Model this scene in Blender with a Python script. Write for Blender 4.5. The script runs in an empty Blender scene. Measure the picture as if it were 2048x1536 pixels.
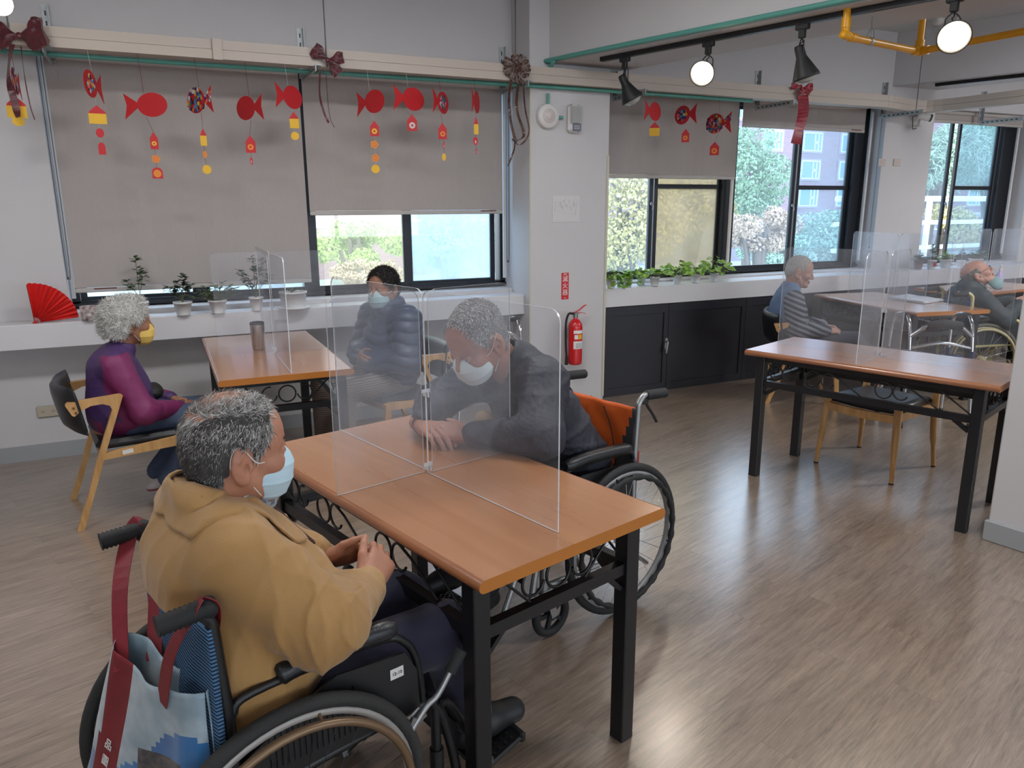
import bpy, math, random
import numpy as np
from math import sin, cos, pi, radians, sqrt, atan2
from mathutils import Vector, Matrix

SC = bpy.context.scene
COL = SC.collection
# ------------------------------------------------------------------ camera
F_PX, PITCH, ROLL, YAW, CAM_H = 1493.0, radians(13.39), radians(-0.284), radians(25.31), 1.555
cam_d = bpy.data.cameras.new('camera'); cam = bpy.data.objects.new('camera', cam_d); COL.objects.link(cam)
cam_d.sensor_fit = 'HORIZONTAL'; cam_d.sensor_width = 36.0; cam_d.lens = 36.0 * F_PX / 2048.0
cam_d.clip_start = 0.05; cam_d.clip_end = 400
_fx, _fy = sin(YAW), cos(YAW)
C_R = np.array([_fy, -_fx, 0.0]); C_D = np.array([-_fx*sin(PITCH), -_fy*sin(PITCH), -cos(PITCH)]); C_W = np.array([_fx*cos(PITCH), _fy*cos(PITCH), -sin(PITCH)])
C_O = np.array([0, 0, CAM_H])
_r = C_R*cos(ROLL) - C_D*sin(ROLL)*-1*-1   # image x axis (rolled)
_r = C_R*cos(ROLL) + (-C_D)*(sin(ROLL)); _u = np.cross(-C_W, _r)*1.0
cam.matrix_world = Matrix(((_r[0], _u[0], -C_W[0], 0), (_r[1], _u[1], -C_W[1], 0), (_r[2], _u[2], -C_W[2], CAM_H), (0, 0, 0, 1)))
SC.camera = cam
# ------------------------------------------------------------------ view / exposure
SC.view_settings.view_transform = 'Standard'; SC.view_settings.look = 'None'
SC.view_settings.gamma = 1; SC.view_settings.use_curve_mapping = False
SC.view_settings.exposure = 0.22
SC.cycles.use_denoising = True
SC.cycles.max_bounces = 8; SC.cycles.diffuse_bounces = 4; SC.cycles.glossy_bounces = 3
SC.cycles.transmission_bounces = 4; SC.cycles.transparent_max_bounces = 24
SC.cycles.caustics_reflective = False; SC.cycles.caustics_refractive = False
SC.cycles.sample_clamp_indirect = 4.0
# ------------------------------------------------------------------ sky (bright overcast)
W_ = bpy.data.worlds.new('overcast_sky'); SC.world = W_; W_.use_nodes = True
_nt = W_.node_tree; _bg = _nt.nodes['Background']
_tc = _nt.nodes.new('ShaderNodeTexCoord'); _sep = _nt.nodes.new('ShaderNodeSeparateXYZ'); _cr = _nt.nodes.new('ShaderNodeValToRGB')
_nt.links.new(_tc.outputs['Generated'], _sep.inputs[0]); _nt.links.new(_sep.outputs['Z'], _cr.inputs[0]); _nt.links.new(_cr.outputs[0], _bg.inputs[0])
_cr.color_ramp.elements[0].position = 0.0; _cr.color_ramp.elements[0].color = (0.80, 0.90, 1.0, 1)
_cr.color_ramp.elements[1].position = 1.0; _cr.color_ramp.elements[1].color = (0.72, 0.86, 1.0, 1)
_bg.inputs[1].default_value = 4.6
# ------------------------------------------------------------------ added ceiling luminaires, unseen, to brighten the room (light part; housings are built with the ceiling)
CEIL_Z = 3.15
ADDED_LAMPS = [(-1.3, 0.3, 6), (0.9, -0.6, 5), (-1.0, 2.8, 28), (1.3, 3.0, 34), (2.9, 1.2, 26), (6.4, 2.1, 70), (7.9, 3.3, 46), (8.9, 1.4, 40)]
for (lx, ly, le) in ADDED_LAMPS:
    ld = bpy.data.lights.new('added_tube_light', 'AREA'); ld.shape = 'RECTANGLE'; ld.size = 1.2; ld.size_y = 0.22
    ld.energy = le; ld.color = (0.965, 0.985, 1.0)
    lo = bpy.data.objects.new('added_tube_light', ld); COL.objects.link(lo); lo.location = (lx, ly, CEIL_Z-0.085)

# ------------------------------------------------------------------ helpers
def ray(px, py):
    x, y = (px-1024)/F_PX, (py-768)/F_PX
    x, y = x*cos(ROLL)+y*sin(ROLL), -x*sin(ROLL)+y*cos(ROLL)
    return C_R*x + C_D*y + C_W
def at_z(px, py, z): d = ray(px, py); return C_O + d*((z-CAM_H)/d[2])
def at_y(px, py, y): d = ray(px, py); return C_O + d*(y/d[1])
def at_x(px, py, x): d = ray(px, py); return C_O + d*(x/d[0])

def new_mat(name):
    m = bpy.data.materials.new(name); m.use_nodes = True
    return m, m.node_tree.nodes, m.node_tree.links, m.node_tree.nodes['Principled BSDF']
def rgb(h):
    """sRGB 0-255 triple to linear"""
    return tuple(((c/255)/12.92 if c/255 <= .04045 else ((c/255+.055)/1.055)**2.4) for c in h)
MATS = {}
def mat(name, col, rough=0.6, metal=0.0, noise=0.0, nscale=20, bump=0.0, bscale=200, spec=0.5, coat=0.0, sheen=0.0, alpha=None):
    """plain procedural material: colour with a little noise variation and optional bump"""
    if name in MATS: return MATS[name]
    m, N, L, P = new_mat(name); c = rgb(col)
    P.inputs['Base Color'].default_value = (*c, 1); P.inputs['Roughness'].default_value = rough; P.inputs['Metallic'].default_value = metal
    P.inputs['Specular IOR Level'].default_value = spec; P.inputs['Coat Weight'].default_value = coat; P.inputs['Sheen Weight'].default_value = sheen
    if noise > 0 or bump > 0:
        tc = N.new('ShaderNodeTexCoord')
    if noise > 0:
        nz = N.new('ShaderNodeTexNoise'); nz.inputs['Scale'].default_value = nscale; nz.inputs['Detail'].default_value = 4
        L.new(tc.outputs['Object'], nz.inputs['Vector'])
        cr = N.new('ShaderNodeValToRGB'); L.new(nz.outputs['Fac'], cr.inputs[0])
        cr.color_ramp.elements[0].position = .3; cr.color_ramp.elements[1].position = .7
        cr.color_ramp.elements[0].color = (*[x*(1-noise) for x in c], 1); cr.color_ramp.elements[1].color = (*[min(1, x*(1+noise)) for x in c], 1)
        L.new(cr.outputs[0], P.inputs['Base Color'])
    if bump > 0:
        nb = N.new('ShaderNodeTexNoise'); nb.inputs['Scale'].default_value = bscale; nb.inputs['Detail'].default_value = 3
        L.new(tc.outputs['Object'], nb.inputs['Vector'])
        bp = N.new('ShaderNodeBump'); bp.inputs['Strength'].default_value = bump; bp.inputs['Distance'].default_value = 0.01
        L.new(nb.outputs['Fac'], bp.inputs['Height']); L.new(bp.outputs[0], P.inputs['Normal'])
    MATS[name] = m; return m
def emis(name, col, strength):
    if name in MATS: return MATS[name]
    m, N, L, P = new_mat(name)
    P.inputs['Base Color'].default_value = (*rgb(col), 1); P.inputs['Emission Color'].default_value = (*rgb(col), 1); P.inputs['Emission Strength'].default_value = strength
    MATS[name] = m; return m

def basis(a, b):
    """3x3 matrix rows (x,y,z) with z along b-a"""
    z = np.array(b, float)-np.array(a, float); n = np.linalg.norm(z); z = z/n if n > 1e-9 else np.array([0, 0, 1.])
    h = np.array([0, 0, 1.]) if abs(z[2]) < .95 else np.array([1., 0, 0])
    x = np.cross(h, z); x /= np.linalg.norm(x); y = np.cross(z, x)
    return x, y, z
def smooth_path(pts, n=6, closed=False):
    """Catmull-Rom through the points"""
    P = [np.array(p, float) for p in pts]; out = []
    m = len(P)
    rng = range(m) if closed else range(m-1)
    for i in rng:
        p1, p2 = P[i], P[(i+1) % m]
        p0 = P[i-1] if (closed or i > 0) else 2*p1-p2
        p3 = P[(i+2) % m] if (closed or i < m-2) else 2*p2-p1
        for k in range(n):
            t = k/n
            out.append(0.5*((2*p1)+(-p0+p2)*t+(2*p0-5*p1+4*p2-p3)*t*t+(-p0+3*p1-3*p2+p3)*t**3))
    if not closed: out.append(P[-1])
    return out
class MB:
    """mesh builder: collects shapes (each with a material slot) and links them as ONE mesh object"""
    def __init__(s): s.v = []; s.f = []; s.m = []; s.sm = []
    def add(s, verts, faces, mi=0, sm=False):
        o = len(s.v); s.v += [tuple(map(float, p)) for p in verts]; s.f += [tuple(i+o for i in f) for f in faces]
        s.m += [mi]*len(faces); s.sm += [sm]*len(faces); return s
    def box(s, c, size, rz=0, mi=0, R=None, bev=0.0):
        hx, hy, hz = [d/2 for d in size]
        if bev > 0:
            b = min(bev, hx*.99, hy*.99, hz*.99)
            pr = []
            for (z, i) in ((-hz, b), (-hz+b, 0), (hz-b, 0), (hz, b)):
                X, Y = hx-i, hy-i
                pr.append([(X, -Y+b, z), (X, Y-b, z), (X-b, Y, z), (-X+b, Y, z), (-X, Y-b, z), (-X, -Y+b, z), (-X+b, -Y, z), (X-b, -Y, z)])
            vs = [p for r in pr for p in r]; fs = []
            for k in range(3):
                for i in range(8): j = (i+1) % 8; fs.append((k*8+i, k*8+j, k*8+8+j, k*8+8+i))
            fs.append(tuple(range(7, -1, -1))); fs.append(tuple(range(24, 32)))
        else:
            vs = [(sx*hx, sy*hy, sz*hz) for sz in (-1, 1) for sy in (-1, 1) for sx in (-1, 1)]
            fs = [(0, 2, 3, 1), (4, 5, 7, 6), (0, 1, 5, 4), (2, 6, 7, 3), (0, 4, 6, 2), (1, 3, 7, 5)]
        V = np.array(vs)
        if R is not None: V = V @ np.array(R)
        if rz: V = V @ np.array([[cos(rz), sin(rz), 0], [-sin(rz), cos(rz), 0], [0, 0, 1]])
        return s.add(V+np.array(c), fs, mi)
    def bar(s, a, b, w, h, mi=0, up=(0, 0, 1)):
        """box bar from a to b, width w, height h"""
        a = np.array(a, float); b = np.array(b, float); d = b-a; L = np.linalg.norm(d); d /= L
        up = np.array(up, float); x = np.cross(up, d)
        if np.linalg.norm(x) < 1e-6: x = np.cross(np.array([1., 0, 0]), d)
        x /= np.linalg.norm(x); y = np.cross(d, x)
        return s.box((a+b)/2, (w, h, L), mi=mi, R=[x, y, d])
    def tube(s, pts, r, n=10, mi=0, cap=True, closed=False, flat=None):
        P = [np.array(p, float) for p in pts]; m = len(P)
        R = r if hasattr(r, '__len__') else [r]*m
        T = []
        for i in range(m):
            a = P[i-1] if (i > 0 or closed) else P[i]; b = P[(i+1) % m] if (i < m-1 or closed) else P[i]
            t = b-a; T.append(t/(np.linalg.norm(t)+1e-12))
        x, y, _ = basis((0, 0, 0), T[0]); vs = []
        for i in range(m):
            x = x-T[i]*(x@T[i]); x /= np.linalg.norm(x)+1e-12; y = np.cross(T[i], x)
            for k in range(n):
                a = 2*pi*k/n; vs.append(P[i]+R[i]*(cos(a)*x+sin(a)*y*(flat if flat else 1)))
        fs = []
        for i in range(m if closed else m-1):
            for k in range(n):
                j = (i+1) % m; k2 = (k+1) % n; fs.append((i*n+k, i*n+k2, j*n+k2, j*n+k))
        s.add(vs, fs, mi, True)
        if cap and not closed:
            s.add([vs[k] for k in range(n)], [tuple(range(n-1, -1, -1))], mi); s.add(vs[-n:], [tuple(range(n))], mi)
        return s
    def cyl(s, a, b, r, r2=None, n=16, mi=0): return s.tube([a, b], [r, r if r2 is None else r2], n, mi)
    def lathe(s, prof, c=(0, 0, 0), axis=(0, 0, 1), n=24, mi=0, cap=True):
        x, y, z = basis((0, 0, 0), axis); c = np.array(c, float); vs = []
        for (r, h) in prof:
            for k in range(n): a = 2*pi*k/n; vs.append(c+z*h+(x*cos(a)+y*sin(a))*r)
        fs = [(i*n+k, i*n+(k+1) % n, (i+1)*n+(k+1) % n, (i+1)*n+k) for i in range(len(prof)-1) for k in range(n)]
        s.add(vs, fs, mi, True)
        if cap:
            s.add(vs[:n], [tuple(range(n-1, -1, -1))], mi); s.add(vs[-n:], [tuple(range(n))], mi)
        return s
    def ell(s, c, rad, R=None, n=12, m=16, mi=0):
        vs = [(0, 0, -1)]; fs = []
        for i in range(1, n):
            t = -pi/2+pi*i/n
            for k in range(m): a = 2*pi*k/m; vs.append((cos(t)*cos(a), cos(t)*sin(a), sin(t)))
        vs.append((0, 0, 1)); top = len(vs)-1
        for k in range(m): fs.append((0, 1+(k+1) % m, 1+k)); fs.append((top, 1+(n-2)*m+k, 1+(n-2)*m+(k+1) % m))
        for i in range(n-2):
            for k in range(m): a = 1+i*m+k; b = 1+i*m+(k+1) % m; fs.append((a, b, b+m, a+m))
        V = np.array(vs)*np.array(rad)
        if R is not None: V = V @ np.array(R)
        return s.add(V+np.array(c), fs, mi, True)
    def prism(s, poly, o, ux, uy, depth, mi=0, side=None):
        """extrude a 2D polygon lying in plane (o,ux,uy) by depth along ux x uy, centred"""
        o = np.array(o, float); ux = np.array(ux, float); uy = np.array(uy, float); nn = np.cross(ux, uy); nn /= np.linalg.norm(nn)
        n = len(poly); A = [o+ux*p[0]+uy*p[1]-nn*depth/2 for p in poly]; B = [p+nn*depth for p in A]
        s.add(A, [tuple(range(n-1, -1, -1))], mi); s.add(B, [tuple(range(n))], mi)
        s.add(A+B, [(i, (i+1) % n, n+(i+1) % n, n+i) for i in range(n)], mi if side is None else side)
        return s
    def ribbon(s, pts, w, side, th=0.002, mi=0):
        """flat band following pts; side = width direction (vector or list)"""
        P = [np.array(p, float) for p in pts]; m = len(P); vs = []; T = []
        for i in range(m):
            t = P[min(i+1, m-1)]-P[max(i-1, 0)]; t /= np.linalg.norm(t)+1e-12
            sd = np.array(side[i] if isinstance(side, list) else side, float); sd = sd-t*(sd@t); sd /= np.linalg.norm(sd)+1e-12
            nn = np.cross(t, sd); ww = w[i] if hasattr(w, '__len__') else w
            vs += [P[i]-sd*ww/2-nn*th/2, P[i]+sd*ww/2-nn*th/2, P[i]+sd*ww/2+nn*th/2, P[i]-sd*ww/2+nn*th/2]
        fs = [(i*4+k, i*4+(k+1) % 4, i*4+4+(k+1) % 4, i*4+4+k) for i in range(m-1) for k in range(4)]
        fs += [(3, 2, 1, 0), (m*4-4, m*4-3, m*4-2, m*4-1)]
        return s.add(vs, fs, mi, False)
    def build(s, name, mats, parent=None, bevel=0, smooth_angle=None):
        me = bpy.data.meshes.new(name); me.from_pydata(s.v, [], s.f)
        for m in (mats if isinstance(mats, (list, tuple)) else [mats]): me.materials.append(m)
        me.polygons.foreach_set('material_index', s.m); me.polygons.foreach_set('use_smooth', s.sm); me.update()
        o = bpy.data.objects.new(name, me); COL.objects.link(o)
        if parent is not None: o.parent = parent
        if bevel:
            b = o.modifiers.new('bevel', 'BEVEL'); b.width = bevel; b.segments = 2; b.limit_method = 'ANGLE'; b.angle_limit = radians(50)
        return o
def thing(name, label, cat, loc=(0, 0, 0), rz=0.0, group=None):
    o = bpy.data.objects.new(name, None); COL.objects.link(o); o.location = tuple(map(float, loc)); o.rotation_euler = (0, 0, rz)
    o.empty_display_size = 0.05; o['label'] = label; o['category'] = cat
    if group: o['group'] = group
    return o
def tag(o, label, cat, group=None):
    o['label'] = label; o['category'] = cat
    if group: o['group'] = group
    return o
def struct(o): o['kind'] = 'structure'; return o
def copy_tree(o, parent=None):
    c = o.copy(); COL.objects.link(c)
    if parent is not None: c.parent = parent
    for ch in list(o.children): copy_tree(ch, c)
    return c
def text_mesh(txt, size, o, ux, uy, m, name, parent=None, depth=0.0006, align='CENTER'):
    """extruded lettering as a mesh, baseline centre at o, reading direction ux, up uy"""
    cu = bpy.data.curves.new(name, 'FONT'); cu.body = txt; cu.size = size; cu.extrude = depth; cu.align_x = align; cu.align_y = 'CENTER'
    cu.resolution_u = 3
    t = bpy.data.objects.new(name, cu); COL.objects.link(t)
    dg = bpy.context.evaluated_depsgraph_get(); me = bpy.data.meshes.new_from_object(t.evaluated_get(dg))
    bpy.data.objects.remove(t); ux = Vector(ux).normalized(); uy = Vector(uy).normalized(); uz = ux.cross(uy)
    M = Matrix(((ux[0], uy[0], uz[0], o[0]), (ux[1], uy[1], uz[1], o[1]), (ux[2], uy[2], uz[2], o[2]), (0, 0, 0, 1)))
    me.transform(M); me.materials.clear(); me.materials.append(m)
    ob = bpy.data.objects.new(name, me); COL.objects.link(ob)
    if parent is not None: ob.parent = parent
    return ob
# ================================================================== THE ROOM
WY, COLY, SHY, SILLY, WINY = 5.38, 5.08, 5.17, 5.10, 5.57
SKEW = radians(17.3)                       # beams, tracks and floor planks run skewed to the window wall
SD = np.array([sin(SKEW), -cos(SKEW), 0]); SN = np.array([cos(SKEW), sin(SKEW), 0])
M_wall = mat('wall_paint', (196, 193, 194), .75, noise=.02, nscale=3, bump=.05, bscale=90)
M_ceil = mat('ceiling_paint', (196, 194, 193), .8, noise=.02, nscale=3)
M_sill = mat('sill_paint', (208, 206, 208), .45, noise=.02, nscale=3)
M_base = mat('baseboard_grey', (152, 154, 156), .6)
M_frame = mat('window_aluminium_dark', (38, 40, 46), .4, metal=.3)
M_black = mat('black_powder_coat', (19, 19, 22), .38, bump=.05, bscale=400)
M_track = mat('track_black', (22, 22, 25), .4)
M_zinc = mat('galvanised_steel', (172, 176, 178), .45, metal=.35, noise=.12, nscale=60)
M_green = mat('green_pipe', (84, 150, 138), .45)
M_trunk = mat('trunking_beige', (186, 174, 164), .55)
M_cream = mat('cream_trim', (196, 190, 172), .6)
M_white = mat('white_plastic', (214, 210, 208), .4)

# floor: vinyl planks
m, N, L, P = new_mat('vinyl_plank_floor'); M_floor = m
tc = N.new('ShaderNodeTexCoord'); mp = N.new('ShaderNodeMapping'); mp.inputs['Rotation'].default_value = (0, 0, -SKEW)
L.new(tc.outputs['Object'], mp.inputs['Vector'])
br = N.new('ShaderNodeTexBrick'); br.offset = .37; br.inputs['Scale'].default_value = 1.0
br.inputs['Brick Width'].default_value = .92; br.inputs['Row Height'].default_value = .152; br.inputs['Mortar Size'].default_value = .0011; br.inputs['Mortar Smooth'].default_value = .3
br.inputs['Color1'].default_value = (.30, .30, .30, 1); br.inputs['Color2'].default_value = (.70, .70, .70, 1); br.inputs['Mortar'].default_value = (0, 0, 0, 1)
L.new(mp.outputs[0], br.inputs['Vector'])
# grain stretched along the plank, offset per plank
wn = N.new('ShaderNodeVectorMath'); wn.operation = 'MULTIPLY_ADD'; wn.inputs[1].default_value = (7, 7, 7)
L.new(br.outputs['Color'], wn.inputs[0]); L.new(mp.outputs[0], wn.inputs[2])
def grain(sx, sy, detail, rough=.6):
    q = N.new('ShaderNodeMapping'); q.inputs['Scale'].default_value = (sx, sy, 1); L.new(wn.outputs[0], q.inputs['Vector'])
    n_ = N.new('ShaderNodeTexNoise'); n_.inputs['Scale'].default_value = 1; n_.inputs['Detail'].default_value = detail; n_.inputs['Roughness'].default_value = rough; n_.inputs['Distortion'].default_value = .6
    L.new(q.outputs[0], n_.inputs['Vector']); return n_
g1 = grain(2.6, 30, 7, .68); g2 = grain(9, 120, 5, .75); g3 = grain(1.6, 6, 4, .65)
cr = N.new('ShaderNodeValToRGB'); E = cr.color_ramp.elements
E[0].position = .36; E[0].color = (*rgb((94, 77, 64)), 1); E[1].position = .66; E[1].color = (*rgb((168, 147, 129)), 1)
e = E.new(.5); e.color = (*rgb((136, 116, 99)), 1)
ad = N.new('ShaderNodeMath'); ad.operation = 'MULTIPLY_ADD'; ad.inputs[1].default_value = .40; L.new(g1.outputs['Fac'], ad.inputs[0])
a2 = N.new('ShaderNodeMath'); a2.operation = 'MULTIPLY_ADD'; a2.inputs[1].default_value = .42; L.new(g2.outputs['Fac'], a2.inputs[0])
a3 = N.new('ShaderNodeMath'); a3.operation = 'MULTIPLY'; a3.inputs[1].default_value = .18; L.new(g3.outputs['Fac'], a3.inputs[0])
L.new(a3.outputs[0], a2.inputs[2]); L.new(a2.outputs[0], ad.inputs[2]); L.new(ad.outputs[0], cr.inputs[0])
bw = N.new('ShaderNodeRGBToBW'); L.new(br.outputs['Color'], bw.inputs[0])
mr = N.new('ShaderNodeMapRange'); mr.inputs[1].default_value = .0; mr.inputs[2].default_value = .7; mr.inputs[3].default_value = .94; mr.inputs[4].default_value = 1.03; L.new(bw.outputs[0], mr.inputs[0])
mx = N.new('ShaderNodeMix'); mx.data_type = 'RGBA'; mx.blend_type = 'MULTIPLY'; mx.inputs[0].default_value = 1
L.new(cr.outputs[0], mx.inputs[6]); L.new(mr.outputs[0], mx.inputs[7])
mo = N.new('ShaderNodeMix'); mo.data_type = 'RGBA'; mo.inputs[7].default_value = (*rgb((96, 76, 64)), 1)
mf = N.new('ShaderNodeMath'); mf.operation = 'MULTIPLY'; mf.inputs[1].default_value = .35; L.new(br.outputs['Fac'], mf.inputs[0]); L.new(mf.outputs[0], mo.inputs[0]); L.new(mx.outputs[2], mo.inputs[6])
L.new(mo.outputs[2], P.inputs['Base Color'])
rr = N.new('ShaderNodeMapRange'); rr.inputs[3].default_value = .24; rr.inputs[4].default_value = .42; L.new(g1.outputs['Fac'], rr.inputs[0]); L.new(rr.outputs[0], P.inputs['Roughness'])
bp = N.new('ShaderNodeBump'); bp.inputs['Strength'].default_value = .12; bp.inputs['Distance'].default_value = .002; L.new(g2.outputs['Fac'], bp.inputs['Height']); L.new(bp.outputs[0], P.inputs['Normal'])
P.inputs['Specular IOR Level'].default_value = .75; P.inputs['Coat Weight'].default_value = 1.0; P.inputs['Coat IOR'].default_value = 2.2; P.inputs['Coat Roughness'].default_value = .25

X0, X1, Y0 = -3.2, 10.4, -4.2
struct(MB().box(((X0+X1)/2, (Y0+5.7)/2, -.05), (X1-X0+.4, 5.7-Y0+.4, .1)).build('floor', M_floor))
struct(MB().box(((X0+X1)/2, (Y0+5.7)/2, CEIL_Z+.05), (X1-X0+.4, 5.7-Y0+.4, .1)).build('ceiling', M_ceil))
wins = [(-.505, 2.577), (3.25, 6.6), (7.3, 8.99)]
b = MB(); zs0, zs1 = .92, 2.50
def wbox(xa, xb, za, zb): b.box(((xa+xb)/2, (WY+5.72)/2, (za+zb)/2), (xb-xa, 5.72-WY, zb-za))
wbox(X0, X1, 0, zs0); wbox(X0, X1, zs1, CEIL_Z)
xs = [X0]+[v for w in wins for v in w]+[X1]
for i in range(0, len(xs), 2): wbox(xs[i], xs[i+1], zs0, zs1)
struct(b.build('wall_back', M_wall))
struct(MB().box((X0-.05, (Y0+WY)/2, CEIL_Z/2), (.1, WY-Y0, CEIL_Z)).build('wall_left', M_wall))
struct(MB().box((X1+.05, (Y0+WY)/2, CEIL_Z/2), (.1, WY-Y0, CEIL_Z)).build('wall_right', M_wall))
b = MB(); fw_ = [(-2.6, 1.0), (1.6, 5.2), (5.8, 9.6)]; fx = [X0-.1]+[v for w in fw_ for v in w]+[X1+.1]  # window openings behind the camera, added to let in frontal fill daylight
b.box(((X0+X1)/2, Y0-.05, .45), (X1-X0+.2, .1, .9)); b.box(((X0+X1)/2, Y0-.05, (2.55+CEIL_Z)/2), (X1-X0+.2, .1, CEIL_Z-2.55))
for i in range(0, 8, 2): b.box(((fx[i]+fx[i+1])/2, Y0-.05, 1.725), (fx[i+1]-fx[i], .1, 1.65))
struct(b.build('wall_front', M_wall))
for i, (xa, xb) in enumerate(fw_):  # frames for the added, unseen fill openings
    b = MB()
    for x in (xa+.03, (xa+xb)/2, xb-.03): b.box((x, Y0-.05, 1.725), (.06, .06, 1.65))
    for z in (.93, 2.52): b.box(((xa+xb)/2, Y0-.05, z), (xb-xa, .06, .06))
    struct(b.build('window_%d' % (i+4), M_frame))
CX0, CX1 = 2.554, 3.235
struct(MB().box(((CX0+CX1)/2, (COLY+WY)/2, CEIL_Z/2), (CX1-CX0, WY-COLY-.001, CEIL_Z), bev=.006).build('wall_column', M_wall))
# protecting corner strips of the column
b = MB()
b.box((CX0+.006, COLY-.002, 1.25), (.012, .004, 2.3)); b.box((CX1-.009, COLY-.003, .98), (.018, .006, 1.9)); b.box((CX1+.002, COLY+.02, .98), (.004, .04, 1.9))
struct(b.build('trim_3', M_cream))
struct(MB().box(((X0+CX0)/2, (SHY+WINY)/2-.003, .815), (CX0-X0, WINY-SHY, .15), bev=.004).build('trim_1', M_sill))
struct(MB().box(((CX1+X1)/2, (SILLY+WINY)/2-.003, .83), (X1-CX1, WINY-SILLY, .15), bev=.004).build('trim_2', M_sill))
struct(MB().box(((X0+CX0)/2, WY-.006, .05), (CX0-X0, .012, .1)).build('baseboard_back', M_base))
# right pillar near the camera
pa = radians(10); pu = np.array([cos(pa), sin(pa), 0]); pv = np.array([sin(pa), -cos(pa), 0]); pc = np.array([3.440, 2.008, 0])
c_ = pc+pu*.4+pv*.45
struct(MB().box((c_[0], c_[1], CEIL_Z/2), (.8, .9, CEIL_Z), rz=pa, bev=.006).build('wall_pillar', M_wall))
bb = MB().box((c_[0], c_[1], .05), (.824, .924, .1), rz=pa, bev=.004); struct(bb.build('baseboard_pillar', M_base))
# beams
def beam(name, p0, zb, w, Lb=9.5):
    p0 = np.array([*p0, 0.]); a = p0-SD*.6; c = a+SD*(Lb/2)+SN*(w/2)
    struct(MB().box((c[0], c[1], (zb+CEIL_Z)/2), (w, Lb, CEIL_Z-zb-.001), rz=SKEW).build(name, M_wall))
beam('trim_4', (2.71, 5.08), 2.55, .62, 9.3)
beam('trim_5', (6.64, 5.38), 2.67, .62, 9.3)

# ---- windows
def glass_mat(name, tint, haze, hazecol, refl=.05, scale=3.0):
    """thin pane: clear, with a veil (dirt / insect screen) that scatters the daylight, and a faint mirror"""
    m, N, L, P = new_mat(name); N.remove(P); out = N['Material Output']
    tr = N.new('ShaderNodeBsdfTransparent'); tr.inputs[0].default_value = (*tint, 1)
    tl = N.new('ShaderNodeBsdfTranslucent'); tl.inputs[0].default_value = (*hazecol, 1)
    gl = N.new('ShaderNodeBsdfGlossy'); gl.inputs['Roughness'].default_value = .02
    tc = N.new('ShaderNodeTexCoord'); nz = N.new('ShaderNodeTexNoise'); nz.inputs['Scale'].default_value = scale; nz.inputs['Detail'].default_value = 5
    L.new(tc.outputs['Object'], nz.inputs['Vector'])
    mr = N.new('ShaderNodeMapRange'); mr.inputs[1].default_value = .3; mr.inputs[2].default_value = .7; mr.inputs[3].default_value = haze*.75; mr.inputs[4].default_value = min(1, haze*1.25); L.new(nz.outputs['Fac'], mr.inputs[0])
    m1 = N.new('ShaderNodeMixShader'); L.new(mr.outputs[0], m1.inputs[0]); L.new(tr.outputs[0], m1.inputs[1]); L.new(tl.outputs[0], m1.inputs[2])
    fr = N.new('ShaderNodeLayerWeight'); fr.inputs[0].default_value = .25
    fm = N.new('ShaderNodeMath'); fm.operation = 'MULTIPLY_ADD'; fm.inputs[1].default_value = .35; fm.inputs[2].default_value = refl; L.new(fr.outputs['Fresnel'], fm.inputs[0])
    m2 = N.new('ShaderNodeMixShader'); L.new(fm.outputs[0], m2.inputs[0]); L.new(m1.outputs[0], m2.inputs[1]); L.new(gl.outputs[0], m2.inputs[2])
    L.new(m2.outputs[0], out.inputs[0]); return m
G_clear = glass_mat('glass_clear', (.86, .92, .98), .06, (.62, .74, .84))
G_screen = glass_mat('glass_behind_screen', (.66, .76, .84), .14, (.56, .68, .78))
G_fog = glass_mat('glass_misty', (.7, .80, .90), .42, (.68, .78, .88))
G_warm = glass_mat('glass_yellowed', (.92, .93, .86), .12, (.85, .85, .74))
G_beige = glass_mat('glass_beige_film', (.60, .55, .44), .34, (.56, .52, .46))
M_latch = mat('latch_metal', (150, 150, 152), .3, metal=.8)
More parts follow.
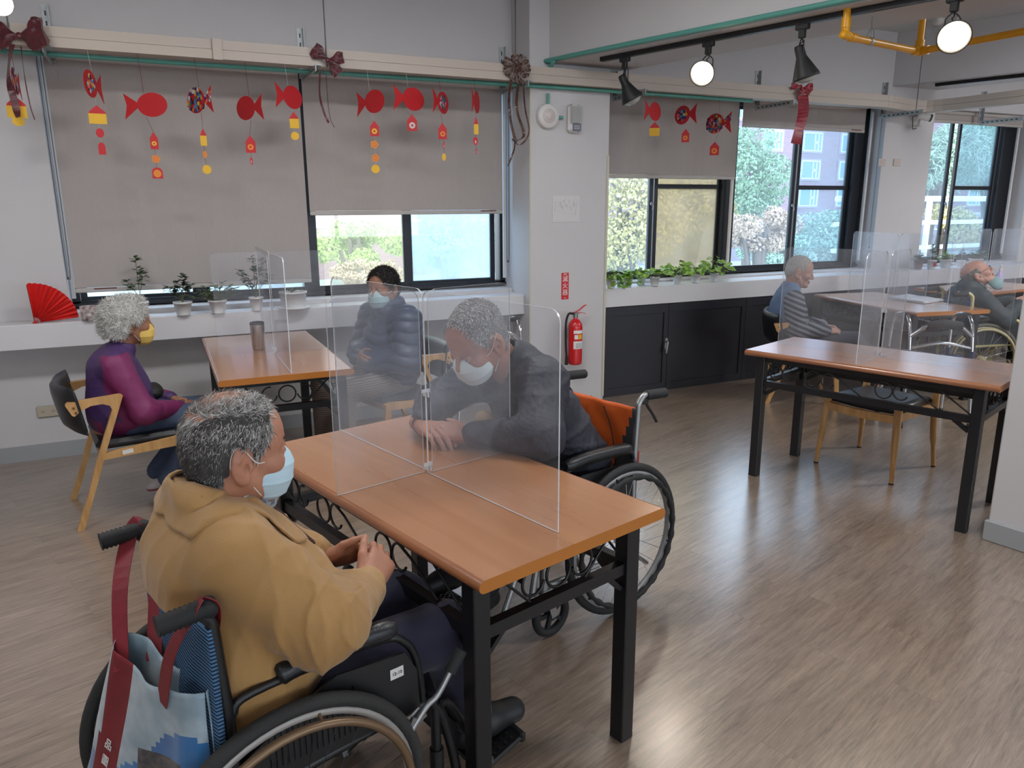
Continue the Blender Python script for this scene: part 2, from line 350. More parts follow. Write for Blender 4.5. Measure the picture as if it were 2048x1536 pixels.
def window(name, xa, xb, panes, mullions, latches, z0=.925, z1=2.49):
    r = bpy.data.objects.new(name, None); COL.objects.link(r); r.location = (xa, WINY, z0); struct(r)
    def P_(x, y, z): return (x-xa, y-WINY, z-z0)
    f = MB()
    for (za, zb) in ((z0, z0+.045), (z1-.06, z1)): f.box(P_((xa+xb)/2, WINY+.05, (za+zb)/2), (xb-xa, .10, zb-za), bev=.004)
    f.box(P_(xa+.022, WINY+.05, (z0+z1)/2), (.044, .10, z1-z0-.01)); f.box(P_(xb-.022, WINY+.05, (z0+z1)/2), (.044, .10, z1-z0-.01))
    f.box(P_((xa+xb)/2, WINY-.006, z0+.02), (xb-xa, .03, .022))
    for (ma, mb_) in mullions: f.box(P_((ma+mb_)/2, WINY+.05, (z0+z1)/2), (mb_-ma, .098, z1-z0-.02), bev=.003)
    f.build('window_frame', M_frame, r)
    for (pa_, pb_, g, off, rail) in panes:
        s = MB(); t = .038; y = WINY+.03+off
        za, zb = z0+.036, z1-.05
        s.box(P_(pa_-t/2, y, (za+zb)/2), (t, .028, zb-za)); s.box(P_(pb_+t/2, y, (za+zb)/2), (t, .028, zb-za))
        s.box(P_((pa_+pb_)/2, y, za+.015), (pb_-pa_, .028, .03)); s.box(P_((pa_+pb_)/2, y, zb-.018), (pb_-pa_, .028, .036))
        if rail: s.box(P_((pa_+pb_)/2, y, rail), (pb_-pa_, .028, .04))
        so = s.build('sash', M_frame, r)
        MB().box(P_((pa_+pb_)/2, y, (za+zb)/2), (pb_-pa_+.01, .005, zb-za-.04)).build('pane', g, so)
    for (lx, lz) in latches:
        q = MB(); q.lathe([(.017, 0), (.019, .006), (.012, .016), (0.001, .018)], P_(lx, WINY+.008, lz), (0, -1, 0), 14); q.tube([P_(lx, WINY-.005, lz), P_(lx+.004, WINY-.012, lz-.03), P_(lx+.002, WINY-.008, lz-.055)], .006, 8)
        q.build('latch', M_latch, r)
    return r
window('window_1', -.505, 2.577, [(-.42, .22, G_clear, .03, None), (.33, .98, G_clear, 0, None), (1.082, 1.729, G_warm, 0, None), (1.808, 2.469, G_fog, .03, None)], [(.97, 1.075), (.24, .31)], [(1.745, 1.70)])
window('window_2', 3.25, 6.6, [(3.32, 3.985, G_clear, 0, None), (4.095, 4.765, G_beige, .03, 1.72), (4.944, 5.646, G_clear, 0, None), (5.77, 6.397, G_screen, .03, 1.72)], [(4.79, 4.925), (6.44, 6.585)], [(4.005, 1.57), (5.665, 1.55)])
window('window_3', 7.3, 8.99, [(7.36, 7.88, G_clear, 0, None), (8.09, 8.70, G_screen, .03, 1.73)], [(8.76, 8.97)], [(7.905, 1.56)])

# ---- roller blinds
m, N, L, P = new_mat('blind_fabric'); M_blind = m; N.remove(P)
df = N.new('ShaderNodeBsdfDiffuse'); tl = N.new('ShaderNodeBsdfTranslucent'); mxs = N.new('ShaderNodeMixShader'); mxs.inputs[0].default_value = .13
tc = N.new('ShaderNodeTexCoord'); wv = N.new('ShaderNodeTexNoise'); wv.inputs['Scale'].default_value = 240; mp = N.new('ShaderNodeMapping'); mp.inputs['Scale'].default_value = (1, 1, .12)
L.new(tc.outputs['Object'], mp.inputs[0]); L.new(mp.outputs[0], wv.inputs['Vector'])
crr = N.new('ShaderNodeValToRGB'); crr.color_ramp.elements[0].color = (*rgb((172, 163, 159)), 1); crr.color_ramp.elements[1].color = (*rgb((184, 175, 171)), 1); L.new(wv.outputs['Fac'], crr.inputs[0])
L.new(crr.outputs[0], df.inputs[0]); tl.inputs[0].default_value = (*rgb((190, 182, 174)), 1)
L.new(df.outputs[0], mxs.inputs[1]); L.new(tl.outputs[0], mxs.inputs[2]); L.new(mxs.outputs[0], N['Material Output'].inputs[0])
M_bar = mat('blind_bar', (176, 170, 165), .5)
def blind(xa, xb, zb, label, cord=None, zt=2.47, tagm=None):
    r = thing('roller_blind', label, 'blind', ((xa+xb)/2, 5.45, zb), 0, 'roller blinds over the windows'); w = xb-xa
    n = 24; vs = []; zl = [zt-zb-.0, .03]
    for z in zl:
        for i in range(n+1): vs.append((-w/2+w*i/n, .0025*sin(i*1.7), z))
    for z in zl[::-1]:
        for i in range(n+1): vs.append((-w/2+w*i/n, .0025*sin(i*1.7)+.0012, z))
    fs = [(k*(n+1)+i, k*(n+1)+i+1, (k+1)*(n+1)+i+1, (k+1)*(n+1)+i) for k in range(3) for i in range(n)]
    MB().add(vs, fs).build('fabric', M_blind, r)
    MB().box((0, 0, .014), (w, .014, .03), bev=.005).build('bottom_bar', M_bar, r)
    MB().cyl((-w/2-.02, .0, zt-zb+.012), (w/2+.02, .0, zt-zb+.012), .024, n=16).build('roller', M_bar, r)
    if tagm is not None: MB().box((tagm-(xa+xb)/2, -.009, .022), (.13, .002, .007)).build('brand_strip', mat('strip_maroon', (96, 34, 36), .5), r)
    if cord:
        x_ = cord-(xa+xb)/2; z1 = zt-zb
        MB().tube(smooth_path([(x_-.01, -.03, z1), (x_-.012, -.03, (z1-1.2)), (x_-.006, -.035, z1-1.33), (x_+.01, -.03, z1-1.2), (x_+.012, -.03, z1)], 6), .0022, 5).build('pull_cord', mat('cord_grey', (70, 68, 66), .6), r)
blind(-.47, 1.0, 1.035, 'grey-beige roller blind let down almost to the sill behind the left potted plants', -.49, tagm=-.30)
blind(1.02, 2.50, 1.50, 'grey-beige roller blind stopping above the two panes left of the column', 2.535, tagm=2.38)
blind(3.36, 4.815, 1.78, 'roller blind half down right of the column, three paper fish before it', None)
blind(4.86, 6.40, 2.235, 'short rolled-up blind above the window behind the red bow', 6.60, tagm=6.28)
blind(7.30, 8.86, 2.375, 'short rolled-up blind above the farthest window on the right', None)
# bright aluminium guide strips at the blind edges; the leftmost stands in for leaking light
def guide(x, label):
    o = MB().box((0, 0, 0), (.022, .02, 1.45)).build('blind_side_strip', M_white); o.location = (x, 5.51, 1.72)
    tag(o, label, 'guide rail', 'white guide strips beside the blinds')
guide(-.487, 'white vertical strip standing in for light leaking past the left edge of the left blind')
guide(2.545, 'white vertical guide strip beside the column, left window'); guide(4.838, 'white vertical guide strip between the half-down blind and the short blind'); guide(6.56, 'white vertical guide strip left of the two wall sockets')
guide(8.9, 'white vertical guide strip at the right edge of the farthest window')

# ---- trunking and its brackets
TR = [(X0+.02, 5.04), (5.86, 5.04)]
tb = at_z(1850, 214, 2.455); tcc = at_z(2047, 193, 2.455)
pth = [(-3.15, 5.04), (5.6, 5.04), (6.1, 5.03), (float(tb[0]), float(tb[1])), (float(tcc[0]), float(tcc[1]))]
dd = tcc-tb; pth.append((float(tcc[0]+dd[0]*.6), float(tcc[1]+dd[1]*.6)))
sp = [np.array([-3.15, 5.04, 0])]+smooth_path([(x, y, 0) for x, y in pth[1:]], 8)
tk = MB()
for i in range(len(sp)-1):
    a, c = sp[i], sp[i+1]; d = (c-a)/np.linalg.norm(c-a); a2, c2 = a, c+d*.004
    for (zc, h, wd, off) in ((2.482, .052, .115, 0), (2.428, .05, .115, -.002), (2.455, .008, .105, 0)):
        off3 = np.array([0, off, zc]); tk.bar(a2+off3, c2+off3, wd, h)
tag(tk.build('cable_trunking', M_trunk), 'long beige double cable trunking hung along the window wall', 'trunking')
jt = MB().box((.46, 4.975, 2.455), (.05, .02, .115)).build('trunking_joint_cover', M_trunk); tag(jt, 'beige joint cover on the trunking above the left blind', 'cover')
def bracket(x, label, y0=WY, yf=4.93, z=2.385, h=.31, arm=True):
    o = thing('slotted_bracket', label, 'bracket', (x, y0, z), 0, 'slotted steel brackets under the trunking'); yy = yf-y0
    v = MB(); v.box((0, -.003, h/2), (.04, .005, h)); v.box((.0195, -.018, h/2), (.004, .034, h))
    for k in range(5): v.box((0, -.0062, .045+k*.055), (.009, .001, .026), mi=1)
    v.build('wall_leg', [M_zinc, M_track], o)
    if arm:
        v = MB(); v.bar((0, -.004, .0), (0, yy, .0), .004, .038); v.bar((.018, -.004, .018), (.018, yy, .018), .038, .004)
        for k in range(8): v.box((-.0026, yy*.1+yy*k*.11, 0), (.001, .024, .009), mi=1)
        v.build('arm', [M_zinc, M_track], o)
for x, lb in ((-.42, 'slotted steel bracket hidden partly by the large bow at far left'), (1.015, 'slotted steel bracket beside the small dark red bow'), (2.47, 'slotted steel bracket left of the brown and gold bow'), (3.45, 'slotted steel bracket right of the column under the trunking'),
              (4.93, 'slotted steel bracket left of the bright red bow'), (6.52, 'slotted steel bracket above the two wall sockets'), (8.0, 'slotted steel bracket right of the security camera')):
    bracket(x, lb)
def rod(px, yy, label, ztop=CEIL_Z, zbot=2.40):
    p = at_y(px, 150, yy); o = MB().cyl((0, 0, 0), (0, 0, ztop-zbot), .004, n=6).build('hanging_rod', mat('rod_grey', (90, 90, 92), .4, metal=.6)); o.location = (float(p[0]), yy, zbot)
    tag(o, label, 'rod', 'thin rods holding up the trunking')
rod(31, 4.97, 'thin steel rod above the large bow at the left edge'); rod(655, 4.97, 'thin steel rod behind the small dark red bow'); rod(1031, 4.97, 'thin steel rod above the brown and gold bow')
rod(1256, 4.97, 'thin steel rod left of the lit spotlight by the column'); rod(1603, 4.97, 'thin steel rod above the bright red bow'); rod(1840, 4.97, 'thin steel rod at the bend of the trunking')
# ---- green pipe under the trunking and along the beam
g = MB(); g.tube(smooth_path([(-2.9, 5.12, 2.392), (0, 5.12, 2.388), (2.2, 5.075, 2.388), (2.7, 5.045, 2.388), (3.6, 5.045, 2.388), (4.6, 5.06, 2.392)], 4), .0135, 10)
tag(g.build('green_pipe', M_green), 'green pipe running below the beige trunking', 'pipe')
p0 = np.array([2.70, 5.055, 2.50]); path = [p0+np.array([0, 0, -.06]), p0, p0+SD*.06+np.array([-.012, 0, .05]), p0+SD*.2+np.array([-.012, 0, .068]), p0+SD*3+np.array([-.012, 0, .068]), p0+SD*8.5+np.array([-.012, 0, .068])]
tag(MB().tube(smooth_path(path, 5), .015, 10).build('green_pipe', M_green), 'green pipe running along the lower edge of the white beam', 'pipe')
# ---- tracks and spotlights
def track(p0, p1, z, label):
    p0 = np.array([*p0, z]); p1 = np.array([*p1, z]); o = thing('lighting_track', label, 'track', (0, 0, 0))
    b = MB(); b.bar(p0, p1, .036, .022); b.build('rail', M_track, o)
    b = MB(); 
    for s in (-1, 1): b.bar(p0+SN*s*.010-np.array([0, 0, .0135]), p1+SN*s*.010-np.array([0, 0, .0135]), .014, .006)
    b.build('lips', M_track, o); b = MB(); b.box((0, 0, 0), (.038, .006, .026)); e_ = b.build('end_cap', M_track, o); e_.location = tuple(p0); e_.rotation_euler = (0, 0, SKEW)
ta = np.array([2.93, 4.72]); tdir = SD[:2]
track(ta, ta+tdir*6.5, 2.537, 'long black lighting track under the first white beam')
t2 = at_z(1872, 170, 2.655)[:2]; track(t2, t2+tdir*6, 2.657, 'black lighting track under the far right beam')
M_spot = mat('spot_black', (20, 20, 22), .55); M_bulb_off = mat('bulb_glass_off', (170, 170, 165), .15)
M_bulb_on = emis('bulb_lit', (255, 236, 205), 28)
def spot(pxy, direc, lit, label, tilt=.0, zt=2.52, energy=16):
    n = ((ta[0]*SN[0]+ta[1]*SN[1])); p = at_z(pxy[0], pxy[1], zt)
    # slide the point onto the track line
    t = (p[:2]-ta)@tdir; q = ta+tdir*t
    o = thing('track_spotlight', label, 'spotlight', (q[0], q[1], 2.52), SKEW, 'spotlights on the long track')
    b = MB(); b.box((0, 0, -.012), (.034, .075, .03), bev=.004); b.box((0, 0, -.045), (.028, .036, .05), bev=.004); b.build('adaptor', M_spot, o)
    d = np.array(direc, float); d /= np.linalg.norm(d)
    Rz = np.array([[cos(SKEW), -sin(SKEW), 0], [sin(SKEW), cos(SKEW), 0], [0, 0, 1]]); d = d@Rz   # world -> local
    piv = np.array([0, 0, -.15]); sidev = np.cross(d, (0, 0, 1)); sidev /= np.linalg.norm(sidev)
    b = MB()
    for s in (-1, 1): b.tube([(0, 0, -.068), sidev*s*.02+np.array([0, 0, -.085]), sidev*s*.032+np.array([0, 0, -.10]), piv+sidev*s*.032], .0035, 6)
    b.tube(smooth_path([(0, 0, -.066), (.012, 0, -.085), (-.012, 0, -.1), (.01, 0, -.12), piv], 5), .003, 6)
    b.build('yoke', M_spot, o)
    back = piv-d*.045
    b = MB(); b.lathe([(.0, -.002), (.022, 0), (.026, .012), (.028, .06), (.034, .075), (.072, .165), (.075, .178), (.070, .179), (.034, .085), (0.001, .08)], back, d, 24, cap=False); b.build('shade', M_spot, o)
    b = MB(); b.lathe([(.001, .085), (.030, .09), (.055, .13), (.066, .162), (.060, .184), (.036, .200), (.001, .206)], back, d, 24, cap=False); b.build('bulb', M_bulb_on if lit else M_bulb_off, o)
    if lit:
        ld = bpy.data.lights.new('spotlight_beam', 'SPOT'); ld.energy = energy; ld.spot_size = radians(95); ld.spot_blend = .7; ld.shadow_soft_size = .05; ld.color = (1, .93, .82)
        lo = bpy.data.objects.new('spotlight_beam', ld); COL.objects.link(lo); lo.parent = o
        pos = back+d*.20; z_ = -d; x_, y_, _z = basis((0, 0, 0), z_)
        lo.matrix_local = Matrix(((x_[0], y_[0], z_[0], pos[0]), (x_[1], y_[1], z_[1], pos[1]), (x_[2], y_[2], z_[2], pos[2]), (0, 0, 0, 1)))
# directions in world axes
def imgdir(r, dn, fw): v = C_R*r+C_D*dn+C_W*fw; return v
spot((1313, 128), imgdir(.45, .85, .22), False, 'unlit black spotlight nearest the column')
spot((1468, 97), imgdir(-.45, .55, -.75), True, 'lit black spotlight second from the column')
spot((1663, 68), imgdir(.32, .9, .22), False, 'unlit black spotlight between the two lit ones')
spot((1952, 14), imgdir(-.35, .6, -.75), True, 'lit black spotlight nearest the right edge')
# second left lamp, only its lit rim enters the corner of the photo
lt = at_y(-6, -2, 4.4)
o = thing('track_spotlight', 'lit spotlight cut off by the top left corner', 'spotlight', tuple(lt), 0, 'spotlights on the left track')
MB().lathe([(.028, .12), (.034, .06), (.062, -.02), (.060, -.02), (.03, .055), (.001, .06)], (0, 0, 0), (-.5, .3, .8), 20, cap=False).build('shade', M_spot, o)
MB().ell((.012, -.008, -.02), (.05, .05, .05)).build('bulb', M_bulb_on, o)
lt2 = np.array([lt[0]-.06, lt[1]+.02, 0])
MB().cyl((-.05, .03, .1), (-.06, .02, CEIL_Z-.08-lt[2]), .006, n=8).build('stem', M_spot, o)
o = thing('lighting_track', 'black lighting track on the ceiling above the left windows', 'track', (lt2[0], lt2[1], CEIL_Z-.075)); MB().box((0, 0, -.0), (.036, 3.0, .15)).build('rail', M_track, o); o.rotation_euler = (0, 0, SKEW)
# ---- housings of the added, unseen ceiling lights
M_added_tube = emis('added_light_tube', (255, 248, 240), 3.0)
for i, (lx, ly, le) in enumerate(ADDED_LAMPS):
    o = thing('added_ceiling_light', ['added white batten light above the front left floor', 'added white batten light behind the camera', 'added white batten light above the woman in purple', 'added white batten light above the leaning man', 'added white batten light above the right pillar', 'added white batten light behind the right pillar', 'added white batten light beyond the bald man', 'added white batten light in the far right corner'][i], 'ceiling light', (lx, ly, CEIL_Z), 0, 'added batten lights on the ceiling')
    MB().box((0, 0, -.03), (1.25, .24, .058), bev=.01).build('housing', M_white, o)
    for s in (-1, 1): MB().cyl((-.58, .06*s, -.068), (.58, .06*s, -.068), .012, n=10).build('tube', M_added_tube, o)
# ---- yellow gas/sprinkler pipe
M_yel = mat('yellow_pipe_paint', (226, 160, 22), .35)
A = at_z(1690, 72, 2.42); B_ = at_z(1838, 103, 2.42); C_ = at_z(2048, 63, 2.42); Ce = C_+(C_-B_)*1.2
up = np.array([0, 0, CEIL_Z-2.42])
o = thing('yellow_pipe', 'bright yellow pipe with a tee and elbows passing below the white beam', 'pipe', tuple(B_)); q = lambda v: np.array(v)-B_
Atop = A+np.array([-.0, -.0, .13]); aa = A+(B_-A)*.06
b = MB(); b.tube(smooth_path([q(A+np.array([0, 0, .7])), q(A+np.array([0, 0, .06])), q(A+np.array([0, 0, .018])), q(A+(B_-A)*.05), q(B_)], 5), .019, 14); b.tube([q(B_), q(Ce)], .019, 14); b.tube([q(B_), q(B_+up*.995)], .019, 14)
b.build('pipe_run', M_yel, o)
b = MB(); b.tube([q(A+np.array([0, 0, .09])), q(A+np.array([0, 0, .04]))], .024, 14); b.tube([q(A+np.array([0, 0, .05])), q(A+np.array([0, 0, .015])), q(A+(B_-A)*.08)], .0215, 14); b.tube([q(A+(B_-A)*.06), q(A+(B_-A)*.12)], .024, 14); b.build('elbow_fitting', M_yel, o); b = MB(); b.ell(q(B_), (.028, .028, .028)); b.tube([q(B_), q(B_+(A-B_)*.08)], .025, 14); b.tube([q(B_), q(B_+(C_-B_)*.1)], .025, 14); b.tube([q(B_), q(B_+np.array([0, 0, .06]))], .025, 14)
b.build('tee_fitting', M_yel, o)
for k, (s0, e0) in enumerate(((A, B_), (B_, C_))):
    cpt = s0+(e0-s0)*(.32 if k == 0 else .36); x, y, z = basis(s0, e0); b = MB()
    b.tube([q(cpt-z*.012), q(cpt+z*.012)], .0225, 14)
    if k == 0: b.tube([q(cpt+np.array([0, 0, .02])), q(cpt+np.array([0, 0, .05])), q(cpt+np.array([0, 0, .125]))], .004, 6); b.tube([q(cpt+x*.022), q(cpt+x*.015+np.array([0, 0, .05])), q(cpt+np.array([0, 0, .07]))], .003, 6); b.tube([q(cpt-x*.022), q(cpt-x*.015+np.array([0, 0, .05])), q(cpt+np.array([0, 0, .07]))], .003, 6)
    else: b.box(q(cpt+np.array([0, 0, .04])), (.03, .03, .05)); b.tube([q(cpt+np.array([0, 0, .05])), q(cpt+np.array([0, 0, CEIL_Z-2.42-.001]))], .004, 6)
    b.build('pipe_clamp', M_zinc, o)
sm = at_z(1878, 38, CEIL_Z); o = thing('smoke_detector', 'small white ceiling detector beyond the yellow pipe', 'detector', (float(sm[0]), float(sm[1]), CEIL_Z)); MB().lathe([(.05, 0), (.05, -.02), (.035, -.045), (.001, -.05)], (0, 0, 0)).build('housing', M_white, o)
# ================================================================== FURNITURE
def wood_mat(name, c0, c1, c2, sx=1.6, sy=22, rough=(.22, .34), axis='X', coat=.4):
    m, N, L, P = new_mat(name)
    tc = N.new('ShaderNodeTexCoord'); mp = N.new('ShaderNodeMapping'); mp.inputs['Scale'].default_value = (sx, sy, sy) if axis == 'X' else ((sy, sx, sy) if axis == 'Y' else (sy, sy, sx))
    L.new(tc.outputs['Object'], mp.inputs[0])
    n1 = N.new('ShaderNodeTexNoise'); n1.inputs['Scale'].default_value = 1; n1.inputs['Detail'].default_value = 6; n1.inputs['Distortion'].default_value = .8; L.new(mp.outputs[0], n1.inputs['Vector'])
    cr = N.new('ShaderNodeValToRGB'); E = cr.color_ramp.elements; E[0].position = .3; E[0].color = (*rgb(c0), 1); E[1].position = .7; E[1].color = (*rgb(c2), 1); e = E.new(.5); e.color = (*rgb(c1), 1)
    L.new(n1.outputs['Fac'], cr.inputs[0]); L.new(cr.outputs[0], P.inputs['Base Color'])
    mr = N.new('ShaderNodeMapRange'); mr.inputs[3].default_value = rough[0]; mr.inputs[4].default_value = rough[1]; L.new(n1.outputs['Fac'], mr.inputs[0]); L.new(mr.outputs[0], P.inputs['Roughness'])
    P.inputs['Coat Weight'].default_value = coat; P.inputs['Coat Roughness'].default_value = .2
    return m
M_top = wood_mat('table_laminate', (170, 114, 70), (178, 121, 77), (186, 130, 86), 1.1, 14, (.26, .30), coat=1.0)
M_top.node_tree.nodes['Principled BSDF'].inputs['Coat IOR'].default_value = 1.9
M_edge = mat('table_edge', (178, 110, 44), .35, noise=.04, nscale=8)
M_edge2 = wood_mat('table_bullnose', (142, 90, 60), (153, 99, 67), (162, 107, 74), 1.2, 14)
M_beech = wood_mat('beech_wood', (172, 126, 76), (190, 146, 92), (203, 160, 106), 3, 26, (.35, .5), 'Z', .05)
M_leather = mat('black_leatherette', (24, 25, 29), .33, bump=.12, bscale=260)
M_rubber = mat('black_rubber', (26, 26, 27), .7, bump=.2, bscale=180)
M_chrome = mat('chrome', (190, 190, 192), .16, metal=1)
M_alu = mat('brushed_aluminium', (150, 150, 150), .35, metal=.85)
M_blk = mat('black_plastic', (22, 22, 24), .42)
M_label = mat('white_label', (222, 220, 216), .5)

def scroll(cx, cz, r, a0, a1, n=18, tail=None):
    return [(cx+r*(1-.18*k/n)*cos(a0+(a1-a0)*k/n), cz+r*(1-.18*k/n)*sin(a0+(a1-a0)*k/n)) for k in range(n+1)]
def table(label, P0, ang, Lx, Wy, group='wood-topped black-framed dining tables'):
    """P0 = centre on the floor, long axis at ang"""
    o = thing('dining_table', label, 'table', (P0[0], P0[1], 0), ang, group); hx, hy, T = Lx/2, Wy/2, .75
    # top: rounded long edges
    b = MB(); prof = []; r = .016
    for k in range(9): a = -pi/2+pi*k/8; prof.append((hy-r+r*cos(a), T-r+r*sin(a)))
    for k in range(9): a = pi/2+pi*k/8; prof.append((-hy+r+r*cos(a), T-r+r*sin(a)))
    n = len(prof); A = [(-hx, y, z) for y, z in prof]; B = [(hx, y, z) for y, z in prof]
    b.add(A+B, [(i, i+n, (i+1) % n+n, (i+1) % n) for i in range(n) if i == 8], 0, False)
    b.add(A+B, [(i, i+n, (i+1) % n+n, (i+1) % n) for i in range(n) if i == n-1], 1, False)
    b.add(A+B, [(i, i+n, (i+1) % n+n, (i+1) % n) for i in range(n) if i not in (8, n-1)], 2, True)
    b.add(A, [tuple(range(n))], 1); b.add(B, [tuple(range(n-1, -1, -1))], 1)
    b.build('tabletop', [M_top, M_edge, M_edge2], o)
    lx, ly, lw = hx-.085, hy-.055, .05
    for sx in (-1, 1):
        for sy in (-1, 1):
            l = MB().box((sx*lx, sy*ly, .36), (lw, lw, .715), bev=.003).build('leg', M_black, o)
            MB().box((sx*lx, sy*ly, .006), (lw*.96, lw*.96, .012)).build('foot_cap', M_rubber, l)
    b = MB()
    for (z, h) in ((.703, .03), (.562, .034)):
        for s in (-1, 1): b.box((0, s*ly, z), (2*lx-lw, .028, h)); b.box((s*lx, 0, z), (.028, 2*ly-lw, h))
    b.box((0, 0, .708), (.03, 2*ly, .018)); b.build('frame_rails', M_black, o)
    # wrought scrolls
    b = MB(); rr = .0042; zc = .634; R_ = .042
    def put(seq, f): b.tube([f(u, z) for u, z in seq], rr, 6)
    def long_side(s):
        f = lambda u, z: (u, s*ly, z)
        for c0 in (-lx+.30, .12):
            put([(c0+R_*cos(a), zc+R_*sin(a)) for a in np.linspace(0, 2*pi, 25)], f)
            put(scroll(c0+.085, zc-.0, .042, radians(60), radians(330)), f)
            put([(c0+.07, zc+.045), (c0+.14, zc+.02), (c0+.26, zc-.052)], f)
        put(scroll(-lx+.085, zc, .042, radians(100), radians(-170)), f); put(scroll(-lx+.16, zc, .036, radians(80), radians(350)), f)
        put([(lx-.18, zc+.05), (lx-.03, zc-.05)], f)
    def short_side(s):
        f = lambda u, z: (s*lx, u, z)
        put([(R_*cos(a), zc+R_*sin(a)) for a in np.linspace(0, 2*pi, 25)], f)
        put(scroll(.085, zc, .042, radians(100), radians(-170)), f); put(scroll(-.085, zc, .042, radians(80), radians(350)), f)
        for q in (-1, 1): put([(q*.10, zc-.05), (q*.2, zc+.05)], f)
    for s in (-1, 1):
        for fn_ in (long_side, short_side): b = MB(); fn_(s); b.build('scrollwork', M_black, o)
    for sx in (-1, 1):
        for sy in (-1, 1):
            b = MB(); b.bar((sx*(lx-.03), sy*ly*.98, .50), (sx*(lx-.10), sy*ly*.98, .548), .012, .02); b.bar((sx*lx, sy*(ly-.03), .50), (sx*lx, sy*(ly-.08), .548), .02, .012); b.build('corner_brace', M_black, o)
    return o
def T_(px): return at_z(*px, .75)[:2]
t1c = (np.array([.562, 1.378])+np.array([.887, 2.766])+np.array([1.191, 1.54])+np.array([.25, 2.6]))/4
A1, A2, A3, A4 = radians(-74.9), radians(-71.5), radians(-90.3), radians(-102)
table('wood-topped table in front, between the man in yellow and the leaning man', t1c, A1, 1.25, .65)
t2c = (3.50, 2.725); table('empty wood-topped table at right with a chair tucked under it', t2c, A2, 1.27, .63)
t3c = (.545, 4.405); table('wood-topped table by the left windowsill holding a steel tumbler', t3c, A3, 1.34, .66)
t4c = (5.69, 4.36); table('wood-topped table beside the man in the striped cardigan, papers on it', t4c, A4, 1.28, .68)
t5c = (7.45, 4.72); table('farthest wood-topped table beneath the right windows', t5c, radians(2), 1.3, .62)

# acrylic dividers
m, N, L, P = new_mat('acrylic_sheet'); M_acr = m; N.remove(P)
tr = N.new('ShaderNodeBsdfTransparent'); tr.inputs[0].default_value = (.965, .97, .98, 1)
df = N.new('ShaderNodeBsdfDiffuse'); df.inputs[0].default_value = (.80, .84, .92, 1); gl = N.new('ShaderNodeBsdfGlossy'); gl.inputs['Roughness'].default_value = .03
tc = N.new('ShaderNodeTexCoord'); n1 = N.new('ShaderNodeTexNoise'); n1.inputs['Scale'].default_value = 3.5; n1.inputs['Detail'].default_value = 6; L.new(tc.outputs['Object'], n1.inputs['Vector'])
n2 = N.new('ShaderNodeTexVoronoi'); n2.inputs['Scale'].default_value = 55; n2.inputs['Randomness'].default_value = 1; L.new(tc.outputs['Object'], n2.inputs['Vector'])
lt = N.new('ShaderNodeMath'); lt.operation = 'LESS_THAN'; lt.inputs[1].default_value = .085; L.new(n2.outputs['Distance'], lt.inputs[0])
mr = N.new('ShaderNodeMapRange'); mr.inputs[1].default_value = .35; mr.inputs[2].default_value = .7; mr.inputs[3].default_value = .022; mr.inputs[4].default_value = .085; L.new(n1.outputs['Fac'], mr.inputs[0])
sp_ = N.new('ShaderNodeMath'); sp_.operation = 'MULTIPLY_ADD'; sp_.inputs[1].default_value = .14; L.new(lt.outputs[0], sp_.inputs[0]); L.new(mr.outputs[0], sp_.inputs[2])
ms = N.new('ShaderNodeMixShader'); L.new(sp_.outputs[0], ms.inputs[0]); L.new(tr.outputs[0], ms.inputs[1]); L.new(df.outputs[0], ms.inputs[2])
fr = N.new('ShaderNodeLayerWeight'); fr.inputs[0].default_value = .12
fm = N.new('ShaderNodeMath'); fm.operation = 'MULTIPLY_ADD'; fm.inputs[1].default_value = .28; fm.inputs[2].default_value = .012; L.new(fr.outputs['Fresnel'], fm.inputs[0])
m2_ = N.new('ShaderNodeMixShader'); L.new(fm.outputs[0], m2_.inputs[0]); L.new(ms.outputs[0], m2_.inputs[1]); L.new(gl.outputs[0], m2_.inputs[2]); L.new(m2_.outputs[0], N['Material Output'].inputs[0])
M_acr_edge = mat('acrylic_polished_edge', (205, 208, 212), .15, spec=.8)
def panel(parent, u0, v0, u1, v1, h=.567, r=.035, z0=.7512):
    """upright sheet from (u0,v0) to (u1,v1) with rounded top corners"""
    a = np.array([u0, v0, 0]); d = np.array([u1-u0, v1-v0, 0.]); Lp = np.linalg.norm(d); d /= Lp
    poly = [(0, 0), (Lp, 0)]+[(Lp-r+r*cos(t), h-r+r*sin(t)) for t in np.linspace(0, pi/2, 7)]+[(r+r*cos(t), h-r+r*sin(t)) for t in np.linspace(pi/2, pi, 7)]
    return MB().prism(poly, a+np.array([0, 0, z0]), d, (0, 0, 1), .0042, 0, side=1).build('acrylic_panel', [M_acr, M_acr_edge], parent)
def divider(label, c, ang, la, lb, wa, wb):
    o = thing('acrylic_divider', label, 'divider', (c[0], c[1], 0), ang, 'clear cross-shaped dividers on the tables')
    g = .008
    panel(o, -g, .006, -la, .006); panel(o, g, -.006, lb, -.006); panel(o, .006, g+.004, .006, wa); panel(o, -.006, -g-.004, -.006, -wb)
    for z in (.765, 1.0): b = MB(); b.box((.0, .0, z), (.03, .004, .016)); b.box((0, 0, z+.01), (.004, .03, .01)); b.build('corner_clip', M_acr_edge, o)
    return o
divider('smudged clear cross-shaped divider on the table between the two men in wheelchairs', (.705, 2.105), A1, .59, .59, .33, .31)
divider('clear cross-shaped divider on the empty table at right', (3.50, 2.74), A2, .585, .585, .29, .29)
divider('clear cross-shaped divider behind the steel tumbler', (.57, 4.36), A3, .6, .6, .30, .30)
divider('clear cross-shaped divider on the table with the papers', (5.72, 4.40), A4, .6, .6, .32, .32)
divider('clear cross-shaped divider on the farthest table', (7.45, 4.72), radians(2), .6, .6, .28, .28)

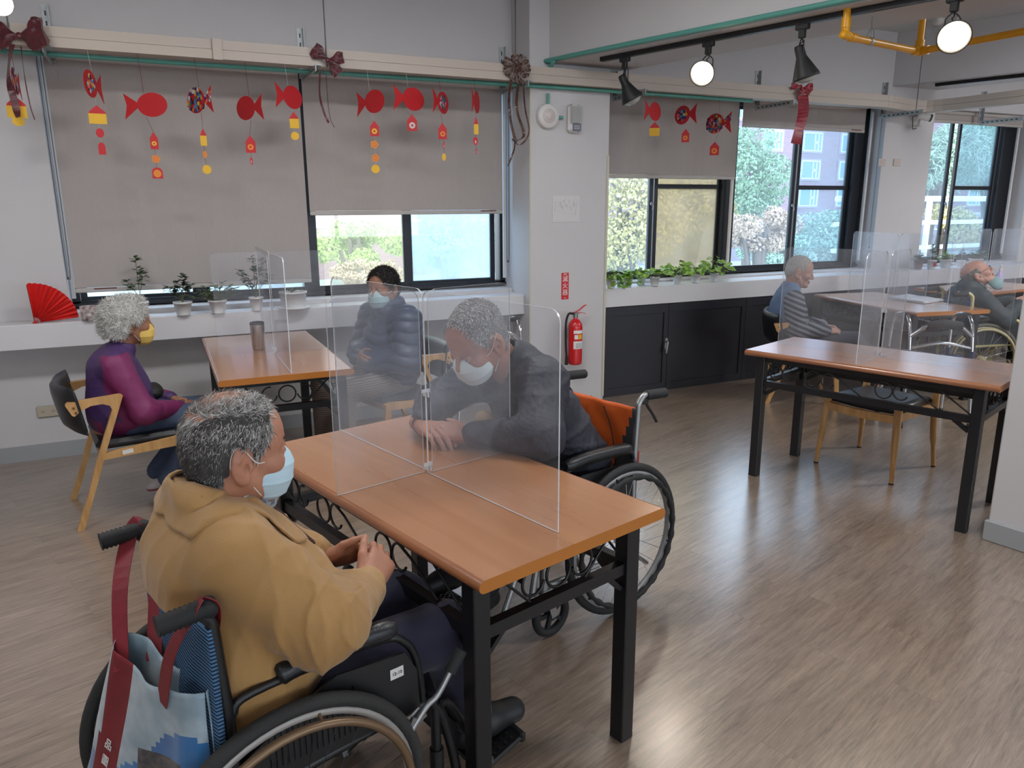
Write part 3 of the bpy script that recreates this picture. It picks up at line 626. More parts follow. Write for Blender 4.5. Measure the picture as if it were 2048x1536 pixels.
# ---- chairs
def chair_a(label, P0, ang, sticker=True, group='beech chairs with sloping side frames and black pads'):
    o = thing('wooden_chair', label, 'chair', (P0[0], P0[1], 0), ang, group); w = .245
    poly = [(-.322, 0), (-.290, 0), (-.215, .20), (-.160, .355), (-.045, .655), (-.06, .662), (-.285, .650), (-.296, .640), (-.272, .585), (-.262, .580), (-.235, .602), (-.19, .622), (-.14, .625), (-.108, .612), (-.100, .590), (-.21, .30), (-.25, .18)]
    for s in (-1, 1):
        fr = MB().prism(poly, (0, s*w, 0), (1, 0, 0), (0, 0, 1), .030).build('side_frame', M_beech, o, bevel=.004)
        b = MB()
        for (x, z) in ((-.262, .622), (-.255, .598)): b.cyl((x, s*(w+.0145), z), (x, s*(w+.018), z), .006, n=10)
        b.build('screws', mat('screw_brass', (110, 84, 50), .4, metal=.6), fr)
        MB().prism([(.168, .405), (.212, .395), (.240, 0), (.214, 0)], (0, s*w, 0), (1, 0, 0), (0, 0, 1), .030).build('front_leg', M_beech, o, bevel=.004)
        rl = MB().prism([(-.185, .340), (-.170, .372), (.185, .404), (.185, .356)], (0, s*w, 0), (1, 0, 0), (0, 0, 1), .028).build('side_rail', M_beech, o, bevel=.003)
        if sticker and s == -1: MB().box((-.055, s*(w+.0148), .366), (.05, .001, .022), R=[(.995, 0, .09), (0, 1, 0), (-.09, 0, .995)]).build('sticker', M_label, rl)
    b = MB(); b.box((.185, 0, .372), (.025, 2*w-.03, .045), bev=.003); b.box((-.165, 0, .352), (.025, 2*w-.03, .04), bev=.003); b.build('cross_rails', M_beech, o)
    b = MB(); b.box((.01, 0, .405), (.40, 2*w-.034, .045), bev=.018); b.build('seat_pad', M_leather, o)
    # curved padded backrest
    vs = []; ny, nz = 16, 9
    for side in (0, 1):
        for j in range(nz+1):
            t = j/nz; z = .475+.245*t
            for i in range(ny+1):
                y = -.262+.524*i/ny; cur = .07*(y/.262)**2
                th = .028*sqrt(max(0, 1-(2*t-1)**4))*sqrt(max(0.05, 1-(y/.262)**6))
                x = -.305+cur-.02*(t-.5)*2+(-th if side == 0 else th*.8)
                vs.append((x, y, z))
    fs = []; W1 = ny+1; S = (nz+1)*W1
    for j in range(nz):
        for i in range(ny): a = j*W1+i; fs += [(a, a+W1, a+W1+1, a+1), (S+a, S+a+1, S+a+W1+1, S+a+W1)]
    for j in range(nz): a = j*W1; fs.append((a, S+a, S+a+W1, a+W1)); a += ny; fs.append((a, a+W1, S+a+W1, S+a))
    for i in range(ny): fs.append((i, i+1, S+i+1, S+i)); a = nz*W1+i; fs.append((a, S+a, S+a+1, a+1))
    MB().add(vs, fs, 0, True).build('backrest_pad', M_leather, o)
    return o
WC = (-.2, 4.32); WA = radians(8)
chair_a('beech chair with black padded back under the woman in purple', WC, WA)
MC = (1.30, 4.55); MA = radians(196)
chair_a('beech chair with black padded back under the man in the puffer jacket', MC, MA)
PC4 = (4.74, 4.42); PA4 = radians(-34)
chair_a('beech chair with padded back under the man in the striped cardigan', PC4, PA4, False)
def chair_b(label, P0, ang):
    o = thing('round_leg_chair', label, 'chair', (P0[0], P0[1], 0), ang)
    for sx, sy in ((1, 1), (1, -1), (-1, 1), (-1, -1)):
        if sx > 0: b = MB().tube([(.25, sy*.235, 0), (.232, sy*.222, .22), (.215, sy*.212, .425), (.213, sy*.211, .433)], [.0125, .019, .0225, .012], 14)
        else: b = MB().tube(smooth_path([(-.25, sy*.235, 0), (-.225, sy*.222, .22), (-.215, sy*.215, .42), (-.245, sy*.212, .55), (-.262, sy*.205, .64)], 5), [.0125]*4+[.019]*5+[.021]*5+[.018]*7, 14)
        l = b.build('leg', M_beech, o); MB().cyl((sx*.25, sy*.235, 0), (sx*.2495, sy*.2348, .008), .0132, n=12).build('foot_cap', M_rubber, l)
    # seat pad with convex front
    n = 14; out = [(-.20, -.20), (-.20, .20)]+[(.195+.035*cos(pi*(t-.5)*.9)**1-.0, .215-.43*t) for t in np.linspace(0, 1, n)]
    b = MB(); k = len(out); rings = []
    for (z, s) in ((.395, .97), (.405, 1.0), (.425, 1.0), (.438, .96), (.442, .8), (.436, .4)): rings.append([(x*s, y*s, z) for x, y in out])
    vs = [p for r in rings for p in r]; fs = [(i*k+j, i*k+(j+1) % k, (i+1)*k+(j+1) % k, (i+1)*k+j) for i in range(5) for j in range(k)]; fs.append(tuple(range(k))[::-1]); fs.append(tuple(range(5*k, 6*k)))
    b.add([(x, -y, z) for x, y, z in vs], fs, 0, True).build('seat_pad', M_leather, o)
    b = MB(); fp = [(.222+.03*cos(pi*t), .20*2*t, .372) for t in np.linspace(-.5, .5, 9)]
    for i in range(8): b.bar(fp[i], fp[i+1], .022, .045)
    b.bar((-.21, -.2, .375), (-.21, .2, .375), .022, .042)
    for s in (-1, 1): b.bar((-.205, s*.212, .378), (.205, s*.21, .378), .022, .042)
    b.build('seat_rail', M_beech, o)
    bp_ = [(-.275-.055*cos(pi*t*.9),   .215*2*t, .635) for t in np.linspace(-.5, .5, 13)]
    b = MB()
    for i in range(12): b.bar(bp_[i], np.array(bp_[i+1])+(np.array(bp_[i+1])-bp_[i])*.03, .024, .075)
    b.build('backrest', M_leather, o)
    MB().box((-.08, -.225, .378), (.05, .001, .024)).build('sticker', M_label, o)
    return o
chair_b('beech chair with round tapered legs and black seat pushed under the empty table', (3.868, 2.98), radians(191))

# ---- cabinets under the right sill
M_cab = mat('black_laminate', (30, 29, 36), .42, bump=.04, bscale=300)
def cabinet(x0, x1, label, handle=False, slide=0):
    o = thing('storage_cabinet', label, 'cabinet', ((x0+x1)/2, 5.13, 0), 0, 'black cabinets under the right windowsill'); w = x1-x0-.004
    MB().box((0, .128, .375), (w, .24, .75), bev=.002).build('body', M_cab, o)
    b = MB(); y = -.006+slide
    b.box((0, y, .375), (w, .016, .69)); d = b.build('door', M_cab, o)
    b = MB()
    for s in (-1, 1): b.box((s*(w/2-.022), y-.012, .375), (.044, .012, .69)); b.box((0, y-.012, .375+s*.325), (w-.088, .012, .04))
    b.build('door_frame', M_cab, d)
    MB().box((0, -.012, .735), (w, .03, .03)).build('top_rail', M_cab, o); MB().box((0, -.004, .02), (w, .02, .04)).build('plinth', M_cab, o)
    if handle:
        hx = w/2-.02
        b = MB().box((hx+.005, y-.022, .41), (.03, .008, .10), bev=.003); b.tube(smooth_path([(hx, y-.025, .43), (hx, y-.05, .425), (hx-.012, y-.055, .37), (hx-.014, y-.052, .335)], 4), [.008]*8+[.011]*5, 8); b.build('lever_handle', M_alu, d)
xsC = [3.24, 3.885, 4.73, 5.58, 6.43, 7.28, 8.13, 8.98]
for i, lb in enumerate(('black cabinet beside the column with a steel lever handle', 'second black cabinet from the column, wide plain door', 'black cabinet just left of the man in the striped cardigan', 'black cabinet behind the man in the striped cardigan', 'black cabinet behind the table with the papers', 'black cabinet behind the bald man', 'black cabinet at the far right under the sill')):
    cabinet(xsC[i], xsC[i+1], lb, i == 0, .0)

# ---- wheelchairs (x forward, y left, origin on the floor below the rear axle)
M_tyre = mat('tyre_rubber', (44, 43, 42), .8, bump=.3, bscale=90)
def wheelchair(label, P0, ang, kind):
    o = thing('wheelchair', label, 'wheelchair', (P0[0], P0[1], 0), ang)
    C = {'gold': dict(fr=M_black, rim=mat('rim_grey', (172, 166, 160), .45, metal=.15), hr=mat('handrim_bronze', (124, 100, 76), .35, metal=.5), up=None, skirt=M_blk, tyre=M_tyre),
         'orange': dict(fr=M_alu, rim=mat('rim_silver', (160, 160, 160), .4, metal=.3), hr=M_rubber, up=None, skirt=M_blk, tyre=M_rubber),
         'cream': dict(fr=mat('cream_tube', (202, 192, 140), .35), rim=mat('rim_cream', (176, 166, 128), .4), hr=mat('handrim_cream', (176, 166, 128), .4), up=None, skirt=M_blk, tyre=mat('tyre_grey', (92, 88, 80), .8))}[kind]
    fr = C['fr']; HW, R, tr = .27, .303, .0165
    bigf = kind
    for s in (-1, 1):
        w = None

        y = s*HW; camb = 0
        # tyre
        n = 56; ty = MB(); ring = [(0+(R-tr)*cos(2*pi*k/n), y, R+(R-tr)*sin(2*pi*k/n)) for k in range(n)]
        ty.tube(ring, tr, 10, closed=True); t = ty.build('rear_wheel', C['tyre'], o)
        b = MB(); rm = R-2*tr-.004; xs_ = []
        for (rr_, yy) in ((rm+.008, -.011), (rm-.006, -.011), (rm-.010, -.004), (rm-.010, .004), (rm-.006, .011), (rm+.008, .011)): xs_.append((rr_, yy))
        vs = [(a*cos(2*pi*k/n), y+yy, R+a*sin(2*pi*k/n)) for (a, yy) in xs_ for k in range(n)]
        fs = [(i*n+k, i*n+(k+1) % n, ((i+1) % 6)*n+(k+1) % n, ((i+1) % 6)*n+k) for i in range(6) for k in range(n)]
        b.add(vs, fs, 0, True).build('rim', C['rim'], t)
        b = MB(); b.cyl((0, y-.03, R), (0, y+.03, R), .016, n=14); b.cyl((0, y-.022, R), (0, y-.018, R), .03, n=18); b.cyl((0, y+.018, R), (0, y+.022, R), .03, n=18); b.build('hub', C['rim'] if kind != 'gold' else M_black, t)
        b = MB(); ns = 28 if kind != 'cream' else 20
        for k in range(ns):
            a = 2*pi*k/ns; a2 = a+(.55 if k % 2 else -.55); q = .02 if (k//2) % 2 else -.02
            b.tube([(.027*cos(a2), y+q, R+.027*sin(a2)), (rm*cos(a), y, R+rm*sin(a))], .0011, 4, cap=False)
        b.build('spokes', M_chrome if kind != 'gold' else M_black, t)
        b = MB(); rh = .255; yo = y+s*.032
        if kind == 'orange':
            pts = []; rad = []
            for k in range(96): a = 2*pi*k/96; rad.append(.0105+.0022*(1 if (k//2) % 2 else -1)); pts.append((rh*cos(a), yo, R+rh*sin(a)))
            b.tube(pts, rad, 8, closed=True)
        else: b.tube([(rh*cos(2*pi*k/n), yo, R+rh*sin(2*pi*k/n)) for k in range(n)], .0095, 10, closed=True)
        for k in range(6): a = 2*pi*k/6+.3; b.tube([(rh*cos(a), yo, R+rh*sin(a)), ((rm)*cos(a), y+s*.008, R+(rm)*sin(a))], .004, 6)
        b.build('handrim', C['hr'], t)
        # caster
        cx, cy, cr = .335, s*.225, .085 if kind != 'orange' else .088
        b = MB(); b.tube([(cx+(cr-.016)*cos(2*pi*k/28), cy, cr+(cr-.016)*sin(2*pi*k/28)) for k in range(28)], .016, 8, closed=True)
        b.lathe([(.022, -.014), (.022, .014)], (cx, cy, cr), (0, 1, 0), 14)
        for k in range(5): a = 2*pi*k/5; b.bar((cx+.02*cos(a), cy, cr+.02*sin(a)), (cx+(cr-.02)*cos(a), cy, cr+(cr-.02)*sin(a)), .012, .016)
        b.build('caster_wheel', M_rubber, o)
        b = MB()
        for q in (-1, 1): b.bar((cx, cy+q*.024, cr), (cx+.03, cy+q*.02, cr+.10), .006, .028)
        b.box((cx+.032, cy, cr+.105), (.05, .05, .016), bev=.004); b.cyl((cx+.034, cy, cr+.10), (cx+.034, cy, cr+.20), .017, n=12); b.build('caster_fork', M_blk if kind == 'gold' else fr, o)
        # side frame
        fy = s*.225; b = MB(); bx = -.10
        b.tube([(bx, fy, .17), (bx, fy, .60), (bx-.012, fy, .80)], .0125, 10)
        b.tube(smooth_path([(bx, fy, .40), (.30, fy, .425), (.37, fy, .40), (.405, fy, .30), (.43, fy, .17)], 6), .0125, 10)
        b.tube([(bx, fy, .20), (.36, fy, .21)], .011, 10); b.tube([(cx+.034, fy, .19), (cx+.034, fy, .41)], .0125, 10); b.tube([(bx, fy, .20), (bx-.10, fy, .12)], .009, 8)
        b.build('side_frame', fr, o)
        # armrest
        b = MB(); b.tube(smooth_path([(bx+.005, fy, .60), (-.05, fy, .632), (.22, fy, .632), (.295, fy, .60), (.325, fy, .53), (.335, fy, .42)], 6), .0095 if kind != 'cream' else .0125, 8); ar = b.build('armrest_frame', fr if kind != 'orange' else M_blk, o)
        b = MB(); pts = smooth_path([(-.0 if kind == 'gold' else -.07, fy, .645), (.04, fy, .652), (.16, fy, .655), (.27, fy, .648)], 5); b.tube(pts, [.016]+[.024]*(len(pts)-2)+[.016], 10, flat=None); b.build('arm_pad', M_leather, ar)
        sk = [(-.08, .42), (.32, .43), (.315, .53), (.285, .585), (.12, .60), (.06, .575), (-.08, .50)] if kind == 'gold' else [(-.08, .42), (.31, .43), (.30, .55), (.2, .60), (-.08, .59)]
        g = MB().prism(sk, (0, s*.236, 0), (1, 0, 0), (0, 0, 1), .006).build('side_guard', C['skirt'], o, bevel=.002)
        if kind == 'gold':
            b = MB()
            for k in range(16): x = -.03+k*.0125; b.box((x, s*.241, .505), (.005, .004, .11))
            b.build('guard_ribs', M_blk, g)
        # push handle
        hz = .842
        b = MB(); b.tube(smooth_path([(bx-.012, fy, .79), (bx-.016, fy, .815), (bx-.045, fy, hz), (bx-(.07 if kind == 'gold' else .10), fy, hz-.002), (bx-(.10 if kind == 'gold' else .13), fy, hz-.004)], 5), .0125 if kind != 'cream' else .014, 10); hd = b.build('push_handle', fr if kind != 'gold' else M_blk, o)
        b = MB(); ng = 24 if kind == 'gold' else 27; g0 = .002 if kind == 'gold' else .055; gp = [(bx-g0-.0045*k, fy, hz-.0003*k-.001) for k in range(ng)]; rad = [.0205 if (k % 2) else .0175 for k in range(ng)]
        if kind == 'gold': rad[:6] = [.0160, .0190, .0215, .0215, .0210, .0195]
        b.tube(gp, rad, 12); b.build('grip', M_rubber, hd)
        b = MB() if kind != 'gold' else None
        if b is not None: b.tube(smooth_path([(bx-.05, fy, hz-.02), (bx-.07, fy, hz-.05), (bx-.10, fy, hz-.085), (bx-.125, fy, hz-.12)], 4), .006, 8); b.box((bx-.05, fy, hz-.02), (.03, .02, .03), bev=.004); b.build('brake_lever', M_blk, hd)
        # wheel brake
        b = MB(); yb = s*.262 if kind != 'gold' else s*.275
        b.box((.275, yb-s*.012, .475-.06), (.09, .006, .04), R=[(.86, 0, .5), (0, 1, 0), (-.5, 0, .86)], bev=.004); b.tube(smooth_path([(.27, yb, .41), (.315, yb, .455), (.345, yb, .47), (.385, yb, .52)], 4), .0075, 8); b.bar((.25, yb-.001, .38), (.285, yb-.001, .44), .008, .02); wb = b.build('wheel_brake', M_alu, o)
        b = MB(); b.tube([(.38, yb, .514), (.415, yb, .556)], .014, 10); b.build('brake_knob', M_rubber, wb)
        # leg rest and footplate
        b = MB(); ly_ = s*.195
        b.tube(smooth_path([(.38, fy, .40), (.43, ly_, .36), (.50, ly_, .22), (.545, ly_, .12)], 5), .011, 8); b.tube([(.43, fy, .17), (.40, fy, .13)], .011, 8); lr = b.build('leg_rest', fr if kind != 'gold' else M_blk, o)
        b = MB(); fpx = .60; b.box((fpx, s*.115, .115), (.15, .15, .014), R=[(.96, 0, .28), (0, 1, 0), (-.28, 0, .96)], bev=.005); b.box((fpx+.075, s*.115, .133), (.02, .15, .03), bev=.005)
        for i in range(6):
            for j in range(6): b.box((fpx-.055+.02*i, s*.115-.055+.022*j, .116+.0058*(i-2.5)+.009), (.008, .008, .004))
        b.build('footplate', M_blk, lr); MB().tube([(.545, ly_, .12), (.60, s*.155, .10)], .009, 8).build('footplate_tube', M_alu, lr)
    # cross brace, seat, calf strap
    b = MB(); b.bar((.12, -.22, .18), (.12, .22, .40), .03, .012, up=(1, 0, 0)); b.bar((.135, .22, .18), (.135, -.22, .40), .03, .012, up=(1, 0, 0)); b.cyl((-.0, -.26, R), (-.0, -.22, R), .012, n=10); b.cyl((0, .22, R), (0, .26, R), .012, n=10); b.build('cross_brace', fr, o)
    b = MB(); b.box((.13, 0, .425), (.44, .43, .03), bev=.012); b.build('seat', M_blk, o)
    b = MB(); b.box((.445, 0, .27), (.008, .40, .07)); b.build('calf_strap', M_blk, o)
    return o
W1c, W1a = (.081, 1.609), radians(14); W2c, W2a = (1.46, 2.49), radians(194); W3c, W3a = (6.22, 4.05), radians(-27)
wc1 = wheelchair('black wheelchair with bronze handrims under the man in yellow', W1c, W1a, 'gold')
wc2 = wheelchair('wheelchair with orange backrest under the leaning man', W2c, W2a, 'orange')
wc3 = wheelchair('cream-framed wheelchair under the bald man with glasses', W3c, W3a, 'cream')
def back_sheet(parent, name, m, ztop, zbot, sag, xo=-.10, w=.222, bulge=.0, thick=.012, mi_fn=None, mats=None, flare=0):
    ny, nz = 22, 26; vs = []; fs = []; mis = []
    for side in (0, 1):
        for j in range(nz+1):
            t = j/nz; z = zbot+(ztop-zbot)*t
            for i in range(ny+1):
                u = 2*i/ny-1; x = xo-sag*(1-u*u)*(.55+.45*sin(pi*min(1, t*1.1)))-bulge*(1-t)**2*(1-u*u)-(0 if side else thick)
                vs.append((x+.004*sin(9*u+13*t)*(1-u*u), u*w*(1+flare*t), z+.012*(1-u*u)*t*-1))
    W1 = ny+1; S = (nz+1)*W1
    for j in range(nz):
        for i in range(ny):
            a = j*W1+i; q = mi_fn(2*(i+.5)/ny-1, (j+.5)/nz) if mi_fn else 0
            fs.append((a, a+1, a+W1+1, a+W1)); fs.append((S+a, S+a+W1, S+a+W1+1, S+a+1)); mis += [q, q]
    for j in range(nz): a = j*W1; fs.append((a, a+W1, S+a+W1, S+a)); a += ny; fs.append((a, S+a, S+a+W1, a+W1)); mis += [0 if not mi_fn else mi_fn(-1, (j+.5)/nz)]*2
    for i in range(ny): fs.append((i, S+i, S+i+1, i+1)); a = nz*W1+i; fs.append((a, a+1, S+a+1, S+a)); mis += [0, 0]
    b = MB(); b.add(vs, fs, 0, True); b.m = mis
    return b.build(name, mats or m, parent)
# striped blue cover on wheelchair 1
m, N, L, P = new_mat('striped_blue_cloth'); M_stripe = m
tc = N.new('ShaderNodeTexCoord'); mp = N.new('ShaderNodeMapping'); L.new(tc.outputs['Object'], mp.inputs[0])
wv = N.new('ShaderNodeTexWave'); wv.wave_type = 'BANDS'; wv.bands_direction = 'Z'; wv.inputs['Scale'].default_value = 40; wv.inputs['Distortion'].default_value = 1.4; wv.inputs['Detail'].default_value = 1; wv.inputs['Detail Scale'].default_value = .4
L.new(mp.outputs[0], wv.inputs['Vector']); cr = N.new('ShaderNodeValToRGB'); cr.color_ramp.interpolation = 'LINEAR'; E = cr.color_ramp.elements
E[0].position = .42; E[0].color = (*rgb((24, 32, 52)), 1); E[1].position = .56; E[1].color = (*rgb((74, 118, 158)), 1); L.new(wv.outputs['Fac'], cr.inputs[0]); L.new(cr.outputs[0], P.inputs['Base Color']); P.inputs['Roughness'].default_value = .9
back_sheet(wc1, 'striped_back_cover', M_stripe, .80, .30, .022, xo=-.112, w=.236, bulge=.02)
M_org = mat('orange_nylon', (196, 84, 22), .6, noise=.06, nscale=12, bump=.06, bscale=300); M_drk = mat('dark_grey_nylon', (44, 44, 48), .7)
bk = back_sheet(wc2, 'orange_backrest', None, .80, .44, .045, xo=-.095, w=.228, mats=[M_org, M_drk], mi_fn=lambda u, t: 1 if (abs(u) > .22+.72*t) else 0)
b = MB()
for s in (-1, 1): b.tube(smooth_path([(-.135, s*.05, .79), (-.140, s*.075, .66), (-.128, s*.11, .46)], 6), .0025, 5); b.tube(smooth_path([(-.085+.0, s*.07, .78), (-.122, s*.085, .66), (-.118, s*.12, .46)], 6), .0025, 5)
b.build('backrest_seam', M_drk, bk)
back_sheet(wc3, 'navy_backrest', mat('navy_nylon', (34, 44, 96), .6), .78, .45, .04, xo=-.095, w=.222)
MB().box((-.112, .229, .60), (.02, .006, .05), bev=.002).build('red_reflector', mat('red_reflector', (150, 24, 24), .3), wc2)
# label tag on wheelchair 1 side guard (handwritten number)
lb = MB().box((.262, -.2405, .545), (.034, .0012, .026), bev=0).build('number_tag', M_label, wc1, bevel=.0005)
text_mesh('12-10', .011, (.262, -.2415, .545), (1, 0, .0), (0, 0, 1), mat('pen_ink', (60, 50, 56), .6), 'tag_writing', lb)
# ================================================================== PEOPLE (distance-field modelling, meshed with OpenVDB)
import openvdb as vdb
f32 = np.float32
class Field:
    def __init__(s, lo, hi, res):
        s.lo = np.array(lo, f32); s.res = res; s.n = np.ceil((np.array(hi)-np.array(lo))/res).astype(int)+1
        s.ax = [s.lo[i]+np.arange(s.n[i], dtype=f32)*res for i in range(3)]; s.F = np.full(s.n, .5, f32)
    def sub(s, lo, hi):
        i0 = np.clip(np.floor((np.array(lo)-s.lo)/s.res).astype(int), 0, s.n); i1 = np.clip(np.ceil((np.array(hi)-s.lo)/s.res).astype(int)+1, 0, s.n)
        sl = tuple(slice(a, b) for a, b in zip(i0, i1))
        if any(a >= b for a, b in zip(i0, i1)): return None, None
        X = s.ax[0][sl[0]][:, None, None]; Y = s.ax[1][sl[1]][None, :, None]; Z = s.ax[2][sl[2]][None, None, :]
        return sl, (X, Y, Z)
    def _mix(s, sl, d, k, op):
        A = s.F[sl]
        if op == 'u':
            if k > 0: h = np.clip(.5+.5*(A-d)/k, 0, 1); s.F[sl] = A*(1-h)+d*h-k*h*(1-h)
            else: s.F[sl] = np.minimum(A, d)
        elif op == 's':
            if k > 0: h = np.clip(.5-.5*(A+d)/k, 0, 1); s.F[sl] = A*(1-h)-d*h+k*h*(1-h)
            else: s.F[sl] = np.maximum(A, -d)
    def cap(s, a, b, ra, rb=None, k=.02, op='u'):
        a = np.array(a, float); b = np.array(b, float); rb = ra if rb is None else rb; m = max(ra, rb)+max(k, .01)*1.5+.015
        sl, g = s.sub(np.minimum(a, b)-m, np.maximum(a, b)+m)
        if sl is None: return s
        X, Y, Z = g; ba = b-a; L2 = ba@ba+1e-9
        t = np.clip(((X-a[0])*ba[0]+(Y-a[1])*ba[1]+(Z-a[2])*ba[2])/L2, 0, 1)
        d = np.sqrt((X-a[0]-t*ba[0])**2+(Y-a[1]-t*ba[1])**2+(Z-a[2]-t*ba[2])**2)-(ra+(rb-ra)*t)
        s._mix(sl, d.astype(f32), k, op); return s
    def chain(s, pts, rs, k=.02, op='u'):
        for i in range(len(pts)-1): s.cap(pts[i], pts[i+1], rs[i], rs[i+1], k, op)
        return s
    def ell(s, c, r, R=None, k=.02, op='u'):
        c = np.array(c, float); r = np.array(r, float); m = max(r)+max(k, .01)*1.5+.015
        sl, g = s.sub(c-m, c+m)
        if sl is None: return s
        X, Y, Z = g; x, y, z = X-c[0], Y-c[1], Z-c[2]
        if R is not None: R = np.array(R); x, y, z = [R[i][0]*x+R[i][1]*y+R[i][2]*z for i in range(3)]
        k0 = np.sqrt((x/r[0])**2+(y/r[1])**2+(z/r[2])**2)+1e-6; k1 = np.sqrt((x/r[0]**2)**2+(y/r[1]**2)**2+(z/r[2]**2)**2)+1e-6
        s._mix(sl, (k0*(k0-1)/k1).astype(f32), k, op); return s
    def plane(s, p, n, k=0.0):
        """keep the side the normal points away from"""
        n = np.array(n, float); n /= np.linalg.norm(n); X, Y, Z = s.ax[0][:, None, None], s.ax[1][None, :, None], s.ax[2][None, None, :]
        s.F = np.maximum(s.F, ((X-p[0])*n[0]+(Y-p[1])*n[1]+(Z-p[2])*n[2]).astype(f32)); return s
    def sample(s, P):
        q = (P-s.lo)/s.res; i = np.clip(np.floor(q).astype(int), 0, s.n-2); f = q-i; out = 0
        for a in (0, 1):
            for b in (0, 1):
                for c in (0, 1): out = out+s.F[i[:, 0]+a, i[:, 1]+b, i[:, 2]+c]*(f[:, 0] if a else 1-f[:, 0])*(f[:, 1] if b else 1-f[:, 1])*(f[:, 2] if c else 1-f[:, 2])
        return out
    def push(s, P, d, it=6, only_out=None):
        """move points so that they lie at distance d from the surface"""
        e = s.res
        for _ in range(it):
            v = s.sample(P); g = np.stack([(s.sample(P+np.eye(3)[k]*e)-s.sample(P-np.eye(3)[k]*e))/(2*e) for k in range(3)], 1); g /= np.linalg.norm(g, axis=1)[:, None]+1e-6
            m = d-v
            if only_out is not None: m = np.where(only_out, np.maximum(m, 0), m)
            P = P+g*np.clip(m, -.02, .02)[:, None]
        return P
    def grid(s): return s.ax[0][:, None, None], s.ax[1][None, :, None], s.ax[2][None, None, :]
    def mesh(s):
        F = s.F.copy()
        for a in range(3):
            sl = [slice(None)]*3
            for e in (0, -1): sl[a] = e; F[tuple(sl)] = np.maximum(F[tuple(sl)], s.res*.5)
        F = np.clip(F/s.res, -3, 3).astype(f32); g = vdb.FloatGrid(background=3.0); g.copyFromArray(F)
        p, q = g.convertToQuads(isovalue=0.0); return p*s.res+s.lo, q[:, ::-1]
def fold_noise(X, Y, Z, seed=0, scale=1.0, stretch=(1, 1, 1)):
    r = np.random.RandomState(seed); out = 0
    x, y, z = X*scale*stretch[0], Y*scale*stretch[1], Z*scale*stretch[2]
    for i in range(4):
        k = r.normal(size=3); k /= np.linalg.norm(k); k *= (26, 38, 55, 80)[i]; k2 = r.normal(size=3)*14; ph = r.uniform(0, 6.28, 2)
        w = 1.3*np.sin(k2[0]*x+k2[1]*y+k2[2]*z+ph[1])
        v = np.sin(k[0]*x+k[1]*y+k[2]*z+ph[0]+w)
        out = out+(1-np.abs(v))**2*(1, .8, .5, .3)[i]
    return out/2.6
def mesh_obj(name, parts, mats, parent, matfn=None, smooth=True, fix=True):
    vs = []; fs = []; o = 0
    for p, q in parts: vs.append(p); fs.append(q+o); o += len(p)
    V = np.concatenate(vs); Q = np.concatenate(fs)
    me = bpy.data.meshes.new(name); me.vertices.add(len(V)); me.vertices.foreach_set('co', V.astype(f32).ravel())
    me.loops.add(Q.size); me.loops.foreach_set('vertex_index', Q.astype(np.int32).ravel())
    me.polygons.add(len(Q)); me.polygons.foreach_set('loop_start', np.arange(0, Q.size, 4, dtype=np.int32)); me.polygons.foreach_set('loop_total', np.full(len(Q), 4, np.int32))
    for m in (mats if isinstance(mats, (list, tuple)) else [mats]): me.materials.append(m)
    if matfn is not None:
        C = V[Q].mean(1); me.polygons.foreach_set('material_index', matfn(C).astype(np.int32))
    me.polygons.foreach_set('use_smooth', np.ones(len(Q), bool)); me.update(calc_edges=True)
    ob = bpy.data.objects.new(name, me); COL.objects.link(ob); ob.parent = parent; return ob
def laplace(p, q, it=2, lam=.5):
    p = p.copy(); n = len(p)
    a = np.concatenate([q[:, 0], q[:, 1], q[:, 2], q[:, 3]]); b = np.concatenate([q[:, 1], q[:, 2], q[:, 3], q[:, 0]])
    cnt = np.bincount(a, minlength=n)+np.bincount(b, minlength=n)
    for _ in range(it):
        s = np.stack([np.bincount(a, p[b, i], n)+np.bincount(b, p[a, i], n) for i in range(3)], 1)/np.maximum(cnt, 1)[:, None]
        p = p+(s-p)*lam
    return p, q

def rot(yaw=0, pitch=0, roll=0):
    """rows = local axes (forward, left, up); pitch>0 looks down, yaw>0 turns left, roll>0 tips to the right"""
    cy, sy, cp, sp_, cr_, sr = cos(yaw), sin(yaw), cos(pitch), sin(pitch), cos(roll), sin(roll)
    Rz = np.array([[cy, -sy, 0], [sy, cy, 0], [0, 0, 1]]); Ry = np.array([[cp, 0, sp_], [0, 1, 0], [-sp_, 0, cp]]); Rx = np.array([[1, 0, 0], [0, cr_, -sr], [0, sr, cr_]])
    return (Rz@Ry@Rx).T
M_eye = mat('eye_white', (205, 195, 188), .2); M_iris = mat('eye_dark', (30, 22, 18), .1)
def skin(name, c):
    m = mat(name, c, .48, noise=.10, nscale=28, bump=.10, bscale=150, spec=.4)
    P = m.node_tree.nodes['Principled BSDF']; P.inputs['Subsurface Weight'].default_value = .08; P.inputs['Subsurface Radius'].default_value = (.01, .004, .002); return m
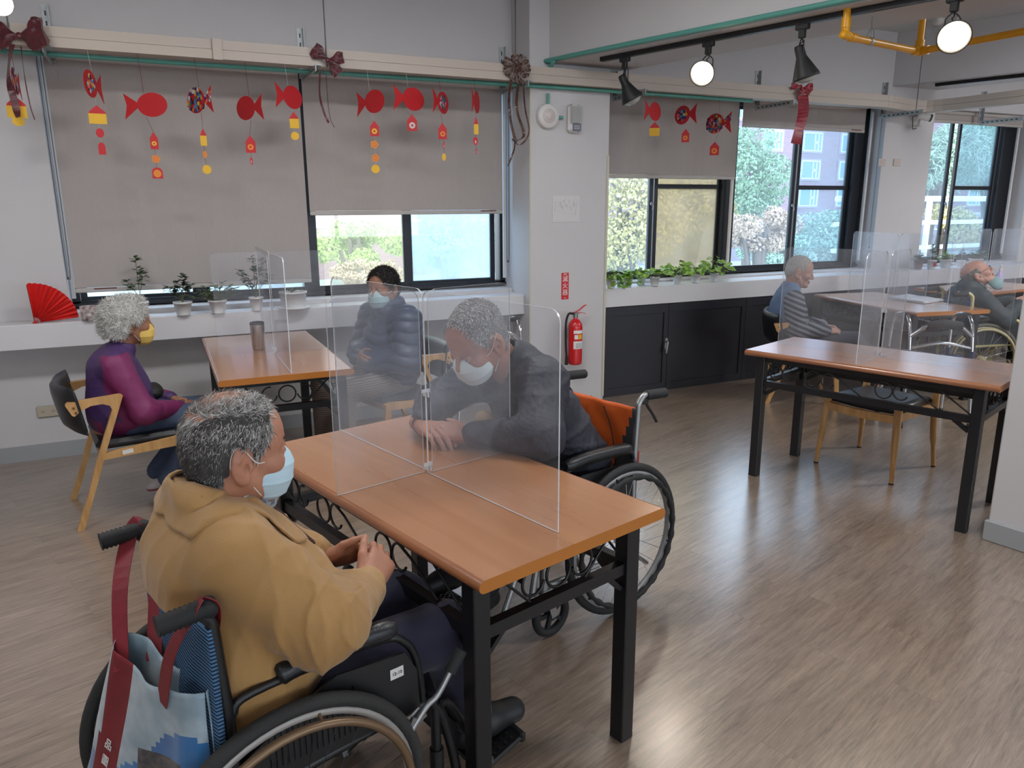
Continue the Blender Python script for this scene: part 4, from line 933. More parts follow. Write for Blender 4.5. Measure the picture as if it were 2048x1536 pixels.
def head_field(c, R, sc=1.0, res=.003, cheek=1.0, neck_to=None, wrinkle=.0, nose=1.0, closed_eye=False):
    c = np.array(c, float); T = lambda x, y, z: c+(x*R[0]+y*R[1]+z*R[2])*sc
    nt = np.array(neck_to) if neck_to is not None else T(-.04, 0, -.19)
    m = .15*sc; lo = np.minimum(c-m, nt-.09); hi = np.maximum(c+m, nt+.07); F = Field(lo, hi, res)
    E = lambda p, r, k=.015, op='u', RR=None: F.ell(T(*p), np.array(r)*sc, RR if RR is not None else R, k, op)
    Cc = lambda a, b, ra, rb=None, k=.012, op='u': F.cap(T(*a), T(*b), ra*sc, (rb if rb is not None else ra)*sc, k, op)
    E((-.012, 0, .040), (.098, .076, .088), .01); E((.030, 0, .030), (.060, .064, .070), .03)
    E((.028, 0, -.035), (.060, .058*cheek, .072), .03); E((-.04, 0, -.01), (.062, .066, .06), .03)
    for s in (-1, 1):
        Cc((.0, s*.052*cheek, -.045), (.064, s*.022, -.090), .020, .017, .02); E((.060, s*.040*cheek, -.020), (.026, .022*cheek, .022), .018)
        Cc((.082, s*.016, .027), (.066, s*.046, .024), .0095, .009, .012)
    Cc((.076, 0, -.092), (.074, 0, -.094), .020, k=.02)
    for s in (-1, 1): E((.094, s*.031, .006), (.015, .017, .011), .010, 's')
    # nose
    Cc((.090, 0, .018), (.110*nose, 0, -.022), .0075, .0105, .010); E((.104*nose, 0, -.027), (.014, .011, .010), .008)
    for s in (-1, 1): E((.096, s*.011, -.030), (.010, .008, .008), .006)
    for s in (-1, 1): E((.102, s*.006, -.037), (.005, .0035, .004), .003, 's')
    # lips
    Cc((.0935, -.016, -.056), (.0935, .016, -.056), .0068, k=.007); Cc((.092, -.014, -.066), (.092, .014, -.066), .0072, k=.007); Cc((.0985, 0, -.056), (.0985, 0, -.056), .005, k=.006)
    Cc((.104, -.024, -.061), (.104, .024, -.061), .0028, k=.003, op='s')
    # lids
    for s in (-1, 1):
        E((.0795, s*.031, .006), (.0135, .0145, .0125), .004)
        Cc((.0925, s*.019, .001 if closed_eye else .004), (.088, s*.044, .0005 if closed_eye else .003), .0016, k=.002, op='s')
        Cc((.086, s*.020, -.010), (.082, s*.043, -.011), .0045, .004, .008)
    if wrinkle > 0:
        for z in (.045, .056, .067): Cc((.094-.2*(z-.045), -.028, z), (.094-.2*(z-.045), .028, z), .0016, k=.004, op='s')
        for s in (-1, 1):
            Cc((.098, s*.018, -.034), (.084, s*.032, -.066), .0022, k=.006, op='s')
    # ears
    for s in (-1, 1):
        RR = rot(0, 0, 0); er = np.array([R[0]*cos(.28)-R[1]*s*sin(.28)*1.0, R[1]*cos(.28)+R[0]*s*sin(.28), R[2]])
        E((-.012, s*.079, -.004), (.023, .009, .040), .006, RR=er); E((-.006, s*.076, -.038), (.012, .008, .013), .006)
        E((-.007, s*.0895, .003), (.013, .0065, .025), .004, 's', er); E((-.001, s*.0860, -.014), (.008, .010, .010), .003, 's')
        Cc((-.020, s*.088, .002), (-.010, s*.089, .020), .0032, k=.004); E((.007, s*.077, -.014), (.005, .006, .009), .005)
    F.chain([T(-.028, 0, -.045), nt], [.056*sc, .060*sc], .03)
    for s in (-1, 1): F.cap(T(-.01, s*.035, -.06), nt+R[1]*s*.03+R[0]*.02, .022*sc, .018*sc, .02)
    return F, T
def add_eyes(T, R, sc, parent):
    for s in (-1, 1):
        e = MB(); e.ell(T(.0805, s*.031, .0055), (.0122*sc,)*3, None, 8, 12, 0); e.ell(T(.0895, s*.0312, .005), (.0042*sc, .0055*sc, .0055*sc), R, 6, 10, 1); e.build('eye', [M_eye, M_iris], parent)
def hand_field(F, wrist, f, n, side, curls, sc=1.0, thumb=(.62, .70, -.25), spread=1.0, k=.006):
    """side +1 left, -1 right; n = back-of-hand direction"""
    f = np.array(f, float); f /= np.linalg.norm(f); n = np.array(n, float); n -= f*(n@f); n /= np.linalg.norm(n)
    s = np.cross(f, n) if side > 0 else np.cross(n, f); w = np.array(wrist, float); P = lambda a, b, c: w+(f*a+s*b+n*c)*sc
    F.cap(P(-.05, 0, 0), P(.01, 0, 0), .0245*sc, .0225*sc, .012)
    offs = (.0285, .0098, -.0095, -.0275); lens = ((.044, .026, .021), (.048, .030, .022), (.045, .028, .022), (.036, .021, .019)); kn = (.086, .090, .086, .078)
    for i in range(4):
        F.cap(P(.012, offs[i]*.6, 0), P(kn[i], offs[i], .002), .0145*sc, .0112*sc, .013)
    F.ell(P(.045, 0, -.006), (.040*sc, .034*sc, .014*sc), np.array([f, s, n]), .012)
    F.cap(P(.02, .022, -.010), P(.045, .034, -.010), .016*sc, .013*sc, .014)
    for i in range(4):
        p = P(kn[i], offs[i], .002); cc = curls[i] if hasattr(curls[i], '__len__') else (curls[i]*.8, curls[i]*1.1, curls[i]*.8); a = 0; r = (.0098, .0090, .0080, .0068)
        lat = s*(.10*spread)*(1.5-i)/1.5*.6
        if i == 3: r = tuple(x*.9 for x in r)
        for j in range(3):
            a += cc[j]; d = f*cos(a)-n*sin(a)+lat*cos(a); d /= np.linalg.norm(d); q = p+d*lens[i][j]*sc
            F.cap(p, q, r[j]*sc, r[j+1]*sc, .0035 if j == 0 else .003); p = q
    d = f*thumb[0]+s*thumb[1]+n*thumb[2]; d /= np.linalg.norm(d); p = P(.028, .028, -.008); q = p+d*.036*sc; F.cap(p, q, .0135*sc, .0115*sc, .008)
    d2 = d*.75+f*.55-n*.15; d2 /= np.linalg.norm(d2); q2 = q+d2*.030*sc; F.cap(q, q2, .0110*sc, .0098*sc, .003); d3 = d2*.85+f*.4; d3 /= np.linalg.norm(d3); F.cap(q2, q2+d3*.022*sc, .0098*sc, .0078*sc, .003)
def torso_body(F, J, fat=1.0):
    pel, ch, nk = [np.array(J[k], float) for k in ('pelvis', 'chest', 'neck')]
    F.ell(pel, (.12, .15, .10), k=.03); F.ell(ch, (.10*fat, .14, .15), k=.05); F.cap(pel, ch, .11, .10, .05); F.cap(ch, nk, .07, .045, .04)
    for s, a in ((-1, 'R'), (1, 'L')):
        sh, el, wr = [np.array(J[k+a], float) for k in ('sh', 'el', 'wr')]
        F.cap(nk+(sh-nk)*.2, sh, .04, .045, .03); F.cap(sh, el, .042, .034, .02); F.cap(el, wr, .034, .022, .015)
        hp, kn, an = [np.array(J[k+a], float) for k in ('hip', 'kn', 'an')]
        F.cap(hp, kn, .068, .048, .03); F.cap(kn, an, .046, .032, .02); to = np.array(J['to'+a], float); F.cap(an, to, .034, .025, .02)
def strands(head_mesh, T, R, c, sc, n, seed, maskf, lenf, flowf, matf, mats, parent, name='hair', width=.0011, base_parts=None):
    """a hair mesh made of many thin tapering locks rooted on the scalp"""
    p, q = head_mesh; rs = np.random.RandomState(seed); cen = p[q].mean(1)
    e1 = p[q[:, 2]]-p[q[:, 0]]; e2 = p[q[:, 3]]-p[q[:, 1]]; nr = np.cross(e1, e2); ar = np.linalg.norm(nr, axis=1); nr /= ar[:, None]+1e-12
    loc = (cen-c)@np.array(R).T/sc; mk = maskf(loc)*ar; mk[mk < 0] = 0; idx = rs.choice(len(q), n, p=mk/mk.sum())
    u = rs.rand(n, 4); u /= u.sum(1)[:, None]; root = (p[q[idx]]*u[:, :, None]).sum(1); N_ = nr[idx]; lo = loc[idx]
    if (N_*(root-c)).sum() < 0: N_ = -N_
    L_ = lenf(lo, rs); fl, lift = flowf(lo, rs); fl = fl@np.array(R); fl = fl-N_*(fl*N_).sum(1)[:, None]; fl /= np.linalg.norm(fl, axis=1)[:, None]+1e-9
    d0 = fl*(1-lift[:, None])+N_*lift[:, None]; d0 /= np.linalg.norm(d0, axis=1)[:, None]; bend = fl*.9+N_*.12+rs.normal(size=(n, 3))*.22; bend /= np.linalg.norm(bend, axis=1)[:, None]
    p0 = root-N_*.001; p1 = root+d0*L_[:, None]*.5+N_*.0012; p2 = p1+(d0*.45+bend*.55)*L_[:, None]*.5
    sd = np.cross(d0, N_); sd /= np.linalg.norm(sd, axis=1)[:, None]+1e-9; w = (width*(.6+.8*rs.rand(n)))[:, None]
    V = np.stack([p0-sd*w, p0+sd*w, p1+sd*w*.8, p1-sd*w*.8, p2+sd*w*.15, p2-sd*w*.15], 1).reshape(-1, 3)
    k = np.arange(n)[:, None]*6; Q = np.concatenate([k+np.array([[0, 1, 2, 3]]), k+np.array([[3, 2, 4, 5]])], 0); mi = matf(lo, rs); MI = np.concatenate([mi, mi])
    me = bpy.data.meshes.new(name); me.vertices.add(len(V)); me.vertices.foreach_set('co', V.astype(f32).ravel()); me.loops.add(Q.size); me.loops.foreach_set('vertex_index', Q.astype(np.int32).ravel())
    me.polygons.add(len(Q)); me.polygons.foreach_set('loop_start', np.arange(0, Q.size, 4, dtype=np.int32)); me.polygons.foreach_set('loop_total', np.full(len(Q), 4, np.int32))
    for m in mats: me.materials.append(m)
    me.polygons.foreach_set('material_index', MI.astype(np.int32)); me.update(calc_edges=True)
    o = bpy.data.objects.new(name, me); COL.objects.link(o); o.parent = parent; o['kind'] = 'stuff'; return o
def sstep(a, b, x): t = np.clip((x-a)/(b-a), 0, 1); return t*t*(3-2*t)
def scalp_mask(lo, front=.045, low=-.075, bald=0.0):
    x, y, z = lo[:, 0], lo[:, 1], lo[:, 2]
    hl = np.interp(z, [-.10, -.06, -.02, .0, .02, .05, .09, .14], [-.055, -.045, -.028, .022, .030, front-.005, front, front])
    m = (x < hl) & (z > low+.02*(np.abs(y) > .05)) & ~((np.abs(y) > .055) & (x > -.042) & (x < .020) & (z < .034) & (z > -.065)) & ((x*x+y*y+(z-.03)**2) < .0145) 
    m = m.astype(float)*sstep(0, .02, hl-x+.008)
    if bald > 0: r = np.sqrt(((x+.03)/.075)**2+(y/.055)**2); m = m*np.where(z > .075, np.clip(r*.75-.30, .06, 1), 1)
    return m
def cap_shell(T, R, c, sc, thick, maskfn, res=.003, lump=0, lump_scale=1.0, seed=3, extra=None, low=-.09, front=.05):
    """under-layer of hair hugging the skull"""
    F = Field(c-.17*sc, c+.17*sc, res); E = lambda p, r, k=.015, op='u': F.ell(T(*p), np.array(r)*sc, R, k, op)
    E((-.012, 0, .040), (.098+thick, .076+thick, .088+thick), .01); E((-.04, 0, -.01), (.062+thick, .066+thick, .06+thick), .03)
    E((.025, 0, .035), (.055+thick, .062+thick, .068+thick), .03)
    if extra: extra(E, F)
    X, Y, Z = F.grid(); lx = ((X-c[0])*R[0][0]+(Y-c[1])*R[0][1]+(Z-c[2])*R[0][2])/sc; ly = ((X-c[0])*R[1][0]+(Y-c[1])*R[1][1]+(Z-c[2])*R[1][2])/sc; lz = ((X-c[0])*R[2][0]+(Y-c[1])*R[2][1]+(Z-c[2])*R[2][2])/sc
    if lump: F.F = F.F-lump*fold_noise(lx*lump_scale, ly*lump_scale, lz*lump_scale, seed).astype(f32)
    hl = np.interp(lz, [-.10, -.06, -.02, .0, .02, .05, .09, .14], [-.055, -.045, -.028, .020, .030, front-.005, front, front])
    cut = np.maximum((lx-hl)*.8, (low-lz)); ear = np.sqrt(((lx+.010)/.026)**2+((np.abs(ly)-.085)/.04)**2+((lz+.010)/.046)**2)-1
    F.F = np.maximum(F.F, cut.astype(f32)*sc); F.F = np.maximum(F.F, (-ear*.02).astype(f32)); return F
def mask_mesh(T, R, c, sc, col, parent, label, name='face_mask', down=0.0, res=.0022, pleat=True, loops=True):
    cc = T(.055, 0, -.045); F = Field(cc-.115*sc, cc+.115*sc, res); E = lambda p, r, k=.015, op='u': F.ell(T(*p), np.array(r)*sc, R, k, op); dz = -down
    E((.052, 0, -.055+dz), (.066, .066, .062), .0); E((.078, 0, -.030+dz), (.036, .034, .030), .02); E((.066, 0, -.085+dz), (.036, .040, .028), .02)
    X, Y, Z = F.grid(); ax = lambda i: ((X-c[0])*R[i][0]+(Y-c[1])*R[i][1]+(Z-c[2])*R[i][2])/sc
    lx, ly, lz = ax(0), ax(1), ax(2)-dz
    if pleat: F.F = F.F-.0022*(1-np.abs(np.sin(lz*95)))**3*1.0-.0010*fold_noise(lx, ly, lz, 5).astype(f32)
    F.F = np.maximum(F.F, -(F.F+.0045)); slant = .028+.22*np.clip(-.0-lz-.04, -.03, .06)
    cut = np.maximum.reduce([(slant-lx)+np.zeros_like(F.F), (lz+.006+.25*np.abs(ly)-.010)+np.zeros_like(F.F)-.006, (-.118-lz)+np.zeros_like(F.F)])
    F.F = np.maximum(F.F, cut.astype(f32)*sc); mo = mesh_obj(name, [F.mesh()], mat('mask_'+name+label, col, .8, bump=.08, bscale=400), parent)
    if loops:
        b = MB()
        for s in (-1, 1):
            b.tube(smooth_path([T(.040, s*.066, -.016+dz), T(.018, s*.077, -.004), T(-.008, s*.084, .024), T(-.022, s*.082, .030), T(-.032, s*.078, .012), T(-.030, s*.077, -.018), T(.0, s*.074, -.048+dz), T(.034, s*.062, -.088+dz)], 6), .0013*sc, 5)
        b.build('ear_loop', M_label, mo)
    return mo
def shoe(an, to, m, parent, name='shoe', w=.042, h=.05, sole=None):
    an = np.array(an, float); to = np.array(to, float); F = Field(np.minimum(an, to)-.11, np.maximum(an, to)+.10, .005); d = to-an; d[2] = 0; d /= np.linalg.norm(d)
    heel = an-d*.035; heel[2] = to[2]; F.chain([heel, (heel+to)/2+np.array([0, 0, .008]), to], [w*.85, w*.98, w*.86], .02); F.cap(an, heel+d*.04, w*.95, w*.9, .02)
    F.plane((0, 0, min(to[2], heel[2])-w*.62), (0, 0, -1)); F.plane(an+np.array([0, 0, h*.5]), (0, 0, 1))
    zb = min(to[2], heel[2])-w*.62
    return mesh_obj(name, [laplace(*F.mesh(), 1)], [m, sole or m], parent, matfn=lambda C: (C[:, 2] < zb+.016).astype(int))

HAIR_D = mat('hair_black', (26, 23, 22), .5); HAIR_M = mat('hair_grey', (96, 92, 90), .5); HAIR_L = mat('hair_light_grey', (158, 154, 150), .5); HAIR_W = mat('hair_white', (205, 202, 198), .5); HAIR_DG = mat('hair_dark_grey', (52, 50, 50), .5)
def person(label, P0, ang):
    return thing('person', label, 'person', (P0[0], P0[1], 0), ang)
def body_mesh(o, J, headF, hands, m, fat=1.0):
    lo = np.array([-.35, -.40, 0.0]); hi = np.array([1.15, .40, 1.12]); F = Field(lo, hi, .012); torso_body(F, J, fat)
    hm = laplace(*headF.mesh(), 1, .4); parts = [hm, F.mesh()]
    for H in hands: parts.append(laplace(*H.mesh(), 1, .4))
    return mesh_obj('body', parts, m, o), hm
def hands_pair(wr, wl, fr, fl, nr, nl, cr_, cl, sc=1.0, res=.0028, tr=(.62, .7, -.25), tl=(.62, .7, -.25), sep=False):
    wr = np.array(wr, float); wl = np.array(wl, float); lo = np.minimum(wr, wl)-.16; hi = np.maximum(wr, wl)+.17
    if sep:
        A = Field(wr-.2, wr+.2, res); hand_field(A, wr, fr, nr, -1, cr_, sc, tr); B = Field(wl-.2, wl+.2, res); hand_field(B, wl, fl, nl, 1, cl, sc, tl); return [A, B]
    A = Field(lo, hi, res); hand_field(A, wr, fr, nr, -1, cr_, sc, tr); B = Field(lo, hi, res); hand_field(B, wl, fl, nl, 1, cl, sc, tl)
    A.F = np.minimum(A.F, B.F); return [A]
def sleeve(F, J, a, r, k=.03, cuff=.92):
    sh, el, wr = [np.array(J[q+a], float) for q in ('sh', 'el', 'wr')]; w2 = el+(wr-el)*cuff
    F.cap(sh, el, r[0], r[1], k); F.cap(el, w2, r[1], r[2], k)
def cut_neck(F, nk, up, r0=.06, r1=.075, L=.25):
    F.cap(np.array(nk)+np.array(up)*.02, np.array(nk)+np.array(up)*L, r0, r1, .004, 's')
def raise_layer(F, reg, t):
    """second cloth layer of thickness t where the region field reg<0"""
    F.F = np.minimum(F.F, np.maximum(F.F-t, reg.astype(f32)))
# ================================================================== THINGS ON WALLS, SILLS AND TABLES
def V3(p): return np.array(p, float)
RX = np.array([C_R[0], C_R[1], 0.0])            # horizontal image-right direction
# ---- column: alarm, emergency lamp, sketch, sign, extinguisher
p = at_y(1093, 233, COLY); o = thing('fire_alarm_bell', 'round white alarm sounder on the column under the trunking', 'alarm', tuple(p))
MB().lathe([(.088, 0), (.090, -.012), (.084, -.035), (.078, -.042), (.001, -.042)], (0, 0, 0), (0, 1, 0), 32).build('body', M_white, o)
b = MB(); b.lathe([(.05, -.042), (.048, -.047), (.001, -.048)], (0, 0, 0), (0, 1, 0), 24); b.lathe([(.028, -.0485), (.026, -.052), (.001, -.0525)], (0, 0, 0), (0, 1, 0), 20); b.build('sounder_cap', mat('offwhite_plastic', (205, 196, 194), .5), o)
b = MB(); b.tube([(-.004, -.03, .08), (-.004, -.03, .155)], .011, 8); b.tube([(.08, -.018, -.004), (.125, -.018, -.004)], .011, 8); b.build('conduit', M_green, o)
p = at_y(1145, 238, COLY); o = thing('emergency_light', 'wall emergency lamp with clear dome beside the round alarm', 'lamp', tuple(p))
MB().box((0, -.022, 0), (.105, .044, .20), bev=.02).build('base', M_white, o)
m, N, L, P = new_mat('clear_ribbed_plastic'); P.inputs['Base Color'].default_value = (.8, .8, .8, 1); P.inputs['Roughness'].default_value = .12; P.inputs['Transmission Weight'].default_value = .6; P.inputs['IOR'].default_value = 1.3
b = MB()
F_ = [(-.046+.092*i/24) for i in range(25)]
vs = [(x, -.044-.036*sqrt(max(0, 1-(x/.047)**2))-.002*(i % 2), z) for z in (-.035, .085) for i, x in enumerate(F_)]; b.add(vs, [(i, i+1, i+26, i+25) for i in range(24)], 0, True); b.add([vs[i] for i in range(25, 50)], [tuple(range(25))]); b.build('dome', m, o)
MB().box((.012, -.0455, -.062), (.07, .004, .05)).build('name_plate', mat('plate_blue_grey', (92, 96, 116), .3), o)
b = MB(); [b.box((.012, -.048, -.048-.012*k), (.052, .001, .0035)) for k in range(3)]; b.build('plate_lines', M_label, o)
p = at_y(1132, 418, COLY-.001); o = thing('pencil_drawing', 'faint pencil sketch on paper taped to the column', 'drawing', tuple(p))
MB().box((0, -.001, 0), (.235, .001, .195)).build('sheet', mat('paper_white', (205, 203, 203), .8), o)
rs = random.Random(4); b = MB()
for k in range(46):
    x = -.07+.15*rs.random(); z = .02+.045*rs.random()-.25*(x+.02 if x > 0 else 0)*.6
    b.bar((x, -.002, z), (x+.02*rs.uniform(-1, 1), -.002, z+.03*rs.uniform(-1, 1)), .0012, .0004)
for q in (((-.10, -.01), (.08, -.045)), ((.08, -.045), (.095, .06)), ((-.09, .06), (-.1, -.02)), ((-.10, -.085), (.07, -.09))): b.bar((q[0][0], -.002, q[0][1]), (q[1][0], -.002, q[1][1]), .0012, .0004)
b.build('pencil_lines', mat('pencil', (140, 140, 144), .7), o)
p = at_y(1130, 572, COLY-.001); o = thing('extinguisher_sign', 'red vertical sign with white characters above the fire extinguisher', 'sign', tuple(p))
M_red = mat('sign_red', (196, 30, 36), .4); MB().box((0, -.001, 0), (.064, .0016, .205)).build('plate', M_red, o)
for k, ch in enumerate('滅火器'): text_mesh(ch, .050, (0, -.0022, .052-.052*k), (1, 0, 0), (0, 0, 1), M_label, 'character', o)
text_mesh('消防', .016, (0, -.0022, .090), (1, 0, 0), (0, 0, 1), M_label, 'small_characters', o); text_mesh('0000', .010, (0, -.0022, -.092), (1, 0, 0), (0, 0, 1), M_label, 'small_digits', o)
e0 = V3((2.905, 4.985, .345)); o = thing('fire_extinguisher', 'red fire extinguisher hung on the column below the red sign', 'fire extinguisher', tuple(e0))
M_ext = mat('extinguisher_red', (200, 26, 34), .25, coat=.4)
MB().lathe([(.001, 0), (.045, 0), (.054, .008), (.056, .03), (.056, .295), (.050, .325), (.032, .350), (.018, .358), (.016, .372)], (0, 0, 0), (0, 0, 1), 32).build('cylinder', M_ext, o)
b = MB(); b.cyl((0, 0, .37), (0, 0, .395), .02, n=14); b.box((0, 0, .40), (.035, .03, .025), bev=.005); b.build('valve', M_alu, o)
b = MB(); b.ribbon(smooth_path([(-.02, 0, .408), (.03, 0, .425), (.075, 0, .455), (.095, 0, .462)], 4), .022, (0, 1, 0), .004); b.ribbon(smooth_path([(-.005, 0, .395), (.05, 0, .405), (.085, 0, .395)], 4), .018, (0, 1, 0), .004); b.build('lever', M_ext, o)
b = MB(); b.tube(smooth_path([(-.02, 0, .40), (-.06, .0, .40), (-.078, .01, .33), (-.078, .01, .18), (-.07, .01, .06)], 6), .009, 8); b.lathe([(.010, 0), (.014, -.07)], (-.07, .01, .07), (0, 0, 1), 10); b.build('hose', M_rubber, o)
ax = [-.35+1.1*k/10-pi/2 for k in range(11)]
def wrap(z0, z1, m, name, a0=-pi/2-.75, a1=-pi/2+.75, r=.0566):
    b = MB(); n = 14; vs = [(r*cos(a0+(a1-a0)*i/n), r*sin(a0+(a1-a0)*i/n), z) for z in (z0, z1) for i in range(n+1)]; b.add(vs, [(i, i+1, i+n+2, i+n+1) for i in range(n)], 0, True); return b.build(name, m, o)
wrap(.13, .19, M_label, 'paper_label'); wrap(.25, .275, M_label, 'name_band'); wrap(.205, .243, mat('label_yellow', (222, 170, 40), .5), 'round_yellow_mark', -pi/2-.05, -pi/2+.6, .0568); wrap(.207, .240, M_label, 'round_white_mark', -pi/2-.62, -pi/2-.12, .0568)
b = MB(); [b.box((0, -.0575, .142+.010*k), (.05, .001, .0025)) for k in range(4)]; b.build('label_lines', mat('ink_grey', (110, 110, 116), .6), o)
MB().box((0, .072, .25), (.05, .044, .06)).build('wall_hook', M_zinc, o)
# ---- outlets, sockets, camera
p = at_y(97, 822, WY); o = thing('wall_outlet', 'beige double power outlet low on the wall behind the woman', 'outlet', tuple(p)); MB().box((0, -.006, 0), (.125, .011, .072), bev=.004).build('plate', mat('outlet_beige', (176, 166, 148), .45), o)
b = MB(); [b.box((s*.028+q*.006, -.0125, 0), (.002, .001, .014)) for s in (-1, 1) for q in (-1, 1)]; b.build('slots', M_blk, o)
for px, lb in ((1763, 'left one of two beige switch plates on the wall between the right windows'), (1793, 'right one of two beige switch plates on the wall between the right windows')):
    p = at_y(px, 325, WY); o = thing('switch_plate', lb, 'switch', tuple(p), 0, 'switch plates between the right windows'); MB().box((0, -.005, 0), (.10, .01, .07), bev=.003).build('plate', mat('switch_pinkish', (192, 178, 172), .5), o); MB().box((0, -.0105, 0), (.03, .003, .036)).build('rocker', mat('switch_pinkish', (192, 178, 172), .5), o)
p = at_y(1836, 252, 5.30); o = thing('security_camera', 'small white security camera on a bracket at the far right window', 'camera', tuple(p))
MB().lathe([(.045, 0), (.045, .01), (.012, .02), (.010, .09), (.001, .09)], (0, 0, -.01), (0, -.2, 1), 16).build('mount', M_white, o)
d = V3((.75, -.55, -.22)); d /= np.linalg.norm(d); q0 = V3((-.03, -.0, .10)); b = MB(); b.lathe([(.001, 0), (.030, 0), (.034, .01), (.034, .13), (.001, .13)], q0, d, 18); b.build('body', M_white, o); b = MB(); b.lathe([(.036, .12), (.036, .135), (.026, .137), (.001, .131)], q0, d, 18); b.lathe([(.012, .138), (.001, .142)], q0, d, 12); b.build('lens_ring', M_blk, o)
MB().tube(smooth_path([q0, q0+V3((-.06, 0, -.02)), V3((-.08, 0, .03)), V3((-.07, 0, -.03)), V3((-.02, 0, -.02))], 5), .004, 6).build('cable', M_blk, o)
MB().box((.0, .03, .135), (.06, .10, .04)).build('ceiling_bracket', M_blk, o)

